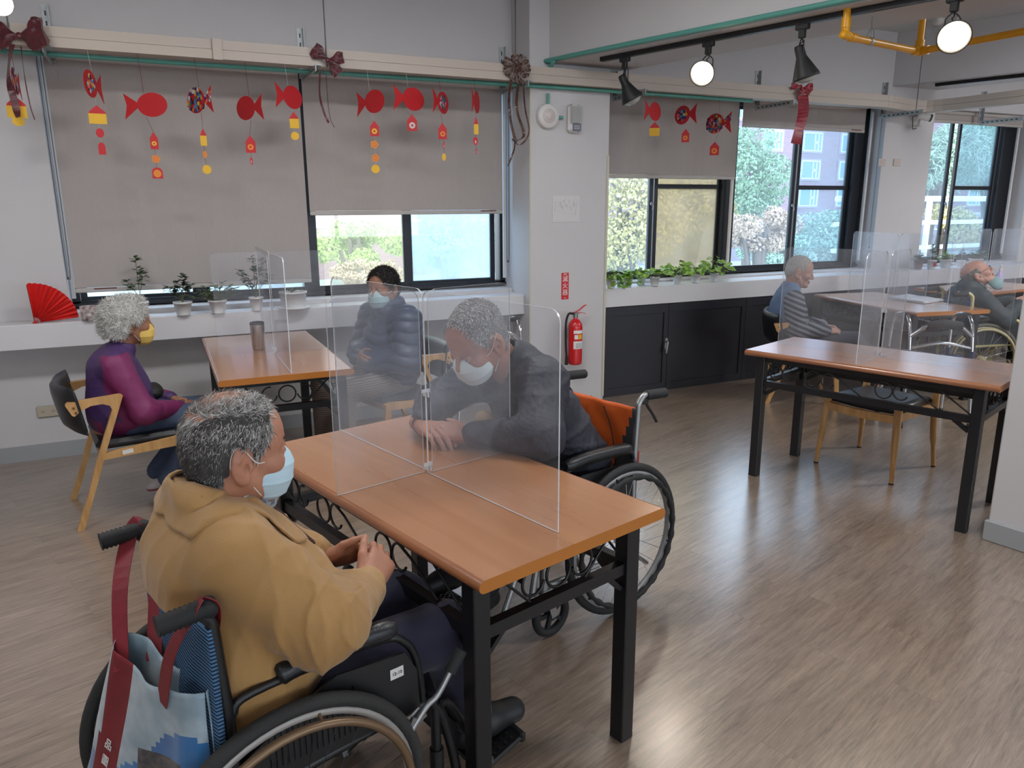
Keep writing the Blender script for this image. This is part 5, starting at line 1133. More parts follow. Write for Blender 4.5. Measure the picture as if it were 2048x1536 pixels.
# ---- paper fish mobiles
M_pr = mat('paper_red', (190, 30, 38), .6); M_py = mat('paper_yellow', (226, 176, 40), .6); M_po = mat('paper_orange', (222, 132, 44), .6); M_str = mat('string_red', (120, 36, 36), .7); M_strw = mat('string_white', (200, 196, 192), .7)
CM = [mat('dot_%d' % i, c, .6) for i, c in enumerate([(38, 52, 120), (226, 184, 52), (50, 120, 96), (202, 60, 50), (96, 50, 110), (200, 196, 200), (60, 130, 190), (30, 30, 44), (220, 120, 140), (232, 130, 40)])]
def fish(label, px, py, wpx, tail, kind, chain, ystr, strw=False, hpx=50, y=5.0):
    C0 = at_y(px, py, y); dpt = (C0-C_O)@C_W; full = .272; rd = ray(px, py)[:2]; rd = rd/np.linalg.norm(rd); RL = np.array([rd[1], -rd[0], 0.]); seen = wpx*dpt/F_PX*(rd@C_W[:2]/np.linalg.norm(C_W[:2])); a = math.acos(max(.12, min(1, seen/full))); ux = RL*cos(a)+np.array([-RL[1], RL[0], 0])*sin(a)*(1 if px % 2 else -1); ux = ux/np.linalg.norm(ux); uz = V3((0, 0, 1)); nn = np.cross(ux, uz)
    if nn@C_W > 0: nn = -nn
    top = V3((C0[0]-.01, y, 2.4045)); o = thing('paper_fish_mobile', label, 'paper fish', tuple(C0), 0, 'paper fish mobiles hanging from the trunking'); t = tail
    hh = hpx*dpt/F_PX/2; L_ = full
    out = [(t*(-.10)+.0, 0)]
    body = [(-t*(.045)+.095*cos(th), hh*sin(th)) for th in np.linspace(0, 2*pi, 36)[:-1]]
    if kind == 'long': body = [(-t*.035+.10*cos(th), hh*.95*sin(th)) for th in np.linspace(0, 2*pi, 36)[:-1]]
    b = MB(); b.prism(body, (0, 0, 0), ux, uz, .0016, 0)
    b.prism([(t*.025, 0), (t*.13, hh*1.0), (t*.115, 0), (t*.135, -hh*1.15)] if t > 0 else [(t*.025, 0), (t*.135, -hh*1.15), (t*.115, 0), (t*.13, hh*1.0)], V3((0, 0, 0))+nn*.0009, ux, uz, .0016, 0)
    if kind in ('collage', 'centre', 'long'):
        rs = random.Random(px); n = 70 if kind != 'centre' else 44
        for k in range(n):
            r_ = sqrt(rs.random())*(.92 if kind != 'centre' else .62); th = rs.random()*2*pi; cx, cz = -t*.045+.095*r_*cos(th), hh*r_*sin(th); rr = .010+.003*rs.random()
            for sgn in (1, -1): b.prism([(cx+rr*cos(q)*sgn, cz+rr*sin(q)) for q in np.linspace(0, 2*pi, 8)[:-1]][::sgn], nn*sgn*(.0014+.00005*k), ux, uz, .0004, 1+rs.randrange(10))
        if kind == 'collage':
            for k in range(12): cx = t*(.06+.065*rs.random()); cz = (rs.random()*2-1)*hh*.8*(abs(cx)-.02)/.11; b.prism([(cx+.009*cos(q), cz+.009*sin(q)) for q in np.linspace(0, 2*pi, 8)[:-1]], nn*(.003+.00005*k), ux, uz, .0004, 1+rs.randrange(10))
    b.build('fish_body', [M_pr]+CM, o)
    ms = M_strw if strw else M_str
    b = MB(); b.tube([top-C0, (0, 0, hh)], .0011, 4)
    last = V3((0, 0, -hh)); chs = []
    for (cx, cy, knd, w, h) in chain:
        c = at_y(cx, cy, y)-C0; W2, H2 = w*dpt/F_PX/2, h*dpt/F_PX/2; b.tube([last, c+uz*H2], .0009, 4); last = c-uz*H2; chs.append((c, knd, W2, H2))
    b.build('string', ms, o)
    ux2 = RL
    for (c, knd, w, h) in chs:
        q = MB(); fr = c+nn*.0012
        if knd in ('tag', 'tagw', 'tago'):
            q.prism([(-w, -h), (w, -h), (w, h*.25), (0, h), (-w, h*.25)], c, ux2, uz, .0014, 0); q.prism([(w*.62*cos(a_), -h*.35+w*.62*sin(a_)) for a_ in np.linspace(0, 2*pi, 14)[:-1]], fr, ux2, uz, .001, 2 if knd == 'tagw' else (3 if knd == 'tago' else 1)); q.prism([(w*.25*cos(a_), -h*.35+w*.25*sin(a_)) for a_ in np.linspace(0, 2*pi, 8)[:-1]], fr+nn*.0006, ux2, uz, .001, 0)
        elif knd == 'house': q.prism([(-w, h*.1), (w, h*.1), (w*.9, h*.3), (0, h), (-w*.9, h*.3)], c, ux2, uz, .0014, 0); q.prism([(-w, -h), (w, -h), (w, h*.15), (-w, h*.15)], fr, ux2, uz, .001, 1)
        elif knd == 'oval': q.prism([(w*cos(a_), h*sin(a_)) for a_ in np.linspace(0, 2*pi, 20)[:-1]], c, ux2, uz, .0014, 0); q.prism([(w*.3*cos(a_), -h*.2+h*.4*sin(a_)) for a_ in np.linspace(0, 2*pi, 12)[:-1]], fr, ux2, uz, .001, 2)
        elif knd == 'arch': q.prism([(-w, -h), (w, -h), (w, h*.2)]+[(w*cos(a_), h*.2+h*.8*sin(a_)) for a_ in np.linspace(0, pi, 9)]+[(-w, h*.2)], c, ux2, uz, .0014, 0); q.prism([(w*.75*cos(a_), -h*.1+h*.7*sin(a_)) for a_ in np.linspace(0, 2*pi, 14)[:-1]], fr, ux2, uz, .001, 3)
        elif knd == 'flower': q.prism([(w*(1+.14*cos(5*a_))*cos(a_), h*(1+.14*cos(5*a_))*sin(a_)) for a_ in np.linspace(0, 2*pi, 40)[:-1]], c, ux2, uz, .0014, 3); [q.prism([(w*.13*cos(a_)+w*.5*cos(k*1.257), h*.13*sin(a_)+h*.5*sin(k*1.257)) for a_ in np.linspace(0, 2*pi, 7)[:-1]], fr, ux2, uz, .001, 0) for k in range(5)]
        elif knd == 'disc': q.prism([(w*cos(a_), h*sin(a_)) for a_ in np.linspace(0, 2*pi, 20)[:-1]], c, ux2, uz, .0014, 1); q.prism([(w*.55*cos(a_), h*.55*sin(a_)) for a_ in np.linspace(0, 2*pi, 16)[:-1]], fr, ux2, uz, .0006, 1)
        q.build('paper_charm', [M_pr, M_py, M_strw, M_po], o)
    return o
FX = [('thin paper fish mobile partly behind the large bow at far left', 33, 165, 14, 1, 'collage', [(33, 214, 'house', 34, 42), (37, 243, 'disc', 22, 18)], 92, False, 50),
 ('paper fish with patchwork belly, third thing from the left edge on the blind', 187, 170, 36, 1, 'centre', [(195, 229, 'house', 32, 36), (200, 266, 'oval', 15, 18), (204, 297, 'arch', 13, 24)], 112, True, 52),
 ('large plain red paper fish with tail on the left, over the wide blind', 290, 210, 86, -1, 'red', [(308, 281, 'tag', 15, 34), (312, 318, 'flower', 15, 15), (315, 346, 'arch', 20, 22)], 105, False, 46),
 ('round patchwork paper fish with tail on the right, over the wide blind', 400, 200, 51, 1, 'collage', [(407, 274, 'house', 12, 34), (410, 309, 'flower', 8, 14), (414, 339, 'disc', 17, 18)], 112, False, 48),
 ('plain red paper fish with tail on the right, over the wide blind', 500, 215, 53, 1, 'red', [(501, 288, 'tago', 19, 34), (503, 322, 'oval', 5, 15)], 122, False, 46),
 ('plain red paper fish at the right edge of the wide blind', 577, 193, 53, -1, 'red', [(588, 240, 'house', 18, 32), (590, 272, 'disc', 16, 16)], 128, True, 44),
 ('dark red paper fish with the longest chain of yellow discs', 740, 204, 55, -1, 'red', [(749, 257, 'tag', 18, 30), (749, 289, 'flower', 15, 15), (751, 316, 'flower', 14, 15), (751, 338, 'disc', 17, 17)], 140, True, 44),
 ('bright red paper fish with a single tag bearing a white circle', 817, 197, 61, -1, 'red', [(824, 245, 'tagw', 20, 32)], 146, True, 44),
 ('narrow turned paper fish with patchwork belly over the middle blind', 881, 204, 31, -1, 'centre', [(885, 262, 'tago', 17, 32), (888, 291, 'oval', 4, 14), (888, 314, 'disc', 8, 15)], 150, False, 42),
 ('red paper fish seen almost edge on beside the brown and gold bow', 951, 203, 16, -1, 'red', [(952, 251, 'house', 9, 34), (951, 282, 'oval', 10, 16), (953, 303, 'oval', 3, 12)], 155, False, 42),
 ('red paper fish directly under the unlit spotlight right of the column', 1305, 222, 33, -1, 'red', [(1309, 258, 'house', 20, 27)], 172, True, 36),
 ('red paper fish with patchwork centre on the blind right of the column', 1372, 229, 44, 1, 'centre', [(1371, 271, 'tago', 15, 26)], 178, True, 36),
 ('patchwork paper fish farthest to the right', 1438, 246, 51, 1, 'collage', [(1429, 297, 'tago', 18, 26)], 184, False, 38)]
for (lb, px, py, w, t, kd, ch, ys, sw, hp) in FX: fish(lb, px, py, w, t, kd, ch, ys, sw, hp)

# ---- ribbon bows
def bow(label, px, py, s, m, lobes, tails, y=4.93, name='ribbon_bow'):
    C0 = at_y(px, py, y); o = thing(name, label, 'bow', tuple(C0), 0, 'ribbon bows tied on the trunking'); UX = RX; UZ = V3((0, 0, 1)); UN = V3((RX[1], -RX[0], 0))
    W = lambda a, b_, c_=0: UX*a*s+UZ*b_*s+UN*c_*s
    b = MB()
    for (ang, ln, wd, puff) in lobes:
        dx, dz = cos(ang), sin(ang); sx, sz = -sin(ang), cos(ang); n = 12; k = 9; vs = []
        for i in range(n+1):
            u = i/n; rad = wd*(.35+.65*min(1, u*1.5))*.5*(1 if u < .9 else .94); 
            for j in range(k):
                a = 2*pi*j/k; pin = .16+.84*min(1, u*1.7); vs.append(W(dx*ln*u+sx*rad*pin*cos(a), dz*ln*u+sz*rad*pin*cos(a), puff*pin*sin(a)*(.30+.25*sin(u*9+j*2))+.035*sin(j*2.2+u*11)*pin))
        b.add(vs, [(i*k+j, i*k+(j+1) % k, (i+1)*k+(j+1) % k, (i+1)*k+j) for i in range(n) for j in range(k)], 0, True)
        b.add(vs[-k:], [tuple(range(k))], 0)
    b.build('loop', m, o)
    MB().ell((0, 0, 0), (.06*s, .05*s, .065*s)).build('knot', m, o)
    for pts, w0 in tails:
        w0_ = w0; w0 = w0 if not hasattr(w0, '__len__') else .085
        P = [at_y(a, b_, y+.005)-C0 for a, b_ in pts]; P = smooth_path([p+UN*.01*((i % 2)*.6) for i, p in enumerate(P)], 5); b = MB(); sd = [UX*cos(.25*sin(i*.5))+UN*sin((.9 if w0 < .04 else .25)*sin(i*.45)) for i in range(len(P))]; b.ribbon(P, w0, sd, .001); b.build('tail', m, o)
    return o
def satin(name, c, c2, sc=30):
    m, N, L, P = new_mat(name); tc = N.new('ShaderNodeTexCoord'); nz = N.new('ShaderNodeTexNoise'); nz.inputs['Scale'].default_value = sc; L.new(tc.outputs['Object'], nz.inputs[0]); cr = N.new('ShaderNodeValToRGB'); cr.color_ramp.elements[0].position = .35; cr.color_ramp.elements[1].position = .7; cr.color_ramp.elements[0].color = (*rgb(c), 1); cr.color_ramp.elements[1].color = (*rgb(c2), 1); L.new(nz.outputs['Fac'], cr.inputs[0]); L.new(cr.outputs[0], P.inputs['Base Color']); P.inputs['Roughness'].default_value = .35; P.inputs['Sheen Weight'].default_value = .3; return m
M_bw1 = satin('bow_wine', (66, 14, 24), (92, 24, 36)); M_bw2 = satin('bow_brown_gold', (42, 16, 14), (96, 60, 38), 55); M_bw3 = satin('bow_red', (142, 24, 44), (172, 36, 56))
bow('large wine-red bow at the left edge with a long hanging tail', 38, 72, .30, M_bw1, [(radians(8), .46, .52, .16), (radians(178), .46, .50, .16), (radians(-12), .36, .40, .14)], [([(24, 88), (18, 150), (28, 200), (38, 235)], .035), ([(42, 92), (50, 150), (60, 210), (71, 240)], .006)])
bow('small wine-red bow over the gap between the two left blinds', 655, 120, .25, M_bw1, [(radians(142), .42, .38, .15), (radians(8), .40, .30, .15), (radians(-52), .42, .30, .13)], [([(640, 138), (640, 190), (648, 225), (658, 246)], .014), ([(652, 140), (655, 190), (660, 235), (669, 255)], .004)])
bow('brown and gold many-looped bow with long ribbons by the column', 1034, 136, .25, M_bw2, [(radians(a), l, .24, .13) for a, l in ((20, .36), (60, .36), (100, .34), (150, .42), (195, .36), (-20, .38), (-60, .34), (235, .30), (80, .2), (0, .28))], [([(1022, 158), (1018, 200), (1022, 245), (1032, 285)], .022), ([(1038, 160), (1033, 200), (1036, 230), (1048, 270), (1030, 283)], .022), ([(1046, 160), (1050, 215), (1058, 265), (1040, 290), (1024, 278)], .012), ([(1030, 283), (1028, 300), (1016, 332)], .012)])
bow('bright red bow with one long straight tail near the middle of the right windows', 1604, 176, .20, M_bw3, [(radians(115), .46, .30, .15), (radians(5), .44, .34, .16), (radians(165), .46, .30, .15), (radians(-25), .40, .28, .14), (radians(-95), .25, .3, .14)], [([(1606, 190), (1606, 225), (1597, 262), (1591, 288)], [.085]*6+[.07]*10)])

# ---- plants
M_pot = mat('white_pot', (214, 214, 214), .4); M_soil = mat('soil', (52, 40, 32), .9)
def leafmat(name, c, c2):
    m, N, L, P = new_mat(name); tc = N.new('ShaderNodeTexCoord'); nz = N.new('ShaderNodeTexNoise'); nz.inputs['Scale'].default_value = 35; L.new(tc.outputs['Object'], nz.inputs[0]); cr = N.new('ShaderNodeValToRGB'); cr.color_ramp.elements[0].position = .35; cr.color_ramp.elements[1].position = .68; cr.color_ramp.elements[0].color = (*rgb(c), 1); cr.color_ramp.elements[1].color = (*rgb(c2), 1); L.new(nz.outputs['Fac'], cr.inputs[0]); L.new(cr.outputs[0], P.inputs['Base Color']); P.inputs['Roughness'].default_value = .45; P.inputs['Transmission Weight'].default_value = .0; P.inputs['Subsurface Weight'].default_value = .0; return m
M_poth = leafmat('pothos_leaf', (104, 150, 52), (176, 208, 104)); M_grn = leafmat('green_leaf', (58, 84, 50), (104, 132, 84)); M_dkl = leafmat('dark_leaf', (40, 56, 40), (74, 94, 66)); M_stem = mat('plant_stem', (92, 96, 60), .6)
def leaf(b, p, d, n, ln, wd, mi=0, heart=False):
    d = d/np.linalg.norm(d); n = n-d*(n@d); n /= np.linalg.norm(n)+1e-9; s = np.cross(d, n); p = V3(p)
    pr_ = [(0, 0.0), (.18, .62 if heart else .5), (.45, 1.0 if heart else .9), (.75, .65), (1, 0)]
    vs = []; 
    for u, w in pr_: vs += [p+d*ln*u-n*.10*ln*u*u+s*wd*.5*w+n*.08*ln*w, p+d*ln*u-n*.10*ln*u*u, p+d*ln*u-n*.10*ln*u*u-s*wd*.5*w+n*.08*ln*w]
    fs = []
    for i in range(4): fs += [(i*3, i*3+1, i*3+4, i*3+3), (i*3+1, i*3+2, i*3+5, i*3+4)]
    b.add(vs, fs, mi, True)
def pot(o, r=.042, h=.075, m=M_pot, rr=.75, sq=False):
    b = MB(); rr = .97 if r > .08 else rr; b.lathe([(.001, .002), (r*rr, .0), (r*rr, .003), (r*.97, h-.012), (r*1.05, h-.012), (r*1.05, h), (r*.93, h), (r*.9, h-.012), (.001, h-.014)], (0, 0, 0), (0, 0, 1), 24, cap=False); b.build('pot', m, o)
    MB().lathe([(r*.9, h-.013), (.001, h-.010)], (0, 0, 0), (0, 0, 1), 16, cap=False).build('soil', M_soil, o)
def plant(label, px, py, kind, seed, r=.042, h=.075, zt=.893, m_pot=M_pot, leafm=None, cat='plant', group=None, size=1.0, off=(0, 0)):
    P0 = at_z(px, py, zt); o = thing('potted_plant', label, cat, (P0[0]+off[0], P0[1]+off[1], zt+.001), 0, group); rs = random.Random(seed); pot(o, r, h, m_pot)
    b = MB(); st = MB(); up = V3((0, 0, 1))
    if kind == 'pothos':
        for k in range(int(34*size)):
            a = rs.uniform(0, 2*pi); q = rs.random(); R_ = .02+.105*q*size**.6; z = h+.02+.085*size*(1-q*.8)*rs.random()-.02*max(0, q-.6)
            tip = V3((cos(a)*R_*1.15, sin(a)*R_*.75, z)); d = V3((cos(a), sin(a)*.8, rs.uniform(-.5, .5))); st.tube(smooth_path([(0, 0, h-.01), tip*.5+up*.02, tip], 3), .0012, 4); leaf(b, tip, d, up*.7+V3((rs.uniform(-1, 1), -1.0, 0))*.5, .050+.018*rs.random(), .042+.012*rs.random(), 0, True)
    elif kind == 'trail':
        for k in range(5):
            a = rs.uniform(pi*.9, pi*2.1); P_ = [V3((0, 0, h-.01)), V3((cos(a)*.04, sin(a)*.03, h+.02)), V3((cos(a)*.085, sin(a)*.05, h-.01)), V3((cos(a)*.10, max(-.06, sin(a)*.05), .012))]; sp_ = smooth_path(P_, 5); st.tube(sp_, .0012, 4)
            for q in sp_[3:]: leaf(b, q, V3((rs.uniform(-1, 1), -.5, rs.uniform(-.2, .6))), V3((0, -.6, 1)), .044, .040, 0, True)
        for k in range(16): a = rs.uniform(0, 2*pi); tip = V3((cos(a)*.045, sin(a)*.04, h+.01+.05*rs.random())); st.tube([(0, 0, h-.01), tip], .0012, 4); leaf(b, tip, V3((cos(a), sin(a), .5)), up, .046, .042, 0, True)
    elif kind == 'tall':   # stems with clusters of small leaves
        for (dx, hh) in size:
            top = V3((dx, rs.uniform(-.02, .02), h+hh)); sp_ = smooth_path([(0, 0, h-.01), (dx*.25, 0, h+hh*.4), top], 5); st.tube(sp_, .0020, 5)
            for c_ in (sp_[-1], sp_[-3]):
                for k in range(11): a = rs.uniform(0, 2*pi); leaf(b, c_+V3((rs.uniform(-.012, .012), 0, rs.uniform(-.02, .02))), V3((cos(a), sin(a), rs.uniform(-.3, .8))), up, .040, .031)
        for k in range(14): a = rs.uniform(0, 2*pi); leaf(b, V3((.02*cos(a), .02*sin(a), h+.01+.03*rs.random())), V3((cos(a), sin(a), .4)), up, .040, .028)
    elif kind == 'bush':
        for k in range(int(46*size)):
            a = rs.uniform(0, 2*pi); R_ = rs.random()*.075*size; tip = V3((cos(a)*R_*1.3, sin(a)*R_, h+.01+rs.random()*.075*size*(1-R_/(.12*size)))); st.tube([(0, 0, h-.01), tip], .0012, 4); leaf(b, tip, V3((cos(a), sin(a), rs.uniform(-.2, .7))), up, .046, .034)
    elif kind == 'low':
        for k in range(22): a = rs.uniform(0, 2*pi); R_ = r*.8*sqrt(rs.random()); leaf(b, V3((cos(a)*R_, sin(a)*R_, h-.005+.012*rs.random())), V3((cos(a), sin(a), .5+.5*rs.random())), up, .030, .018)
    elif kind == 'pine':
        for k in range(90):
            t = rs.random(); a = rs.uniform(0, 2*pi); leaf(b, V3((0, 0, h+t*.11*size)), V3((cos(a), sin(a), .25)), up, .05*(1.1-t)*size+.008, .010)
        st.tube([(0, 0, h-.01), (0, 0, h+.12*size)], .002, 5)
    b.build('foliage', leafm or M_grn, o); st.build('stems', M_stem, o); return o
# right sill: pothos row
zs_ = .9055; G1 = 'pothos pots right of the column'
for i, (px, py, kd, sz, lb) in enumerate(((1222, 577, 'trail', 1, 'trailing pothos nearest the column'), (1255, 573, 'trail', 1, 'pothos in a white pot with leaves hanging over the sill edge'), (1283, 570, 'pothos', .7, 'small pothos half hidden between its bigger neighbours'), (1309, 572, 'pothos', .9, 'yellow-green pothos in the white pot with the most visible rim'), (1354, 568, 'pothos', 1.1, 'pothos in the shadowed white pot at the middle of the row'), (1391, 566, 'pothos', .9, 'pothos in the white pot left of the tallest one'), (1428, 563, 'pothos', 1.5, 'tallest pothos at the right end of the row'))):
    plant(lb, px, py, kd, 20+i, .040 if i != 2 else .034, .075, zs_, M_pot, M_poth, 'plant', G1, sz)
# left sill
zl = .8905
plant('tall single-stemmed plant rising behind the head of the woman in purple', 284, 628, 'tall', 3, .045, .08, zl, M_pot, M_grn, size=[(.0, .26), (-.06, .12), (.03, .16)])
plant('plant with small round leaves in a white pot left of the bushy one', 368, 630, 'tall', 5, .055, .085, zl, M_pot, M_dkl, size=[(-.03, .10), (.02, .14), (-.07, .08), (.05, .10)])
plant('bushy spreading plant in a white pot on the left sill', 437, 626, 'bush', 6, .055, .085, zl, M_pot, M_grn, size=1.5)
plant('plant with tall thin branches in a white pot next to the round planter', 514, 621, 'tall', 8, .045, .09, zl, M_pot, M_dkl, size=[(-.08, .16), (.0, .24), (.03, .17), (-.04, .09), (.09, .12), (.06, .22)])
plant('low succulent in a wide round white planter on a saucer', 588, 617, 'low', 9, .088, .115, zl, M_pot, M_dkl, size=1)
sa = at_z(588, 617, zl); sc_ = bpy.context.scene
o = [q for q in COL.objects if q.get('label', '').startswith('low succulent')][0]; MB().lathe([(.001, 0), (.10, 0), (.108, .012), (.10, .014), (.001, .006)], (0, 0, 0), (0, 0, 1), 28, cap=False).build('saucer', M_pot, o)
# far right sill
zr = .9055
M_terra = mat('terracotta_dull', (128, 104, 96), .8)
plant('small plant in a dull brown pot on the far right sill', 1836, 538, 'bush', 31, .045, .085, zr, M_terra, M_grn, size=1.0)
pm = plant('thin plant in a white mug with a red picture on the far right sill', 1862, 538, 'tall', 32, .045, .09, zr, M_pot, M_grn, size=[(-.03, .10), (.02, .12)])
b = MB(); b.add([(.047*cos(a_)*1.0, .047*sin(a_)*1.0, z_) for z_ in (.028, .068) for a_ in np.linspace(-2.2, -1.1, 8)], [(i, i+1, i+9, i+8) for i in range(7)], 0, True); b.build('red_motif', mat('motif_red', (160, 60, 62), .5), pm)
for f_ in ():
    pass
plant('leafy plant in a wide white pot on the far right sill', 1890, 535, 'bush', 33, .060, .085, zr, M_pot, M_poth, size=1.0)
plant('small pine-shaped plant on the far right sill', 1921, 532, 'pine', 34, .045, .06, zr, M_pot, M_dkl, size=1.2)
plant('trailing green plant at the right end of the far sill', 1950, 530, 'bush', 35, .07, .07, zr, M_pot, M_grn, size=1.3)
# marbled mug and red fan
p = at_z(180, 641, zl); o = thing('ceramic_cup', 'small marbled cup on the left sill beside the red fan', 'cup', (p[0], p[1], zl+.001)); m = satin('marble_cup', (120, 96, 92), (214, 208, 206), 40)
MB().lathe([(.001, 0), (.036, 0), (.044, .005), (.047, .088), (.044, .088), (.040, .01), (.001, .008)], (0, 0, 0), (0, 0, 1), 24, cap=False).build('body', m, o)
p = at_z(70, 647, zl); o = thing('folding_fan', 'open red folding fan standing on the sill at far left', 'fan', (p[0], p[1], zl+.001)); UXf = V3((.97, .24, 0)); m = mat('fan_red', (212, 26, 20), .55); b = MB(); n = 26; r0, r1 = .03, .235
vs = []
for k in range(n+1):
    a = radians(93)-radians(90)*k/n; z = (.006 if k % 2 else -.006); nn_ = V3((-.24, .97, 0))*z
    for r_ in (r0, r1*(1.0 if k % 2 else .985)): vs.append(UXf*r_*cos(a)+V3((0, 0, 1))*(r_*sin(a)+.004)+nn_)
b.add(vs, [(2*k, 2*k+1, 2*k+3, 2*k+2) for k in range(n)]); b.add([v+V3((0, .0012, 0)) for v in vs], [(2*k, 2*k+2, 2*k+3, 2*k+1) for k in range(n)]); b.build('leaf', m, o)
b = MB(); [b.bar(V3((0, 0, .004)), UXf*.225*cos(a)+V3((0, 0, 1))*(.225*sin(a)+.004)+V3((.0, -.008, 0)), .006, .002) for a in [radians(93-90*k/6) for k in range(7)]]; b.bar((-.01, 0, .004), (.015, 0, .004), .012, .012); b.build('ribs', mat('fan_rib_red', (168, 18, 18), .5), o)

# ---- on the tables
p = at_z(518, 698, .7515); o = thing('steel_tumbler', 'stainless steel tumbler with dark lid on the left table', 'tumbler', (p[0], p[1], .7515)); MB().lathe([(.001, 0), (.033, 0), (.036, .004), (.041, .14), (.0405, .15)], (0, 0, 0), (0, 0, 1), 28, cap=False).build('body', mat('brushed_steel', (186, 172, 162), .28, metal=.9), o); MB().lathe([(.041, .146), (.041, .158), (.034, .160), (.032, .152), (.001, .152)], (0, 0, 0), (0, 0, 1), 28, cap=False).build('lid', M_blk, o)
pc = [at_z(*q, .7525) for q in ((1772, 597), (1812, 590), (1890, 601), (1850, 608))]; c_ = sum(pc)/4; o = thing('folded_cloth', 'white folded cloth lying on the table beside the bald man', 'cloth', tuple(c_)); vs = []; n = 10
for layer in range(3):
    b = MB(); vs = []
    for j in range(n+1):
        for i in range(n+1):
            u, v = i/n, j/n; q = (pc[0]*(1-u)+pc[3]*u)*(1-v)+(pc[1]*(1-u)+pc[2]*u)*v-c_; q = q*(1-.04*layer)+V3((0, 0, .002+.005*layer+.003*abs(sin(u*7+v*5+layer)))); vs.append(q)
    b.add(vs, [(j*(n+1)+i, j*(n+1)+i+1, (j+1)*(n+1)+i+1, (j+1)*(n+1)+i) for j in range(n) for i in range(n)], 0, True); q = b.build('fold', mat('cloth_white', (208, 208, 212), .8), o); s_ = q.modifiers.new('thick', 'SOLIDIFY'); s_.thickness = .003
o = thing('pump_bottle', 'translucent lilac pump bottle behind the bald man', 'bottle', (7.43, 4.70-.12, .7515)); MB().lathe([(.001, 0), (.036, 0), (.038, .01), (.037, .13), (.014, .16), (.013, .172)], (0, 0, 0), (0, 0, 1), 20, cap=False).build('body', mat('lilac_plastic', (190, 176, 210), .3), o); b = MB(); b.cyl((0, 0, .17), (0, 0, .195), .015, n=12); b.cyl((0, 0, .195), (0, 0, .215), .005, n=8); b.box((.01, 0, .22), (.05, .016, .012), bev=.003); b.build('pump', M_white, o)

# ---- walking frames
def walker(label, P0, ang, h=.80, w=.44, pad=True):
    o = thing('walking_frame', label, 'walker', (P0[0], P0[1], 0), ang); M_bl = mat('walker_blue', (38, 52, 96), .35, metal=.3)
    for s in (-1, 1):
        b = MB(); y = s*w/2
        b.tube(smooth_path([(.20, y*1.12, .03), (.16, y*1.02, .45), (.12, y, h-.10), (.07, y, h-.015), (0, y, h), (-.10, y, h-.01), (-.17, y, h-.07), (-.185, y*1.02, h-.20), (-.19, y*1.05, .42), (-.22, y*1.12, .03)], 6), .0125, 12); b.tube([(.165, y*1.02, .42), (-.19, y*1.03, .42)], .010, 8); sf = b.build('side_frame', M_chrome, o)
        b = MB(); b.tube(smooth_path([(.165, y, .42), (.0, y, .48), (-.19, y, .45)], 4), .016, 10); b.tube([(.172, y*1.05, .30), (.155, y*1.0, .55)], .0155, 10); b.tube([(-.191, y*1.06, .28), (-.187, y*1.03, .52)], .0155, 10); b.build('blue_sleeve', M_bl, sf)
        for xx, zz in ((.20, 0), (-.22, 0)): MB().lathe([(.019, 0), (.019, .01), (.015, .04), (.001, .04)], (xx, y*1.12, 0), (0, 0, 1), 14, cap=False).build('rubber_tip', M_rubber, o)
        pts = [(.055-.009*k, y, h+.001-.00008*k*k) for k in range(17)]; MB().tube(pts, [.0185 if k % 2 else .017 for k in range(17)], 12).build('hand_grip', M_rubber, sf)
    b = MB(); b.tube(smooth_path([(.13, -w/2, h-.14), (.155, -w/4, h-.06), (.165, 0, h-.045), (.155, w/4, h-.06), (.13, w/2, h-.14)], 5), .0125, 10); b.tube(smooth_path([(.14, -w/2, h-.22), (.16, 0, h-.18), (.14, w/2, h-.22)], 5), .011, 10); b.build('front_bow', M_chrome, o)
    b = MB(); b.tube([(.165, -w/2, .42), (.165, w/2, .42)], .014, 10); b.box((.165, 0, .42), (.04, .05, .06), bev=.005); b.build('cross_tube', M_bl, o)
    if pad: b = MB(); b.tube(smooth_path([(.155, -w*.27, h-.062), (.165, 0, h-.047), (.155, w*.27, h-.062)], 5), .032, 12); b.build('pad', mat('foam_dark', (34, 34, 38), .8), o)
    b = MB(); b.box((.17, w*.3, .445), (.012, .03, .05), bev=.002); b.build('latch', M_white, o)
    return o
walker('chrome and blue walking frame standing behind the empty table', (5.00, 3.50), radians(-120), .79, .42)
walker('walking frame half hidden behind the leaning man near the column', (2.03, 4.72), radians(-100), .79, .44, False)

# ---- tote bag on the front wheelchair (local frame of the chair)
th = W1a; fW = V3((cos(th), sin(th), 0)); lW = V3((-sin(th), cos(th), 0)); oW = V3((*W1c, 0)); Wp = lambda x, y, z: oW+fW*x+lW*y+V3((0, 0, z))
bo = Wp(-.165, -.03, .665); o = thing('tote_bag', 'blue and white printed tote bag with red straps hanging on the front wheelchair', 'bag', tuple(bo), th)
M_bw = satin('bag_pale', (128, 150, 162), (176, 190, 196), 14); M_bb = satin('bag_blue', (24, 82, 146), (52, 124, 182), 9); M_br = mat('bag_red', (122, 26, 36), .5, noise=.12, nscale=30); M_ph = satin('bag_photo_dark', (18, 24, 46), (84, 78, 70), 60); M_ph2 = satin('bag_photo_brown', (60, 48, 40), (190, 176, 160), 90)
def bagpt(u, v, side):
    """u 0..1 from left (y+) to right, v 0..1 from rim down; side 0 = rear face (seen), 1 = inner face"""
    y = .115-.305*u+.09*v*(1-u)+.0*v*u; z = .03*(1-abs(2*u-1))*-1.0*(1-v)-.45*v+(.012*(.5-u)+.008)*(1-v); bow_ = .034*min(1, min(u, 1-u)*7)**.6*(1-.15*v)+.005*sin(13*u+5*v)
    x = (-.045*(1-u)+.030*u)-.13*v*(1-u)+(-bow_ if side == 0 else bow_*.8); return (x, y, z)
n = 30; k = 34
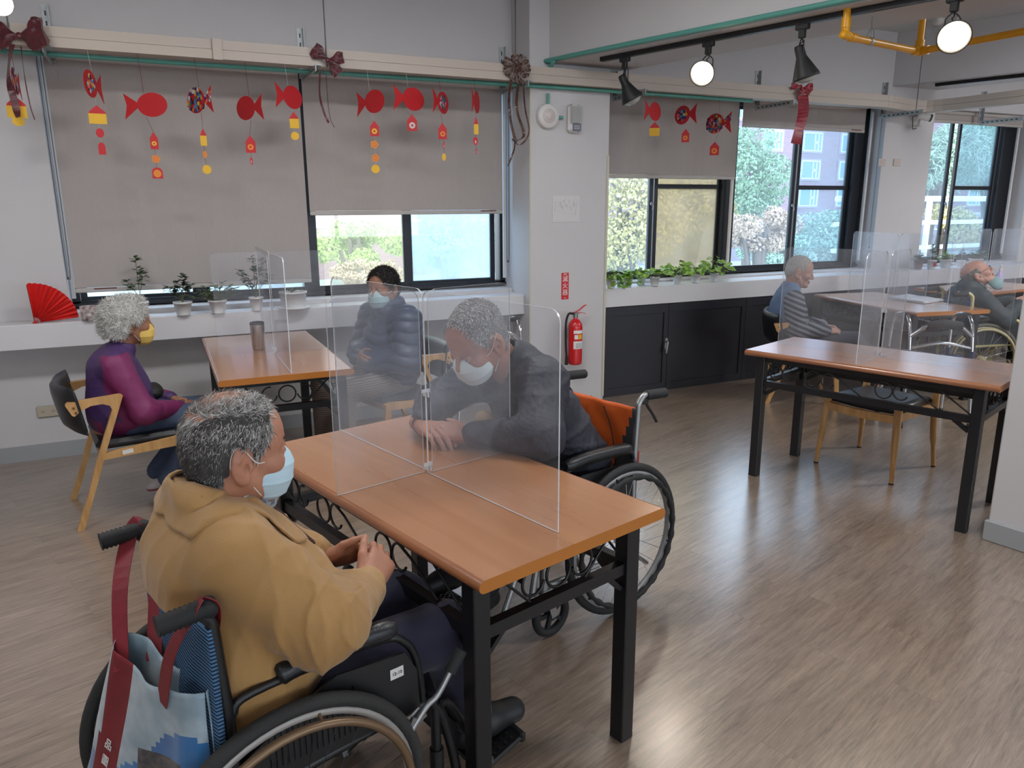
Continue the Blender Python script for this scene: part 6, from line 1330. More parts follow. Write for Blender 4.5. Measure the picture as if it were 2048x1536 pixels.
def bagmat(u, v):
    x, z = u, v
    if .13 < u+.03*v < .35: return 2
    if (.50 < u < .86 and .36 < v < .49): return 3
    if (.62 < u < .98 and .46 < v < .60): return 4
    if (.32 < u < .62 and .58 < v < .74) or (.78 < u < .97 and .60 < v < .70): return 3
    if .3 < u < .55 and .80 < v < .86: return 4
    return 1 if v > .40+.10*sin(6*u)-.28*(u-.5) else 0
b = MB()
for side in (0, 1):
    vs = [bagpt(i/n, j/k, side) for j in range(k+1) for i in range(n+1)]; fs = [(j*(n+1)+i, (j+1)*(n+1)+i, (j+1)*(n+1)+i+1, j*(n+1)+i+1) if side == 0 else (j*(n+1)+i, j*(n+1)+i+1, (j+1)*(n+1)+i+1, (j+1)*(n+1)+i) for j in range(k) for i in range(n)]
    nb = len(b.f); b.add(vs, fs, 0, True)
    if side == 0:
        for t_ in range(len(fs)): j, i = divmod(t_, n); b.m[nb+t_] = bagmat((i+.5)/n, (j+.5)/k)
vs = [bagpt(u, j/k, s) for u in (0, 1) for s in (0, 1) for j in range(k+1)]
q = b.build('bag_body', [M_bw, M_bb, M_br, M_ph, M_ph2], o); sm_ = q.modifiers.new('thick', 'SOLIDIFY'); sm_.thickness = .0015
for j, ch in enumerate('品圖記印'):
    u, v = .22, .47+.085*j; a = V3(bagpt(u, v, 0)); e1 = V3(bagpt(u+.02, v, 0))-V3(bagpt(u-.02, v, 0)); e2 = V3(bagpt(u, v-.02, 0))-V3(bagpt(u, v+.02, 0)); nn_ = np.cross(e1, e2); nn_ /= np.linalg.norm(nn_); text_mesh(ch, .026, a+nn_*.0022, e1, e2, M_label, 'bag_lettering', q)
loc = lambda x, y, z: (x+.165, y+.03, z-.665)
b = MB()
for (hy, x0, sgn) in ((.225, -.125, 1), (-.225, -.125, -1)):
    for s, (bx_, off) in ((0, (-.0, 0)), (1, (.05, 1))):
        u = .22 if sgn > 0 else .70; bp_ = V3(bagpt(u, .03, s)); hk = V3(loc(x0+.012*(1 if s else -1)*1.6, hy, .838)); top = V3(loc(x0, hy, .862)); b.ribbon(smooth_path([top, hk+V3((0, 0, 0)), hk*.55+bp_*.45+V3((-.012 if s == 0 else .012, 0, 0)), bp_+V3((0, 0, -.02))], 6), .034, (-.25, 1, .55*sgn), .0016)
b.build('straps', M_br, o)
# white plastic bag on the orange wheelchair's handle
th = W2a; fW = V3((cos(th), sin(th), 0)); lW = V3((-sin(th), cos(th), 0)); oW = V3((*W2c, 0)); pb = oW+fW*-.13+lW*-.235+V3((0, 0, .74))
Fd = Field((-.08, -.08, -.14), (.08, .08, .13), .0035); Fd.ell((0, 0, -.045), (.045, .032, .062), k=.01); Fd.chain([(0, 0, 0), (.004, 0, .05), (.0, 0, .105)], [.026, .012, .008], .02); X, Y, Z = Fd.grid(); Fd.F = (Fd.F-.012*fold_noise(X, Y, Z, 2, 1.3)).astype(f32)
o = thing('plastic_bag', 'crumpled white plastic bag hanging on the handle of the orange wheelchair', 'bag', tuple(pb)); mesh_obj('bag_body', [Fd.mesh()], mat('thin_plastic_white', (206, 200, 196), .35), o)
# ================================================================== OUTSIDE
M_brick = None
m, N, L, P = new_mat('mauve_brick'); tc = N.new('ShaderNodeTexCoord'); mp = N.new('ShaderNodeMapping'); mp.inputs['Rotation'].default_value = (radians(90), 0, 0); L.new(tc.outputs['Object'], mp.inputs[0])
bk_ = N.new('ShaderNodeTexBrick'); bk_.inputs['Scale'].default_value = 1.6; bk_.inputs['Color1'].default_value = (*rgb((150, 118, 130)), 1); bk_.inputs['Color2'].default_value = (*rgb((162, 130, 140)), 1); bk_.inputs['Mortar'].default_value = (*rgb((140, 114, 126)), 1); L.new(mp.outputs[0], bk_.inputs['Vector']); L.new(bk_.outputs['Color'], P.inputs['Base Color']); P.inputs['Roughness'].default_value = .9; M_brick = m
M_wfr = mat('facade_white_frame', (226, 228, 232), .6); M_wsur = mat('facade_surround', (176, 154, 162), .8); M_wgl = mat('facade_glass', (120, 158, 166), .2)
M_grass = mat('lawn', (176, 188, 182), .9, noise=.15, nscale=.5)
struct(MB().box((40, 45, -4.1), (190, 75, .2)).build('ground_outside', M_grass))
BY = 60
o = thing('apartment_block', 'mauve brick apartment block with white-framed windows beyond the trees', 'building', (60, BY, -4), 0)
MB().box((0, 6, 12), (120, 12, 24)).build('facade', M_brick, o)
cnt = 0
for row in range(5):
    z = -4+3.9+.0+2.78*row-.35
    for c_ in range(22):
        x = 3.6+c_*5.45 if c_ < 5 else 35.7+(c_-5)*5.45
        if not ((x < 26) or (44 < x < 112)) or cnt >= 96: continue
        if x < 26 and row not in (0, 1, 2): continue
        cnt += 1; lx, lz = x-60, z+4+.0
        b = MB(); w, h = 2.5, 1.75
        b.box((lx, -.04, lz), (w+.5, .1, h+.45), mi=1)
        for zz in (-h/2, h/2): b.box((lx, -.12, lz+zz), (w, .08, .13))
        for xx in (-w/2, .12*w, w*.32, w/2): b.box((lx+xx, -.12, lz), (.14, .08, h))
        b.box((lx+w*.22, -.12, lz-.05), (.5, .08, .25)); f = b.build('window', [M_wfr, M_wsur], o); MB().box((lx, -.10, lz), (w, .03, h)).build('pane', M_wgl, f)
MB().box((0, -.1, 4.1), (120, .3, .25)).build('ledge', M_wsur, o)
MB().box((12, -.05, 2.0), (96, .2, 4.0)).build('ground_floor', mat('facade_grey_base', (136, 130, 140), .8), o)
# trees
def lmat(n_, c, c2): return leafmat('outdoor_'+n_, c, c2)
LM = {'green': lmat('green', (104, 140, 108), (160, 188, 146)), 'yellow': lmat('yellow', (168, 154, 88), (214, 200, 138)), 'rust': lmat('rust', (170, 142, 120), (204, 182, 160)), 'pale': lmat('pale', (132, 164, 142), (190, 212, 190)), 'lime': lmat('lime', (132, 160, 78), (184, 206, 124))}
M_bark = mat('bark', (112, 100, 92), .9)
def tree(label, px, py, dist, hw, hh, kind, seed, n=2600, ls=.16, name='leafy_tree', rng=None, palm=False):
    """crown centre at a pixel and distance; hw/hh = half size in metres"""
    d = ray(px, py); C0 = C_O+d*dist; o = thing(name, label, 'tree', (C0[0], C0[1], -4)); rs = np.random.RandomState(seed); cz = C0[2]+4; n = int(n*1.7)
    bl = rs.normal(size=(14, 3)); bl /= np.linalg.norm(bl, axis=1)[:, None]; bl *= np.array([hw, hw, hh])*.62; br_ = .42*min(hw, hh)+rs.rand(14)*.2*min(hw, hh)
    k = rs.randint(0, 14, n); v = rs.normal(size=(n, 3)); v /= np.linalg.norm(v, axis=1)[:, None]; P_ = bl[k]+v*(br_[k]*(.75+.3*rs.rand(n)))[:, None]*np.array([1.1, 1.1, .9])+np.array([0, 0, cz])
    a = rs.normal(size=(n, 3)); a /= np.linalg.norm(a, axis=1)[:, None]; c_ = np.cross(a, v); c_ /= np.linalg.norm(c_, axis=1)[:, None]+1e-9; s = (ls*.42*(.6+.8*rs.rand(n)))[:, None]
    if palm: s1, s2 = s*3.2, s*.35
    else: s1, s2 = s, s*.55
    V = np.stack([P_-a*s1, P_+c_*s2, P_+a*s1, P_-c_*s2], 1).reshape(-1, 3); me = bpy.data.meshes.new('crown'); me.from_pydata(V.tolist(), [], (np.arange(n)[:, None]*4+np.arange(4)).tolist()); me.materials.append(LM[kind]); ob = bpy.data.objects.new('crown', me); COL.objects.link(ob); ob.parent = o
    b = MB(); b.tube(smooth_path([(0, 0, 0), (.1, .05, cz*.5), (0, 0, cz)], 4), [.16]*4+[.13]*4+[.08], 8)
    for q in bl[:8]: b.tube([(0, 0, cz*.62), q*.5+np.array([0, 0, cz-.1*hh]), q+np.array([0, 0, cz])], [.07, .045, .02], 6)
    b.build('trunk', M_bark, o); return o
GT = None
tree('tall pale green tree seen through the window behind the red bow', 1500, 350, 22, 1.15, 1.6, 'green', 1, 5200, .13)
tree('yellow-leaved tree seen through the window next to the column', 1252, 425, 16, 1.25, 1.2, 'yellow', 2, 4200, .12)
tree('amber tree behind the film-covered pane', 1385, 400, 19, 1.5, .8, 'yellow', 3, 3000, .13)
tree('rust-coloured bush below the tall pale green tree', 1520, 460, 17, 1.2, .5, 'rust', 4, 3400, .11)
tree('grey-green shrub at the foot of the apartment block', 1665, 480, 22, 1.7, .8, 'pale', 5, 3000, .14)
tree('large feathery tree seen through the farthest window', 1875, 320, 24, 1.5, 1.3, 'pale', 6, 6200, .12, palm=True)
tree('low autumn shrub behind the white railing', 1855, 460, 20, 1.6, .7, 'yellow', 7, 3000, .12)
tree('second feathery tree at the right edge of the farthest window', 1990, 310, 26, 1.4, 1.2, 'green', 8, 3600, .13, palm=True)
tree('bright green tree seen through the left pane by the puffer jacket man', 715, 490, 15, 1.3, .5, 'lime', 9, 5200, .10)
tree('bluish tree seen faintly through the misty pane', 900, 490, 17, 1.2, .7, 'pale', 10, 3200, .13)
tree('thin brown shrub low in the left pane', 740, 545, 13, .9, .22, 'rust', 11, 1600, .07)
tree('pale tree low behind the pane next to the column', 1240, 505, 18, 1.2, .4, 'pale', 12, 2400, .12)
tree('green shrub low behind the window with the red bow', 1560, 505, 20, 1.5, .4, 'pale', 13, 2600, .12)
# white railing outside the farthest window
M_rail = mat('railing_white', (236, 238, 242), .4); ry = 8.2
o = thing('balcony_railing', 'white railing outside the farthest right window', 'railing', (10.2, ry, 0)); b = MB()
for z in (1.64, 1.27, .88, .52): b.tube([(-1.0, 0, z), (5.5, 0, z)], .045 if z > 1.5 else .035, 10)
b.build('rails', M_rail, o)
for x in (1.05, 2.9, 4.8):
    MB().tube([(x, 0, .2), (x, 0, 1.64)], .045, 10).build('post', M_rail, o)
MB().box((1.5, 0, .12), (7, .9, .2)).build('slab', M_rail, o)
MB().tube(smooth_path([(-.2, .1, .5), (-.12, .05, 1.0), (.1, .0, 1.16), (.55, 0, 1.2)], 5), .03, 8).build('hand_bar', M_rail, o)
# ------------------------------------------------------------------ the man in the yellow jacket (foreground)
def person_yellow():
    o = person('elderly man in mustard jacket and blue mask in the black wheelchair, hands clasped', W1c, W1a)
    J = dict(pelvis=(.02, 0, .52), chest=(-.01, 0, .82), neck=(-.025, 0, .945), shR=(-.03, -.165, .885), elR=(.095, -.245, .735), wrR=(.290, -.085, .690), shL=(-.01, .165, .885), elL=(.13, .255, .74), wrL=(.265, .100, .690),
             hipR=(.05, -.09, .50), knR=(.475, -.105, .50), anR=(.565, -.105, .20), toR=(.70, -.11, .165), hipL=(.05, .09, .50), knL=(.475, .105, .50), anL=(.565, .10, .20), toL=(.70, .11, .165))
    sk = skin('skin_tan', (174, 122, 98)); c = np.array([.036, .0, 1.050]); R = rot(radians(-4), radians(6), radians(0)); sc = 1.02
    HF, T = head_field(c, R, sc, .0026, 1.08, J['neck'], .5)
    hands = hands_pair(J['wrR'], J['wrL'], (.72, .62, .25), (.80, -.55, .22), (.30, -.62, .72), (.45, .62, .62), ((.5, .9, .6), (.5, .95, .6), (.55, .95, .6), (.6, .9, .6)), ((.7, .95, .6), (.75, 1.0, .6), (.75, 1.0, .6), (.8, .95, .6)), 1.02, .0026, (.72, .5, .25), (.8, .45, .2))
    bd, hm = body_mesh(o, J, HF, hands, sk); add_eyes(T, R, sc, bd)
    # jacket
    F = Field((-.30, -.40, .40), (.42, .40, 1.06), .0042)
    F.ell((.0, 0, .60), (.195, .225, .17), k=.05); F.ell((-.005, 0, .76), (.165, .215, .18), k=.08); F.ell((.07, 0, .68), (.165, .18, .15), k=.08); F.ell((-.045, 0, .86), (.115, .18, .10), k=.06)
    F.cap((-.035, -.10, .915), (-.035, .10, .915), .072, .072, .05)
    for a in 'RL': sleeve(F, J, a, (.088, .080, .052), .045, .84)
    X, Y, Z = F.grid(); n1 = fold_noise(X, Y, Z, 11, .62, (1, 1, .7)); n2 = fold_noise(X, Y, Z, 7, 1.0)
    el = np.minimum(np.sqrt((X-.10)**2+(Y+.245)**2+(Z-.735)**2), np.sqrt((X-.13)**2+(Y-.255)**2+(Z-.74)**2)); wel = np.exp(-(el/.11)**2)
    cf = np.exp(-(((X-.25)**2+(np.abs(Y)-.12)**2+(Z-.69)**2)/.085**2))
    t_ = (X*.25+Z*.97); fs_ = (1-np.abs(np.sin(46*(X*.75-Z*.55)+5*np.sin(9*Y)+2.2*np.sin(17*Z))))**3
    F.F = F.F-(.017*n1-.007)-(.014*n2*(wel+cf))-.011*fs_*np.clip(wel*1.4+.5*cf, 0, 1)
    F.F = np.maximum(F.F, -(X+.118+np.clip(Z-.745, 0, .08)*1.2+.10*np.clip(.60-Z, 0, .2))*1.0+np.where(Z > .83, -.2, 0))
    F.F = F.F.astype(f32); F.plane((0, 0, .475), (0, 0, -1)); F.plane((.29, 0, .75), (1, 0, -.0)) if False else None
    # collar: stand + wide fold-over flap
    up = np.array([.08, 0, 1.]); X, Y, Z = F.grid()
    nk = np.array([-.020, 0, .945]); reg = np.sqrt(((X-.02)/.152)**2+((Y)/.128)**2+((Z-.93)/.13)**2)-1
    
    F.cap((-.035, -.035, .975), (-.035, .035, .975), .066, .066, .02); F.F = np.maximum(F.F, (Z-(1.012-.42*(X+.08))).astype(f32)) 
    F.cap((-.018, 0, .93), (.02, 0, 1.10), .058, .070, .006, 's'); F.ell((.075, 0, .965), (.075, .038, .085), k=.01, op='s')
    M_y = mat('mustard_jacket', (164, 124, 72), .72, noise=.07, nscale=9, bump=.10, bscale=260, sheen=.2)
    jk = mesh_obj('jacket', [laplace(*F.mesh(), 1, .35)], [M_y], o)
    # folded collar lying on the shoulders
    nt, ns = 72, 12; G = Field((-.30, -.40, .40), (.42, .40, 1.06), .0042); G.F = F.F.copy(); PP = []; SS = []
    for i in range(nt+1):
        t = -1+2*i/nt; ph = pi+t*radians(166); at = abs(t); rin = .070+.004*at; rout = np.interp(at, [0, .35, .62, .85, .95, 1], [.120, .134, .148, .176, .178, .150]); zi = np.interp(at, [0, .3, .6, 1], [1.010, .997, .968, .925])
        a = np.array([-.018+rin*cos(ph), rin*sin(ph), zi]); b_ = np.array([-.018+rout*cos(ph), rout*sin(ph)*.93, zi-.05-.05*at])
        for j in range(ns+1): s_ = j/ns; PP.append(a*(1-s_)+b_*s_); SS.append(s_)
    PP = np.array(PP); SS = np.array(SS); out = G.push(PP, .004+.006*(1-SS)**2, 8, SS < .35)
    vs = out; b = MB(); b.add(vs, [(i*(ns+1)+j, i*(ns+1)+j+1, (i+1)*(ns+1)+j+1, (i+1)*(ns+1)+j) for i in range(nt) for j in range(ns)], 0, True); co = b.build('collar', M_y, jk); q_ = co.modifiers.new('thick', 'SOLIDIFY'); q_.thickness = .006; q_.offset = 0; q_ = co.modifiers.new('sm', 'SMOOTH'); q_.iterations = 2
    b = MB(); b.tube(smooth_path([(.085, -.010, .93), (.118, -.004, .89), (.155, 0, .84), (.195, 0, .79)], 5), .0035, 6); b.tube(smooth_path([(.088, .004, .93), (.121, .008, .89), (.158, .01, .84), (.198, .01, .79)], 5), .003, 6); b.build('zip', mat('zip_brown', (74, 52, 46), .5, metal=.3), jk)
    # shirt collar
    F = Field((-.09, -.10, .88), (.17, .10, 1.03), .0035); F.cap((.0, 0, .94), (.035, 0, .985), .064, .060, .01); F.ell((.075, 0, .945), (.045, .034, .05), k=.02); F.cap((-.015, 0, .93), (.05, 0, 1.06), .054, .058, .003, 's'); F.plane((0, 0, .992), (-.35, 0, 1))
    m, N, L, P = new_mat('checked_shirt'); tc = N.new('ShaderNodeTexCoord'); ck = N.new('ShaderNodeTexChecker'); ck.inputs['Scale'].default_value = 90; ck.inputs[1].default_value = (*rgb((176, 182, 190)), 1); ck.inputs[2].default_value = (*rgb((112, 122, 140)), 1); L.new(tc.outputs['Object'], ck.inputs[0]); L.new(ck.outputs[0], P.inputs['Base Color']); P.inputs['Roughness'].default_value = .8
    mesh_obj('shirt', [F.mesh()], m, o)
    # grey inner cuff on the left wrist
    wr = np.array(J['wrL']); el_ = np.array(J['elL']); d = (wr-el_)/np.linalg.norm(wr-el_); b = MB(); b.lathe([(.045, -.05), (.043, -.014), (.040, -.010), (.034, -.012), (.036, -.04)], wr, d, 20, cap=False); b.build('inner_cuff', mat('grey_knit', (78, 80, 94), .8), o)
    # trousers
    F = Field((-.14, -.25, .18), (.66, .25, .66), .0065)
    for s, a in ((-1, 'R'), (1, 'L')):
        hp, kn, an = [np.array(J[k+a]) for k in ('hip', 'kn', 'an')]; F.cap(hp, kn, .088, .074, .03); F.cap(kn, an+np.array([-.01, 0, .03]), .073, .058, .02)
    F.ell((.03, 0, .51), (.14, .17, .10), k=.03); X, Y, Z = F.grid(); F.F = (F.F-.007*fold_noise(X, Y, Z, 4, .9)).astype(f32)
    M_navy = mat('navy_trousers', (42, 40, 62), .85, noise=.08, nscale=14, sheen=.15); mesh_obj('trousers', [laplace(*F.mesh(), 1)], M_navy, o)
    Msh = mat('black_shoe', (26, 27, 30), .5)
    for a in 'RL': shoe(J['an'+a], J['to'+a], Msh, o)
    # hair
    def lenf(lo, rs): return np.where(lo[:, 2] > .085, .020, np.where(lo[:, 2] > .0, .017, .011))*(.6+.8*rs.rand(len(lo)))
    def flow(lo, rs):
        x, y, z = lo.T; d = np.stack([np.where(z > .09, .35, np.where(x > -.02, -.25, -.35)), y*0, np.where(z > .085, .25, -.9)], 1)+rs.normal(size=(len(lo), 3))*.30; return d, np.where(z > .08, .14, .11)+.08*rs.rand(len(lo))
    def mf(lo, rs):
        x, y, z = lo.T; r = rs.rand(len(lo)); dark = sstep(.065, .0, z)*sstep(.045, -.02, x)
        a = np.where(r < .12+.62*dark, 0, np.where(r < .55+.37*dark, 1, np.where(r < .86+.12*dark, 2, 3))); top = z+.02*rs.normal(size=len(z)) > .082; return np.where(top, np.where(r < .25, 1, np.where(r < .7, 2, 3)), a)
    CF = cap_shell(T, R, c, sc, .0035, None, .003, .002, low=-.082); X, Y, Z = CF.grid(); lx = (X-c[0])+.03; lz = Z-c[2]
    bald = np.sqrt((lx/.075)**2+((Y-c[1])/.055)**2)-1.0+np.zeros_like(CF.F); CF.F = np.maximum(CF.F, np.where(lz > .05, -bald*.05, -1).astype(f32))
    cp = mesh_obj('hair', [CF.mesh()], mat('hair_underlayer', (62, 59, 58), .9, noise=.4, nscale=60), o)
    strands(hm, T, R, c, sc, 17000, 5, lambda lo: scalp_mask(lo, .055, -.085, 1), lenf, flow, mf, [HAIR_D, HAIR_M, HAIR_L, HAIR_W], cp, 'hair_strands', .00075)
    # eyebrow
    eb = MB(); rs = np.random.RandomState(2)
    for s in (-1, 1):
        for k in range(46):
            u = rs.rand(); b0 = T(.094-.012*u, s*(.016+.030*u), .030+.004*rs.rand()); eb.tube([b0, b0+(R[0]*.004+R[2]*(.003+.003*rs.rand())+R[1]*s*.006)], [.0006, .0002], 3)
    eb.build('eyebrow', HAIR_M, bd)
    mask_mesh(T, R, c, sc, (184, 212, 226), bd, '_blue', down=-.008)
    return o
person_yellow()

# ------------------------------------------------------------------ the leaning man
def person_lean():
    o = person('grey-haired man in a dark navy jacket and white mask leaning his arms on the table', W2c, W2a)
    J = dict(pelvis=(.02, 0, .52), chest=(.20, 0, .80), neck=(.345, 0, .985), shR=(.32, -.16, .94), elR=(.475, -.29, .815), wrR=(.655, -.105, .800), shL=(.315, .155, .945), elL=(.44, .285, .812), wrL=(.595, .085, .800),
             hipR=(.06, -.09, .50), knR=(.46, -.11, .50), anR=(.55, -.105, .20), toR=(.68, -.11, .165), hipL=(.06, .09, .50), knL=(.46, .11, .50), anL=(.55, .10, .20), toL=(.68, .11, .165))
    sk = skin('skin_ruddy', (172, 122, 102)); c = np.array([.485, .0, 1.100]); R = rot(radians(6), radians(34), radians(-4)); sc = 1.10
    HF, T = head_field(c, R, sc, .003, 1.08, J['neck'], .6, closed_eye=True)
    hands = hands_pair(J['wrR'], J['wrL'], (.12, .98, .05), (.40, -.90, .02), (.25, -.05, .95), (.35, .2, .9), ((.35, .6, .4),)*4, ((.6, .8, .5),)*4, 1.05, .003, (.75, .4, .15), (.8, .45, .1))
    bd, hm = body_mesh(o, J, HF, hands, sk); add_eyes(T, R, sc, bd)
    F = Field((-.24, -.42, .42), (.66, .42, 1.14), .0058)
    F.ell((.06, 0, .58), (.165, .205, .15), k=.05); F.ell((.15, 0, .71), (.150, .20, .17), R=rot(0, radians(28)), k=.08); F.ell((.245, 0, .84), (.13, .20, .13), R=rot(0, radians(42)), k=.08); F.cap((.295, -.09, .94), (.295, .09, .94), .080, .080, .05)
    for a in 'RL': sleeve(F, J, a, (.088, .074, .048), .05, .90); F.cap((.30, 0, .99), J['sh'+a], .075, .082, .05)
    X, Y, Z = F.grid(); F.F = (F.F-(.014*fold_noise(X, Y, Z, 21, .8)-.005)-.0015*np.sin(X*210+3*np.sin(Z*40))*np.sin(Z*190+3*np.sin(Y*50))).astype(f32)
    F.plane((0, 0, .50), (0, 0, -1)); F.F = np.maximum(F.F, np.where(X+0*Y > .475, (.7545-Z)+0*X, -1).astype(f32))
    for s in (-1, 1): F.cap((.315, s*.035, 1.01), (.345, s*.03, 1.03), .068, .062, .02)
    F.cap((.33, 0, .98), (.45, 0, 1.12), .060, .074, .004, 's'); F.plane((.345, 0, 1.075), (.55, 0, 1))if False else None
    M_nv = mat('navy_jacket', (36, 37, 48), .62, noise=.10, nscale=30, bump=.25, bscale=120)
    mesh_obj('jacket', [laplace(*F.mesh(), 1, .35)], M_nv, o)
    for a in 'RL':
        wr = np.array(J['wr'+a]); el = np.array(J['el'+a]); d = (wr-el)/np.linalg.norm(wr-el); b = MB()
        for k, (h0, h1, mi) in enumerate(((-.055, -.042, 0), (-.042, -.036, 1), (-.036, -.028, 0), (-.028, -.022, 1), (-.022, -.008, 0))): b.lathe([(.040, h0), (.0405, (h0+h1)/2), (.040, h1)], wr, d, 20, mi=mi, cap=False)
        b.lathe([(.040, -.008), (.036, -.006), (.031, -.012)], wr, d, 20, cap=False); b.build('knit_cuff', [mat('knit_dark', (46, 46, 52), .9), mat('knit_stripe', (150, 150, 154), .9)], o)
    # beige shirt glimpsed between the arms
    F = Field((.2, -.12, .62), (.52, .14, .95), .006); F.ell((.475, .02, .815), (.035, .04, .035), R=rot(0, radians(35)), k=.02); mesh_obj('shirt', [F.mesh()], mat('beige_shirt', (176, 150, 124), .8), o)
    F = Field((-.14, -.25, .18), (.64, .25, .66), .008)
    for s, a in ((-1, 'R'), (1, 'L')):
        hp, kn, an = [np.array(J[k+a]) for k in ('hip', 'kn', 'an')]; F.cap(hp, kn, .086, .072, .03); F.cap(kn, an+np.array([-.01, 0, .03]), .07, .055, .02)
    F.ell((.03, 0, .51), (.14, .17, .10), k=.03); mesh_obj('trousers', [F.mesh()], mat('black_trousers', (32, 32, 36), .85), o)
    for a in 'RL': shoe(J['an'+a], J['to'+a], mat('black_shoe', (26, 27, 30), .5), o)
    CF = cap_shell(T, R, c, sc, .003, None, .0035, .001, low=-.085, front=.05)
    cp = mesh_obj('hair', [CF.mesh()], mat('hair_under_grey', (120, 116, 114), .9, noise=.25, nscale=70), o)
    strands(hm, T, R, c, sc, 7000, 8, lambda lo: scalp_mask(lo, .058, -.085), lambda lo, rs: .013*(.6+.8*rs.rand(len(lo))),
            lambda lo, rs: (np.stack([.6+0*lo[:, 0], 0*lo[:, 0], -.5+0*lo[:, 0]], 1)+rs.normal(size=(len(lo), 3))*.3, .3+.1*rs.rand(len(lo))), lambda lo, rs: (lambda r: np.where(r < .25, 0, np.where(r < .7, 1, 2)))(rs.rand(len(lo))), [HAIR_M, HAIR_L, HAIR_W], cp, 'hair_strands', .0010)
    mask_mesh(T, R, c, sc, (206, 216, 214), bd, '_white')
    return o
person_lean()

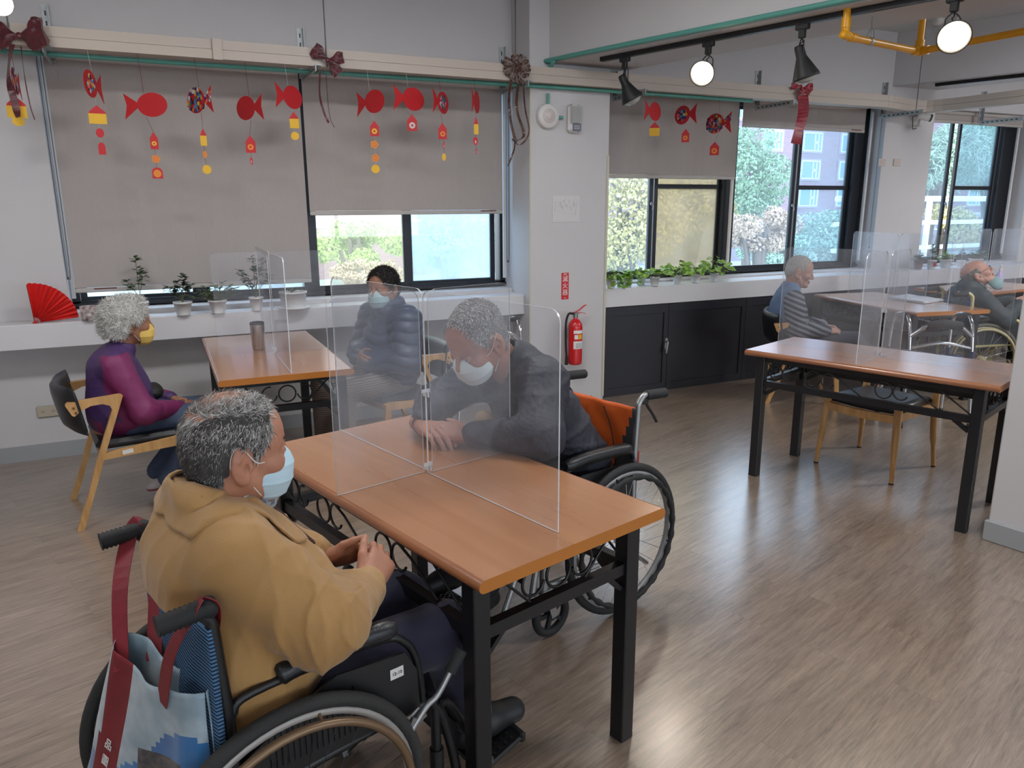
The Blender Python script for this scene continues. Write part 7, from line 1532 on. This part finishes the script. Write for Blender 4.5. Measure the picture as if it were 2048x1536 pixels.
# ------------------------------------------------------------------ the woman in purple
def person_woman():
    o = person('white-haired woman in a purple and magenta jacket and yellow mask sitting by the left windowsill', WC, WA)
    J = dict(pelvis=(-.06, 0, .45), chest=(-.055, 0, .70), neck=(-.005, 0, .850), shR=(-.055, -.150, .785), elR=(.045, -.215, .545), wrR=(.245, -.06, .505), shL=(-.035, .150, .785), elL=(.065, .215, .555), wrL=(.225, .085, .525),
             hipR=(-.02, -.085, .47), knR=(.375, -.085, .455), anR=(.135, -.09, .125), toR=(.260, -.115, .045), hipL=(-.02, .085, .47), knL=(.385, .08, .455), anL=(.10, .04, .135), toL=(.215, .05, .06))
    sk = skin('skin_warm', (152, 106, 82)); c = np.array([.052, 0, .972]); R = rot(radians(4), radians(4)); sc = .96
    HF, T = head_field(c, R, sc, .0036, 1.05, J['neck'], .5)
    hands = hands_pair(J['wrR'], J['wrL'], (.85, .5, -.05), (.8, -.55, -.15), (.2, -.4, .85), (.3, .3, .85), ((.5, .8, .5),)*4, ((.6, .8, .5),)*4, .94, .0034)
    bd, hm = body_mesh(o, J, HF, hands, sk); add_eyes(T, R, sc, bd)
    F = Field((-.28, -.34, .36), (.26, .34, .94), .0058)
    F.ell((-.045, 0, .50), (.155, .185, .14), k=.05); F.ell((-.04, 0, .64), (.150, .18, .16), k=.08); F.ell((-.02, 0, .56), (.150, .17, .13), k=.06); F.ell((-.055, 0, .76), (.115, .165, .10), k=.06); F.cap((-.03, -.08, .815), (-.03, .08, .815), .062, .062, .04)
    for a in 'RL': sleeve(F, J, a, (.076, .062, .043), .035, .92)
    X, Y, Z = F.grid(); F.F = (F.F-(.008*fold_noise(X, Y, Z, 31, .8)-.003)).astype(f32)
    F.cap((-.002, -.02, .845), (-.002, .02, .845), .066, .062, .015); F.F = np.maximum(F.F, (Z-(.888-.30*X)).astype(f32)); F.cap((.0, 0, .83), (.03, 0, .97), .052, .062, .004, 's'); F.plane((0, 0, .425), (.25, 0, -1))
    M_p = mat('purple_jacket', (70, 44, 92), .6, noise=.06, nscale=10, bump=.06, bscale=200); M_m = mat('magenta_sleeve', (116, 34, 84), .6, noise=.06, nscale=10, bump=.06, bscale=200)
    def mfn(C):
        y = np.abs(C[:, 1]); x, z = C[:, 0], C[:, 2]; slv = (y > .150+.25*np.clip(.70-z, -.2, 0)) & (x > -.13+.55*np.clip(.72-z, 0, .2)*.6); slv |= (y > .085) & (x > .125)
        slv |= (z < .50) & (y > .09); slv &= ~((z > .845)); slv &= ~((y > .14) & (x < -.115)); return slv.astype(int)
    mesh_obj('jacket', [laplace(*F.mesh(), 1, .35)], [M_p, M_m], o, matfn=mfn)
    F = Field((.02, -.12, .53), (.20, .10, .68), .005); F.ell((.115, -.02, .605), (.055, .08, .045), k=.01); X, Y, Z = F.grid(); F.F = (F.F-.006*fold_noise(X, Y, Z, 3, 1.6)).astype(f32); mesh_obj('waist_bag', [F.mesh()], mat('black_bag_cloth', (26, 27, 24), .7), o)
    F = Field((-.18, -.22, .05), (.50, .20, .60), .007)
    for a in 'RL':
        hp, kn, an = [np.array(J[k+a]) for k in ('hip', 'kn', 'an')]; F.cap(hp, kn, .082, .064, .03); F.cap(kn, an+np.array([0, 0, .01]), .062, .050, .02)
    F.ell((-.03, 0, .47), (.13, .16, .09), k=.03); X, Y, Z = F.grid(); F.F = (F.F-.006*fold_noise(X, Y, Z, 14, .9)).astype(f32); mesh_obj('jeans', [laplace(*F.mesh(), 1)], mat('blue_jeans', (66, 78, 102), .85, noise=.12, nscale=20, bump=.1, bscale=300), o)
    for a in 'RL': shoe(J['an'+a], J['to'+a], mat('white_trainer', (196, 188, 184), .5), o, 'trainer', .038, .05, mat('pink_sole', (168, 92, 102), .6))
    def ex(E, F):
        E((-.045, 0, .03), (.105, .105, .100), .03); E((-.055, 0, -.025), (.085, .095, .06), .03); E((.01, 0, .075), (.080, .086, .060), .03)
    CF = cap_shell(T, R, c, sc, .018, None, .0038, .016, 1.3, 9, ex, low=-.075, front=.065)
    hc = CF.mesh(); cp = mesh_obj('hair', [laplace(*hc, 1)], mat('hair_white_under', (186, 182, 176), .9, noise=.15, nscale=60), o)
    strands(hc, T, R, c, sc, 9000, 6, lambda lo: 1.0*(lo[:, 2] > -.07)*(np.linalg.norm(lo, axis=1) > .07), lambda lo, rs: .026*(.5+rs.rand(len(lo))), lambda lo, rs: (np.stack([-lo[:, 0]*3, 0*lo[:, 0], -.3+0*lo[:, 0]], 1)+rs.normal(size=(len(lo), 3))*.9, .25+.3*rs.rand(len(lo))),
            lambda lo, rs: (lambda r: np.where(r < .12, 0, np.where(r < .5, 1, 2)))(rs.rand(len(lo))), [HAIR_L, mat('hair_silver', (190, 187, 182), .5), mat('hair_snow', (218, 215, 210), .5)], cp, 'hair_strands', .0011)
    mask_mesh(T, R, c, sc, (226, 192, 100), bd, '_yellow')
    return o
person_woman()

# ------------------------------------------------------------------ man in the navy puffer jacket
def person_puffer():
    o = person('dark-haired man in navy puffer jacket and pale mask, seated behind the divider', MC, MA)
    J = dict(pelvis=(-.02, 0, .48), chest=(-.01, 0, .76), neck=(.0, 0, .925), shR=(.0, -.18, .87), elR=(.06, -.245, .645), wrR=(.225, -.03, .665), shL=(-.01, .18, .87), elL=(.05, .25, .64), wrL=(.205, .05, .63),
             hipR=(.02, -.09, .48), knR=(.42, -.12, .49), anR=(.43, -.13, .12), toR=(.55, -.14, .045), hipL=(.02, .09, .48), knL=(.42, .13, .49), anL=(.42, .13, .12), toL=(.54, .15, .045))
    sk = skin('skin_olive', (148, 104, 82)); c = np.array([.035, 0, 1.060]); R = rot(radians(22), radians(4)); sc = 1.0
    HF, T = head_field(c, R, sc, .0038, 1.05, J['neck'], 0)
    hands = hands_pair(J['wrR'], J['wrL'], (.25, .95, -.15), (.3, -.92, -.1), (.9, -.1, .3), (.9, .1, .3), ((.4, .5, .3),)*4, ((.4, .5, .3),)*4, 1.0, .0038)
    bd, hm = body_mesh(o, J, HF, hands, sk); add_eyes(T, R, sc, bd)
    F = Field((-.30, -.40, .38), (.36, .40, 1.02), .0065)
    F.ell((-.0, 0, .56), (.175, .205, .17), k=.05); F.ell((-.0, 0, .72), (.165, .205, .18), k=.08); F.cap((-.01, -.11, .87), (-.01, .11, .87), .09, .09, .05)
    for a in 'RL': sleeve(F, J, a, (.100, .086, .062), .03, .95)
    for s in (-1, 1): F.cap((-.03, s*.03, .94), (.03, s*.03, .93), .072, .07, .02)
    X, Y, Z = F.grid(); F.F = (F.F-(.011*np.abs(np.sin((Z+.02*np.sin(Y*20))*np.pi/.062))**.6-.006)-.006*fold_noise(X, Y, Z, 8, .9)).astype(f32)
    F.cap((.0, 0, .92), (.04, 0, 1.05), .056, .068, .004, 's'); F.plane((0, 0, .44), (0, 0, -1))
    mesh_obj('puffer_jacket', [laplace(*F.mesh(), 1, .35)], mat('navy_puffer', (38, 50, 76), .42, noise=.08, nscale=18), o)
    m, N, L, P = new_mat('checked_trousers'); tc = N.new('ShaderNodeTexCoord'); wv = N.new('ShaderNodeTexWave'); wv.bands_direction = 'Z'; wv.inputs['Scale'].default_value = 24; wv.inputs['Distortion'].default_value = 3; L.new(tc.outputs['Object'], wv.inputs[0]); cr = N.new('ShaderNodeValToRGB'); cr.color_ramp.elements[0].color = (*rgb((84, 76, 74)), 1); cr.color_ramp.elements[1].color = (*rgb((142, 130, 122)), 1); L.new(wv.outputs['Fac'], cr.inputs[0]); L.new(cr.outputs[0], P.inputs['Base Color']); P.inputs['Roughness'].default_value = .9
    F = Field((-.16, -.26, .05), (.54, .26, .62), .008)
    for a in 'RL':
        hp, kn, an = [np.array(J[k+a]) for k in ('hip', 'kn', 'an')]; F.cap(hp, kn, .088, .074, .03); F.cap(kn, an, .072, .058, .02)
    F.ell((.0, 0, .49), (.14, .17, .09), k=.03); X, Y, Z = F.grid(); F.F = (F.F-.008*fold_noise(X, Y, Z, 14, .9)).astype(f32); mesh_obj('trousers', [laplace(*F.mesh(), 1)], m, o)
    for a in 'RL': shoe(J['an'+a], J['to'+a], mat('black_shoe', (26, 27, 30), .5), o)
    CF = cap_shell(T, R, c, sc, .010, None, .0038, .006, 1.2, 5, None, low=-.07, front=.072); hc = CF.mesh(); cp = mesh_obj('hair', [laplace(*hc, 1)], mat('hair_black_under', (30, 26, 25), .7), o)
    strands(hc, T, R, c, sc, 4500, 9, lambda lo: 1.0*(lo[:, 2] > -.06)*(np.linalg.norm(lo, axis=1) > .07), lambda lo, rs: .020*(.5+rs.rand(len(lo))), lambda lo, rs: (np.stack([.5+0*lo[:, 0], 0*lo[:, 0], -.5+0*lo[:, 0]], 1)+rs.normal(size=(len(lo), 3))*.5, .2+.2*rs.rand(len(lo))), lambda lo, rs: (rs.rand(len(lo)) < .08).astype(int), [HAIR_D, HAIR_DG], cp, 'hair_strands', .0012)
    mask_mesh(T, R, c, sc, (158, 186, 190), bd, '_pale')
    return o
person_puffer()

# ------------------------------------------------------------------ man in the striped cardigan
def person_striped():
    o = person('man with cropped white hair in blue vest over grey striped cardigan', PC4, PA4)
    J = dict(pelvis=(-.10, 0, .47), chest=(-.14, 0, .71), neck=(-.13, 0, .875), shR=(-.14, -.165, .82), elR=(-.12, -.235, .60), wrR=(.13, -.13, .585), shL=(-.12, .165, .82), elL=(-.06, .235, .60), wrL=(.15, .06, .59),
             hipR=(-.05, -.09, .47), knR=(.36, -.09, .50), anR=(.72, -.04, .27), toR=(.84, -.04, .22), hipL=(-.05, .09, .47), knL=(.36, .09, .47), anL=(.56, .10, .12), toL=(.69, .11, .045))
    J['anR'] = (.70, -.03, .20); J['toR'] = (.84, -.03, .15)
    sk = skin('skin_pink', (176, 134, 118)); c = np.array([-.085, 0, 1.030]); R = rot(radians(-10), radians(12)); sc = 1.0
    HF, T = head_field(c, R, sc, .0038, 1.05, J['neck'], .6)
    hands = hands_pair(J['wrR'], J['wrL'], (.95, .3, -.1), (.9, -.35, -.1), (.1, -.3, .9), (.1, .3, .9), ((.5, .7, .5),)*4, ((.5, .7, .5),)*4, 1.0, .0038)
    bd, hm = body_mesh(o, J, HF, hands, sk); add_eyes(T, R, sc, bd)
    F = Field((-.38, -.36, .42), (.26, .36, .98), .0065)
    F.ell((-.11, 0, .56), (.145, .175, .13), k=.05); F.ell((-.14, 0, .71), (.135, .175, .15), k=.08); F.cap((-.14, -.09, .83), (-.14, .09, .83), .075, .075, .05)
    for a in 'RL': sleeve(F, J, a, (.078, .068, .048), .03, .95)
    X, Y, Z = F.grid(); F.F = (F.F-.008*fold_noise(X, Y, Z, 41, .9)).astype(f32); F.cap((-.13, 0, .87), (-.09, 0, 1.0), .056, .068, .004, 's')
    m, N, L, P = new_mat('striped_cardigan'); tc = N.new('ShaderNodeTexCoord'); wv = N.new('ShaderNodeTexWave'); wv.bands_direction = 'DIAGONAL'; mp = N.new('ShaderNodeMapping'); mp.inputs['Scale'].default_value = (.42, .0, 1.0); wv.inputs['Scale'].default_value = 15; wv.inputs['Distortion'].default_value = 1.2; wv.inputs['Detail'].default_value = 1; L.new(tc.outputs['Object'], mp.inputs[0]); L.new(mp.outputs[0], wv.inputs[0]); cr = N.new('ShaderNodeValToRGB'); cr.color_ramp.elements[0].position = .42; cr.color_ramp.elements[1].position = .58; cr.color_ramp.elements[0].color = (*rgb((42, 46, 60)), 1); cr.color_ramp.elements[1].color = (*rgb((118, 118, 124)), 1); L.new(wv.outputs['Fac'], cr.inputs[0]); L.new(cr.outputs[0], P.inputs['Base Color']); P.inputs['Roughness'].default_value = .9
    mesh_obj('cardigan', [laplace(*F.mesh(), 1)], m, o)
    F = Field((-.38, -.24, .50), (.06, .24, 1.0), .0065); F.ell((-.14, 0, .60), (.155, .180, .13), k=.05); F.ell((-.165, 0, .73), (.13, .17, .16), k=.08); F.cap((-.155, -.08, .84), (-.155, .08, .84), .082, .082, .04); F.cap((-.145, -.03, .90), (-.145, .03, .90), .072, .07, .02)
    X, Y, Z = F.grid(); F.F = (F.F-.008*fold_noise(X, Y, Z, 43, .9)).astype(f32); F.cap((-.13, 0, .87), (-.09, 0, 1.02), .060, .072, .004, 's'); F.plane((-.06, 0, .7), (1, 0, -.15)); F.plane((0, 0, .535), (0, 0, -1)); F.F = np.maximum(F.F, (Z-.955).astype(f32)+0*X)
    for s in (-1, 1): F.cap((-.13, s*.19, .80), (-.13, s*.30, .70), .075, .10, .01, 's')
    mesh_obj('vest', [laplace(*F.mesh(), 1)], mat('blue_vest', (96, 114, 142), .8, noise=.06, nscale=12), o)
    F = Field((-.25, -.24, .05), (.80, .24, .60), .009)
    for a in 'RL':
        hp, kn, an = [np.array(J[k+a]) for k in ('hip', 'kn', 'an')]; F.cap(hp, kn, .084, .068, .03); F.cap(kn, an, .066, .052, .02)
    F.ell((-.08, 0, .48), (.14, .17, .09), k=.03); X, Y, Z = F.grid(); F.F = (F.F-.007*fold_noise(X, Y, Z, 14, .9)).astype(f32); mesh_obj('trousers', [laplace(*F.mesh(), 1)], mat('charcoal_trousers', (58, 58, 68), .85), o)
    for a in 'RL': shoe(J['an'+a], J['to'+a], mat('black_shoe', (26, 27, 30), .5), o)
    CF = cap_shell(T, R, c, sc, .0025, None, .004, .0, low=-.08, front=.045); cp = mesh_obj('hair', [CF.mesh()], mat('hair_cropped_white', (178, 172, 168), .9, noise=.15, nscale=90), o)
    strands(hm, T, R, c, sc, 3000, 8, lambda lo: scalp_mask(lo, .05, -.08), lambda lo, rs: .008*(.6+.8*rs.rand(len(lo))), lambda lo, rs: (rs.normal(size=(len(lo), 3)), .5+.1*rs.rand(len(lo))), lambda lo, rs: (rs.rand(len(lo)) < .5).astype(int), [HAIR_L, HAIR_W], cp, 'hair_strands', .001)
    b = MB(); b.tube(smooth_path([T(-.02, -.084, .025), T(.0, -.083, -.01), T(.025, -.074, -.05), T(.05, -.05, -.105)], 6), .0013, 5); b.tube(smooth_path([T(-.02, .084, .025), T(.0, .083, -.01), T(.025, .074, -.05), T(.05, .05, -.105)], 6), .0013, 5); b.build('mask_ear_loop', M_label, bd)
    return o
person_striped()

# ------------------------------------------------------------------ bald man with glasses
def person_bald():
    o = person('bald man with glasses in dark green jacket, mask under his chin', W3c, W3a)
    J = dict(pelvis=(.0, 0, .50), chest=(-.03, 0, .74), neck=(-.01, 0, .845), shR=(-.02, -.17, .79), elR=(.16, -.235, .62), wrR=(.37, -.07, .735), shL=(-.01, .17, .79), elL=(.18, .22, .66), wrL=(.40, .06, .745),
             hipR=(.05, -.09, .50), knR=(.46, -.105, .50), anR=(.55, -.105, .20), toR=(.68, -.11, .165), hipL=(.05, .09, .50), knL=(.46, .105, .50), anL=(.55, .10, .20), toL=(.68, .11, .165))
    sk = skin('skin_reddish', (184, 136, 118)); c = np.array([.030, 0, .975]); R = rot(radians(-22), radians(-38)); sc = 1.0
    HF, T = head_field(c, R, sc, .0036, 1.1, J['neck'], .6)
    hands = hands_pair(J['wrR'], J['wrL'], (.85, .35, .35), (.85, -.3, .4), (-.1, -.5, .8), (-.1, .5, .8), ((.35, .5, .3),)*4, ((.3, .4, .3),)*4, 1.0, .0036)
    bd, hm = body_mesh(o, J, HF, hands, sk); add_eyes(T, R, sc, bd)
    F = Field((-.28, -.36, .42), (.46, .36, .96), .0065)
    F.ell((.0, 0, .58), (.17, .20, .15), k=.05); F.ell((-.02, 0, .70), (.150, .195, .14), k=.08); F.cap((-.03, -.10, .80), (-.03, .10, .80), .078, .078, .05)
    for a in 'RL': sleeve(F, J, a, (.088, .072, .050), .035, .92)
    for s in (-1, 1): F.cap((-.04, s*.03, .875), (.02, s*.03, .860), .068, .066, .02)
    X, Y, Z = F.grid(); F.F = (F.F-.009*fold_noise(X, Y, Z, 51, .8)).astype(f32); F.cap((-.01, 0, .84), (.02, 0, .97), .056, .070, .004, 's'); F.plane((0, 0, .47), (0, 0, -1))
    mesh_obj('jacket', [laplace(*F.mesh(), 1)], mat('dark_green_jacket', (48, 56, 60), .65, noise=.06, nscale=12), o)
    F = Field((-.14, -.25, .18), (.64, .25, .66), .009)
    for a in 'RL':
        hp, kn, an = [np.array(J[k+a]) for k in ('hip', 'kn', 'an')]; F.cap(hp, kn, .086, .072, .03); F.cap(kn, an, .07, .055, .02)
    F.ell((.03, 0, .51), (.14, .17, .10), k=.03); mesh_obj('trousers', [F.mesh()], mat('black_trousers', (32, 32, 36), .85), o)
    for a in 'RL': shoe(J['an'+a], J['to'+a], mat('black_shoe', (26, 27, 30), .5), o)
    CF = cap_shell(T, R, c, sc, .003, None, .004, .0, low=-.08, front=.02); X, Y, Z = CF.grid(); lz = (X-c[0])*R[2][0]+(Y-c[1])*R[2][1]+(Z-c[2])*R[2][2]; CF.F = np.maximum(CF.F, (lz-.060).astype(f32))
    cp = mesh_obj('hair', [CF.mesh()], mat('hair_side_grey', (118, 112, 108), .9, noise=.25, nscale=70), o)
    strands(hm, T, R, c, sc, 2500, 8, lambda lo: scalp_mask(lo, .03, -.08)*(lo[:, 2] < .065), lambda lo, rs: .011*(.6+.8*rs.rand(len(lo))), lambda lo, rs: (np.stack([-.5+0*lo[:, 0], 0*lo[:, 0], -.6+0*lo[:, 0]], 1)+rs.normal(size=(len(lo), 3))*.3, .25+.1*rs.rand(len(lo))), lambda lo, rs: (rs.rand(len(lo)) < .5).astype(int), [HAIR_M, HAIR_L], cp, 'hair_strands', .001)
    b = MB()
    for s in (-1, 1):
        b.tube([T(.108, s*.031+.021*cos(a), .004+.017*sin(a)) for a in np.linspace(0, 2*pi, 17)[:-1]], .0011, 5, closed=True); b.tube([T(.106, s*.053, .008), T(.06, s*.072, .012), T(-.01, s*.082, .014)], .0012, 5)
    b.tube([T(.108, -.010, .006), T(.112, 0, .009), T(.108, .010, .006)], .0011, 5); b.build('glasses', mat('glasses_metal', (60, 56, 54), .3, metal=.8), o)
    mask_mesh(T, R, c, sc, (132, 160, 160), bd, '_chin', down=.085)
    return o
person_bald()
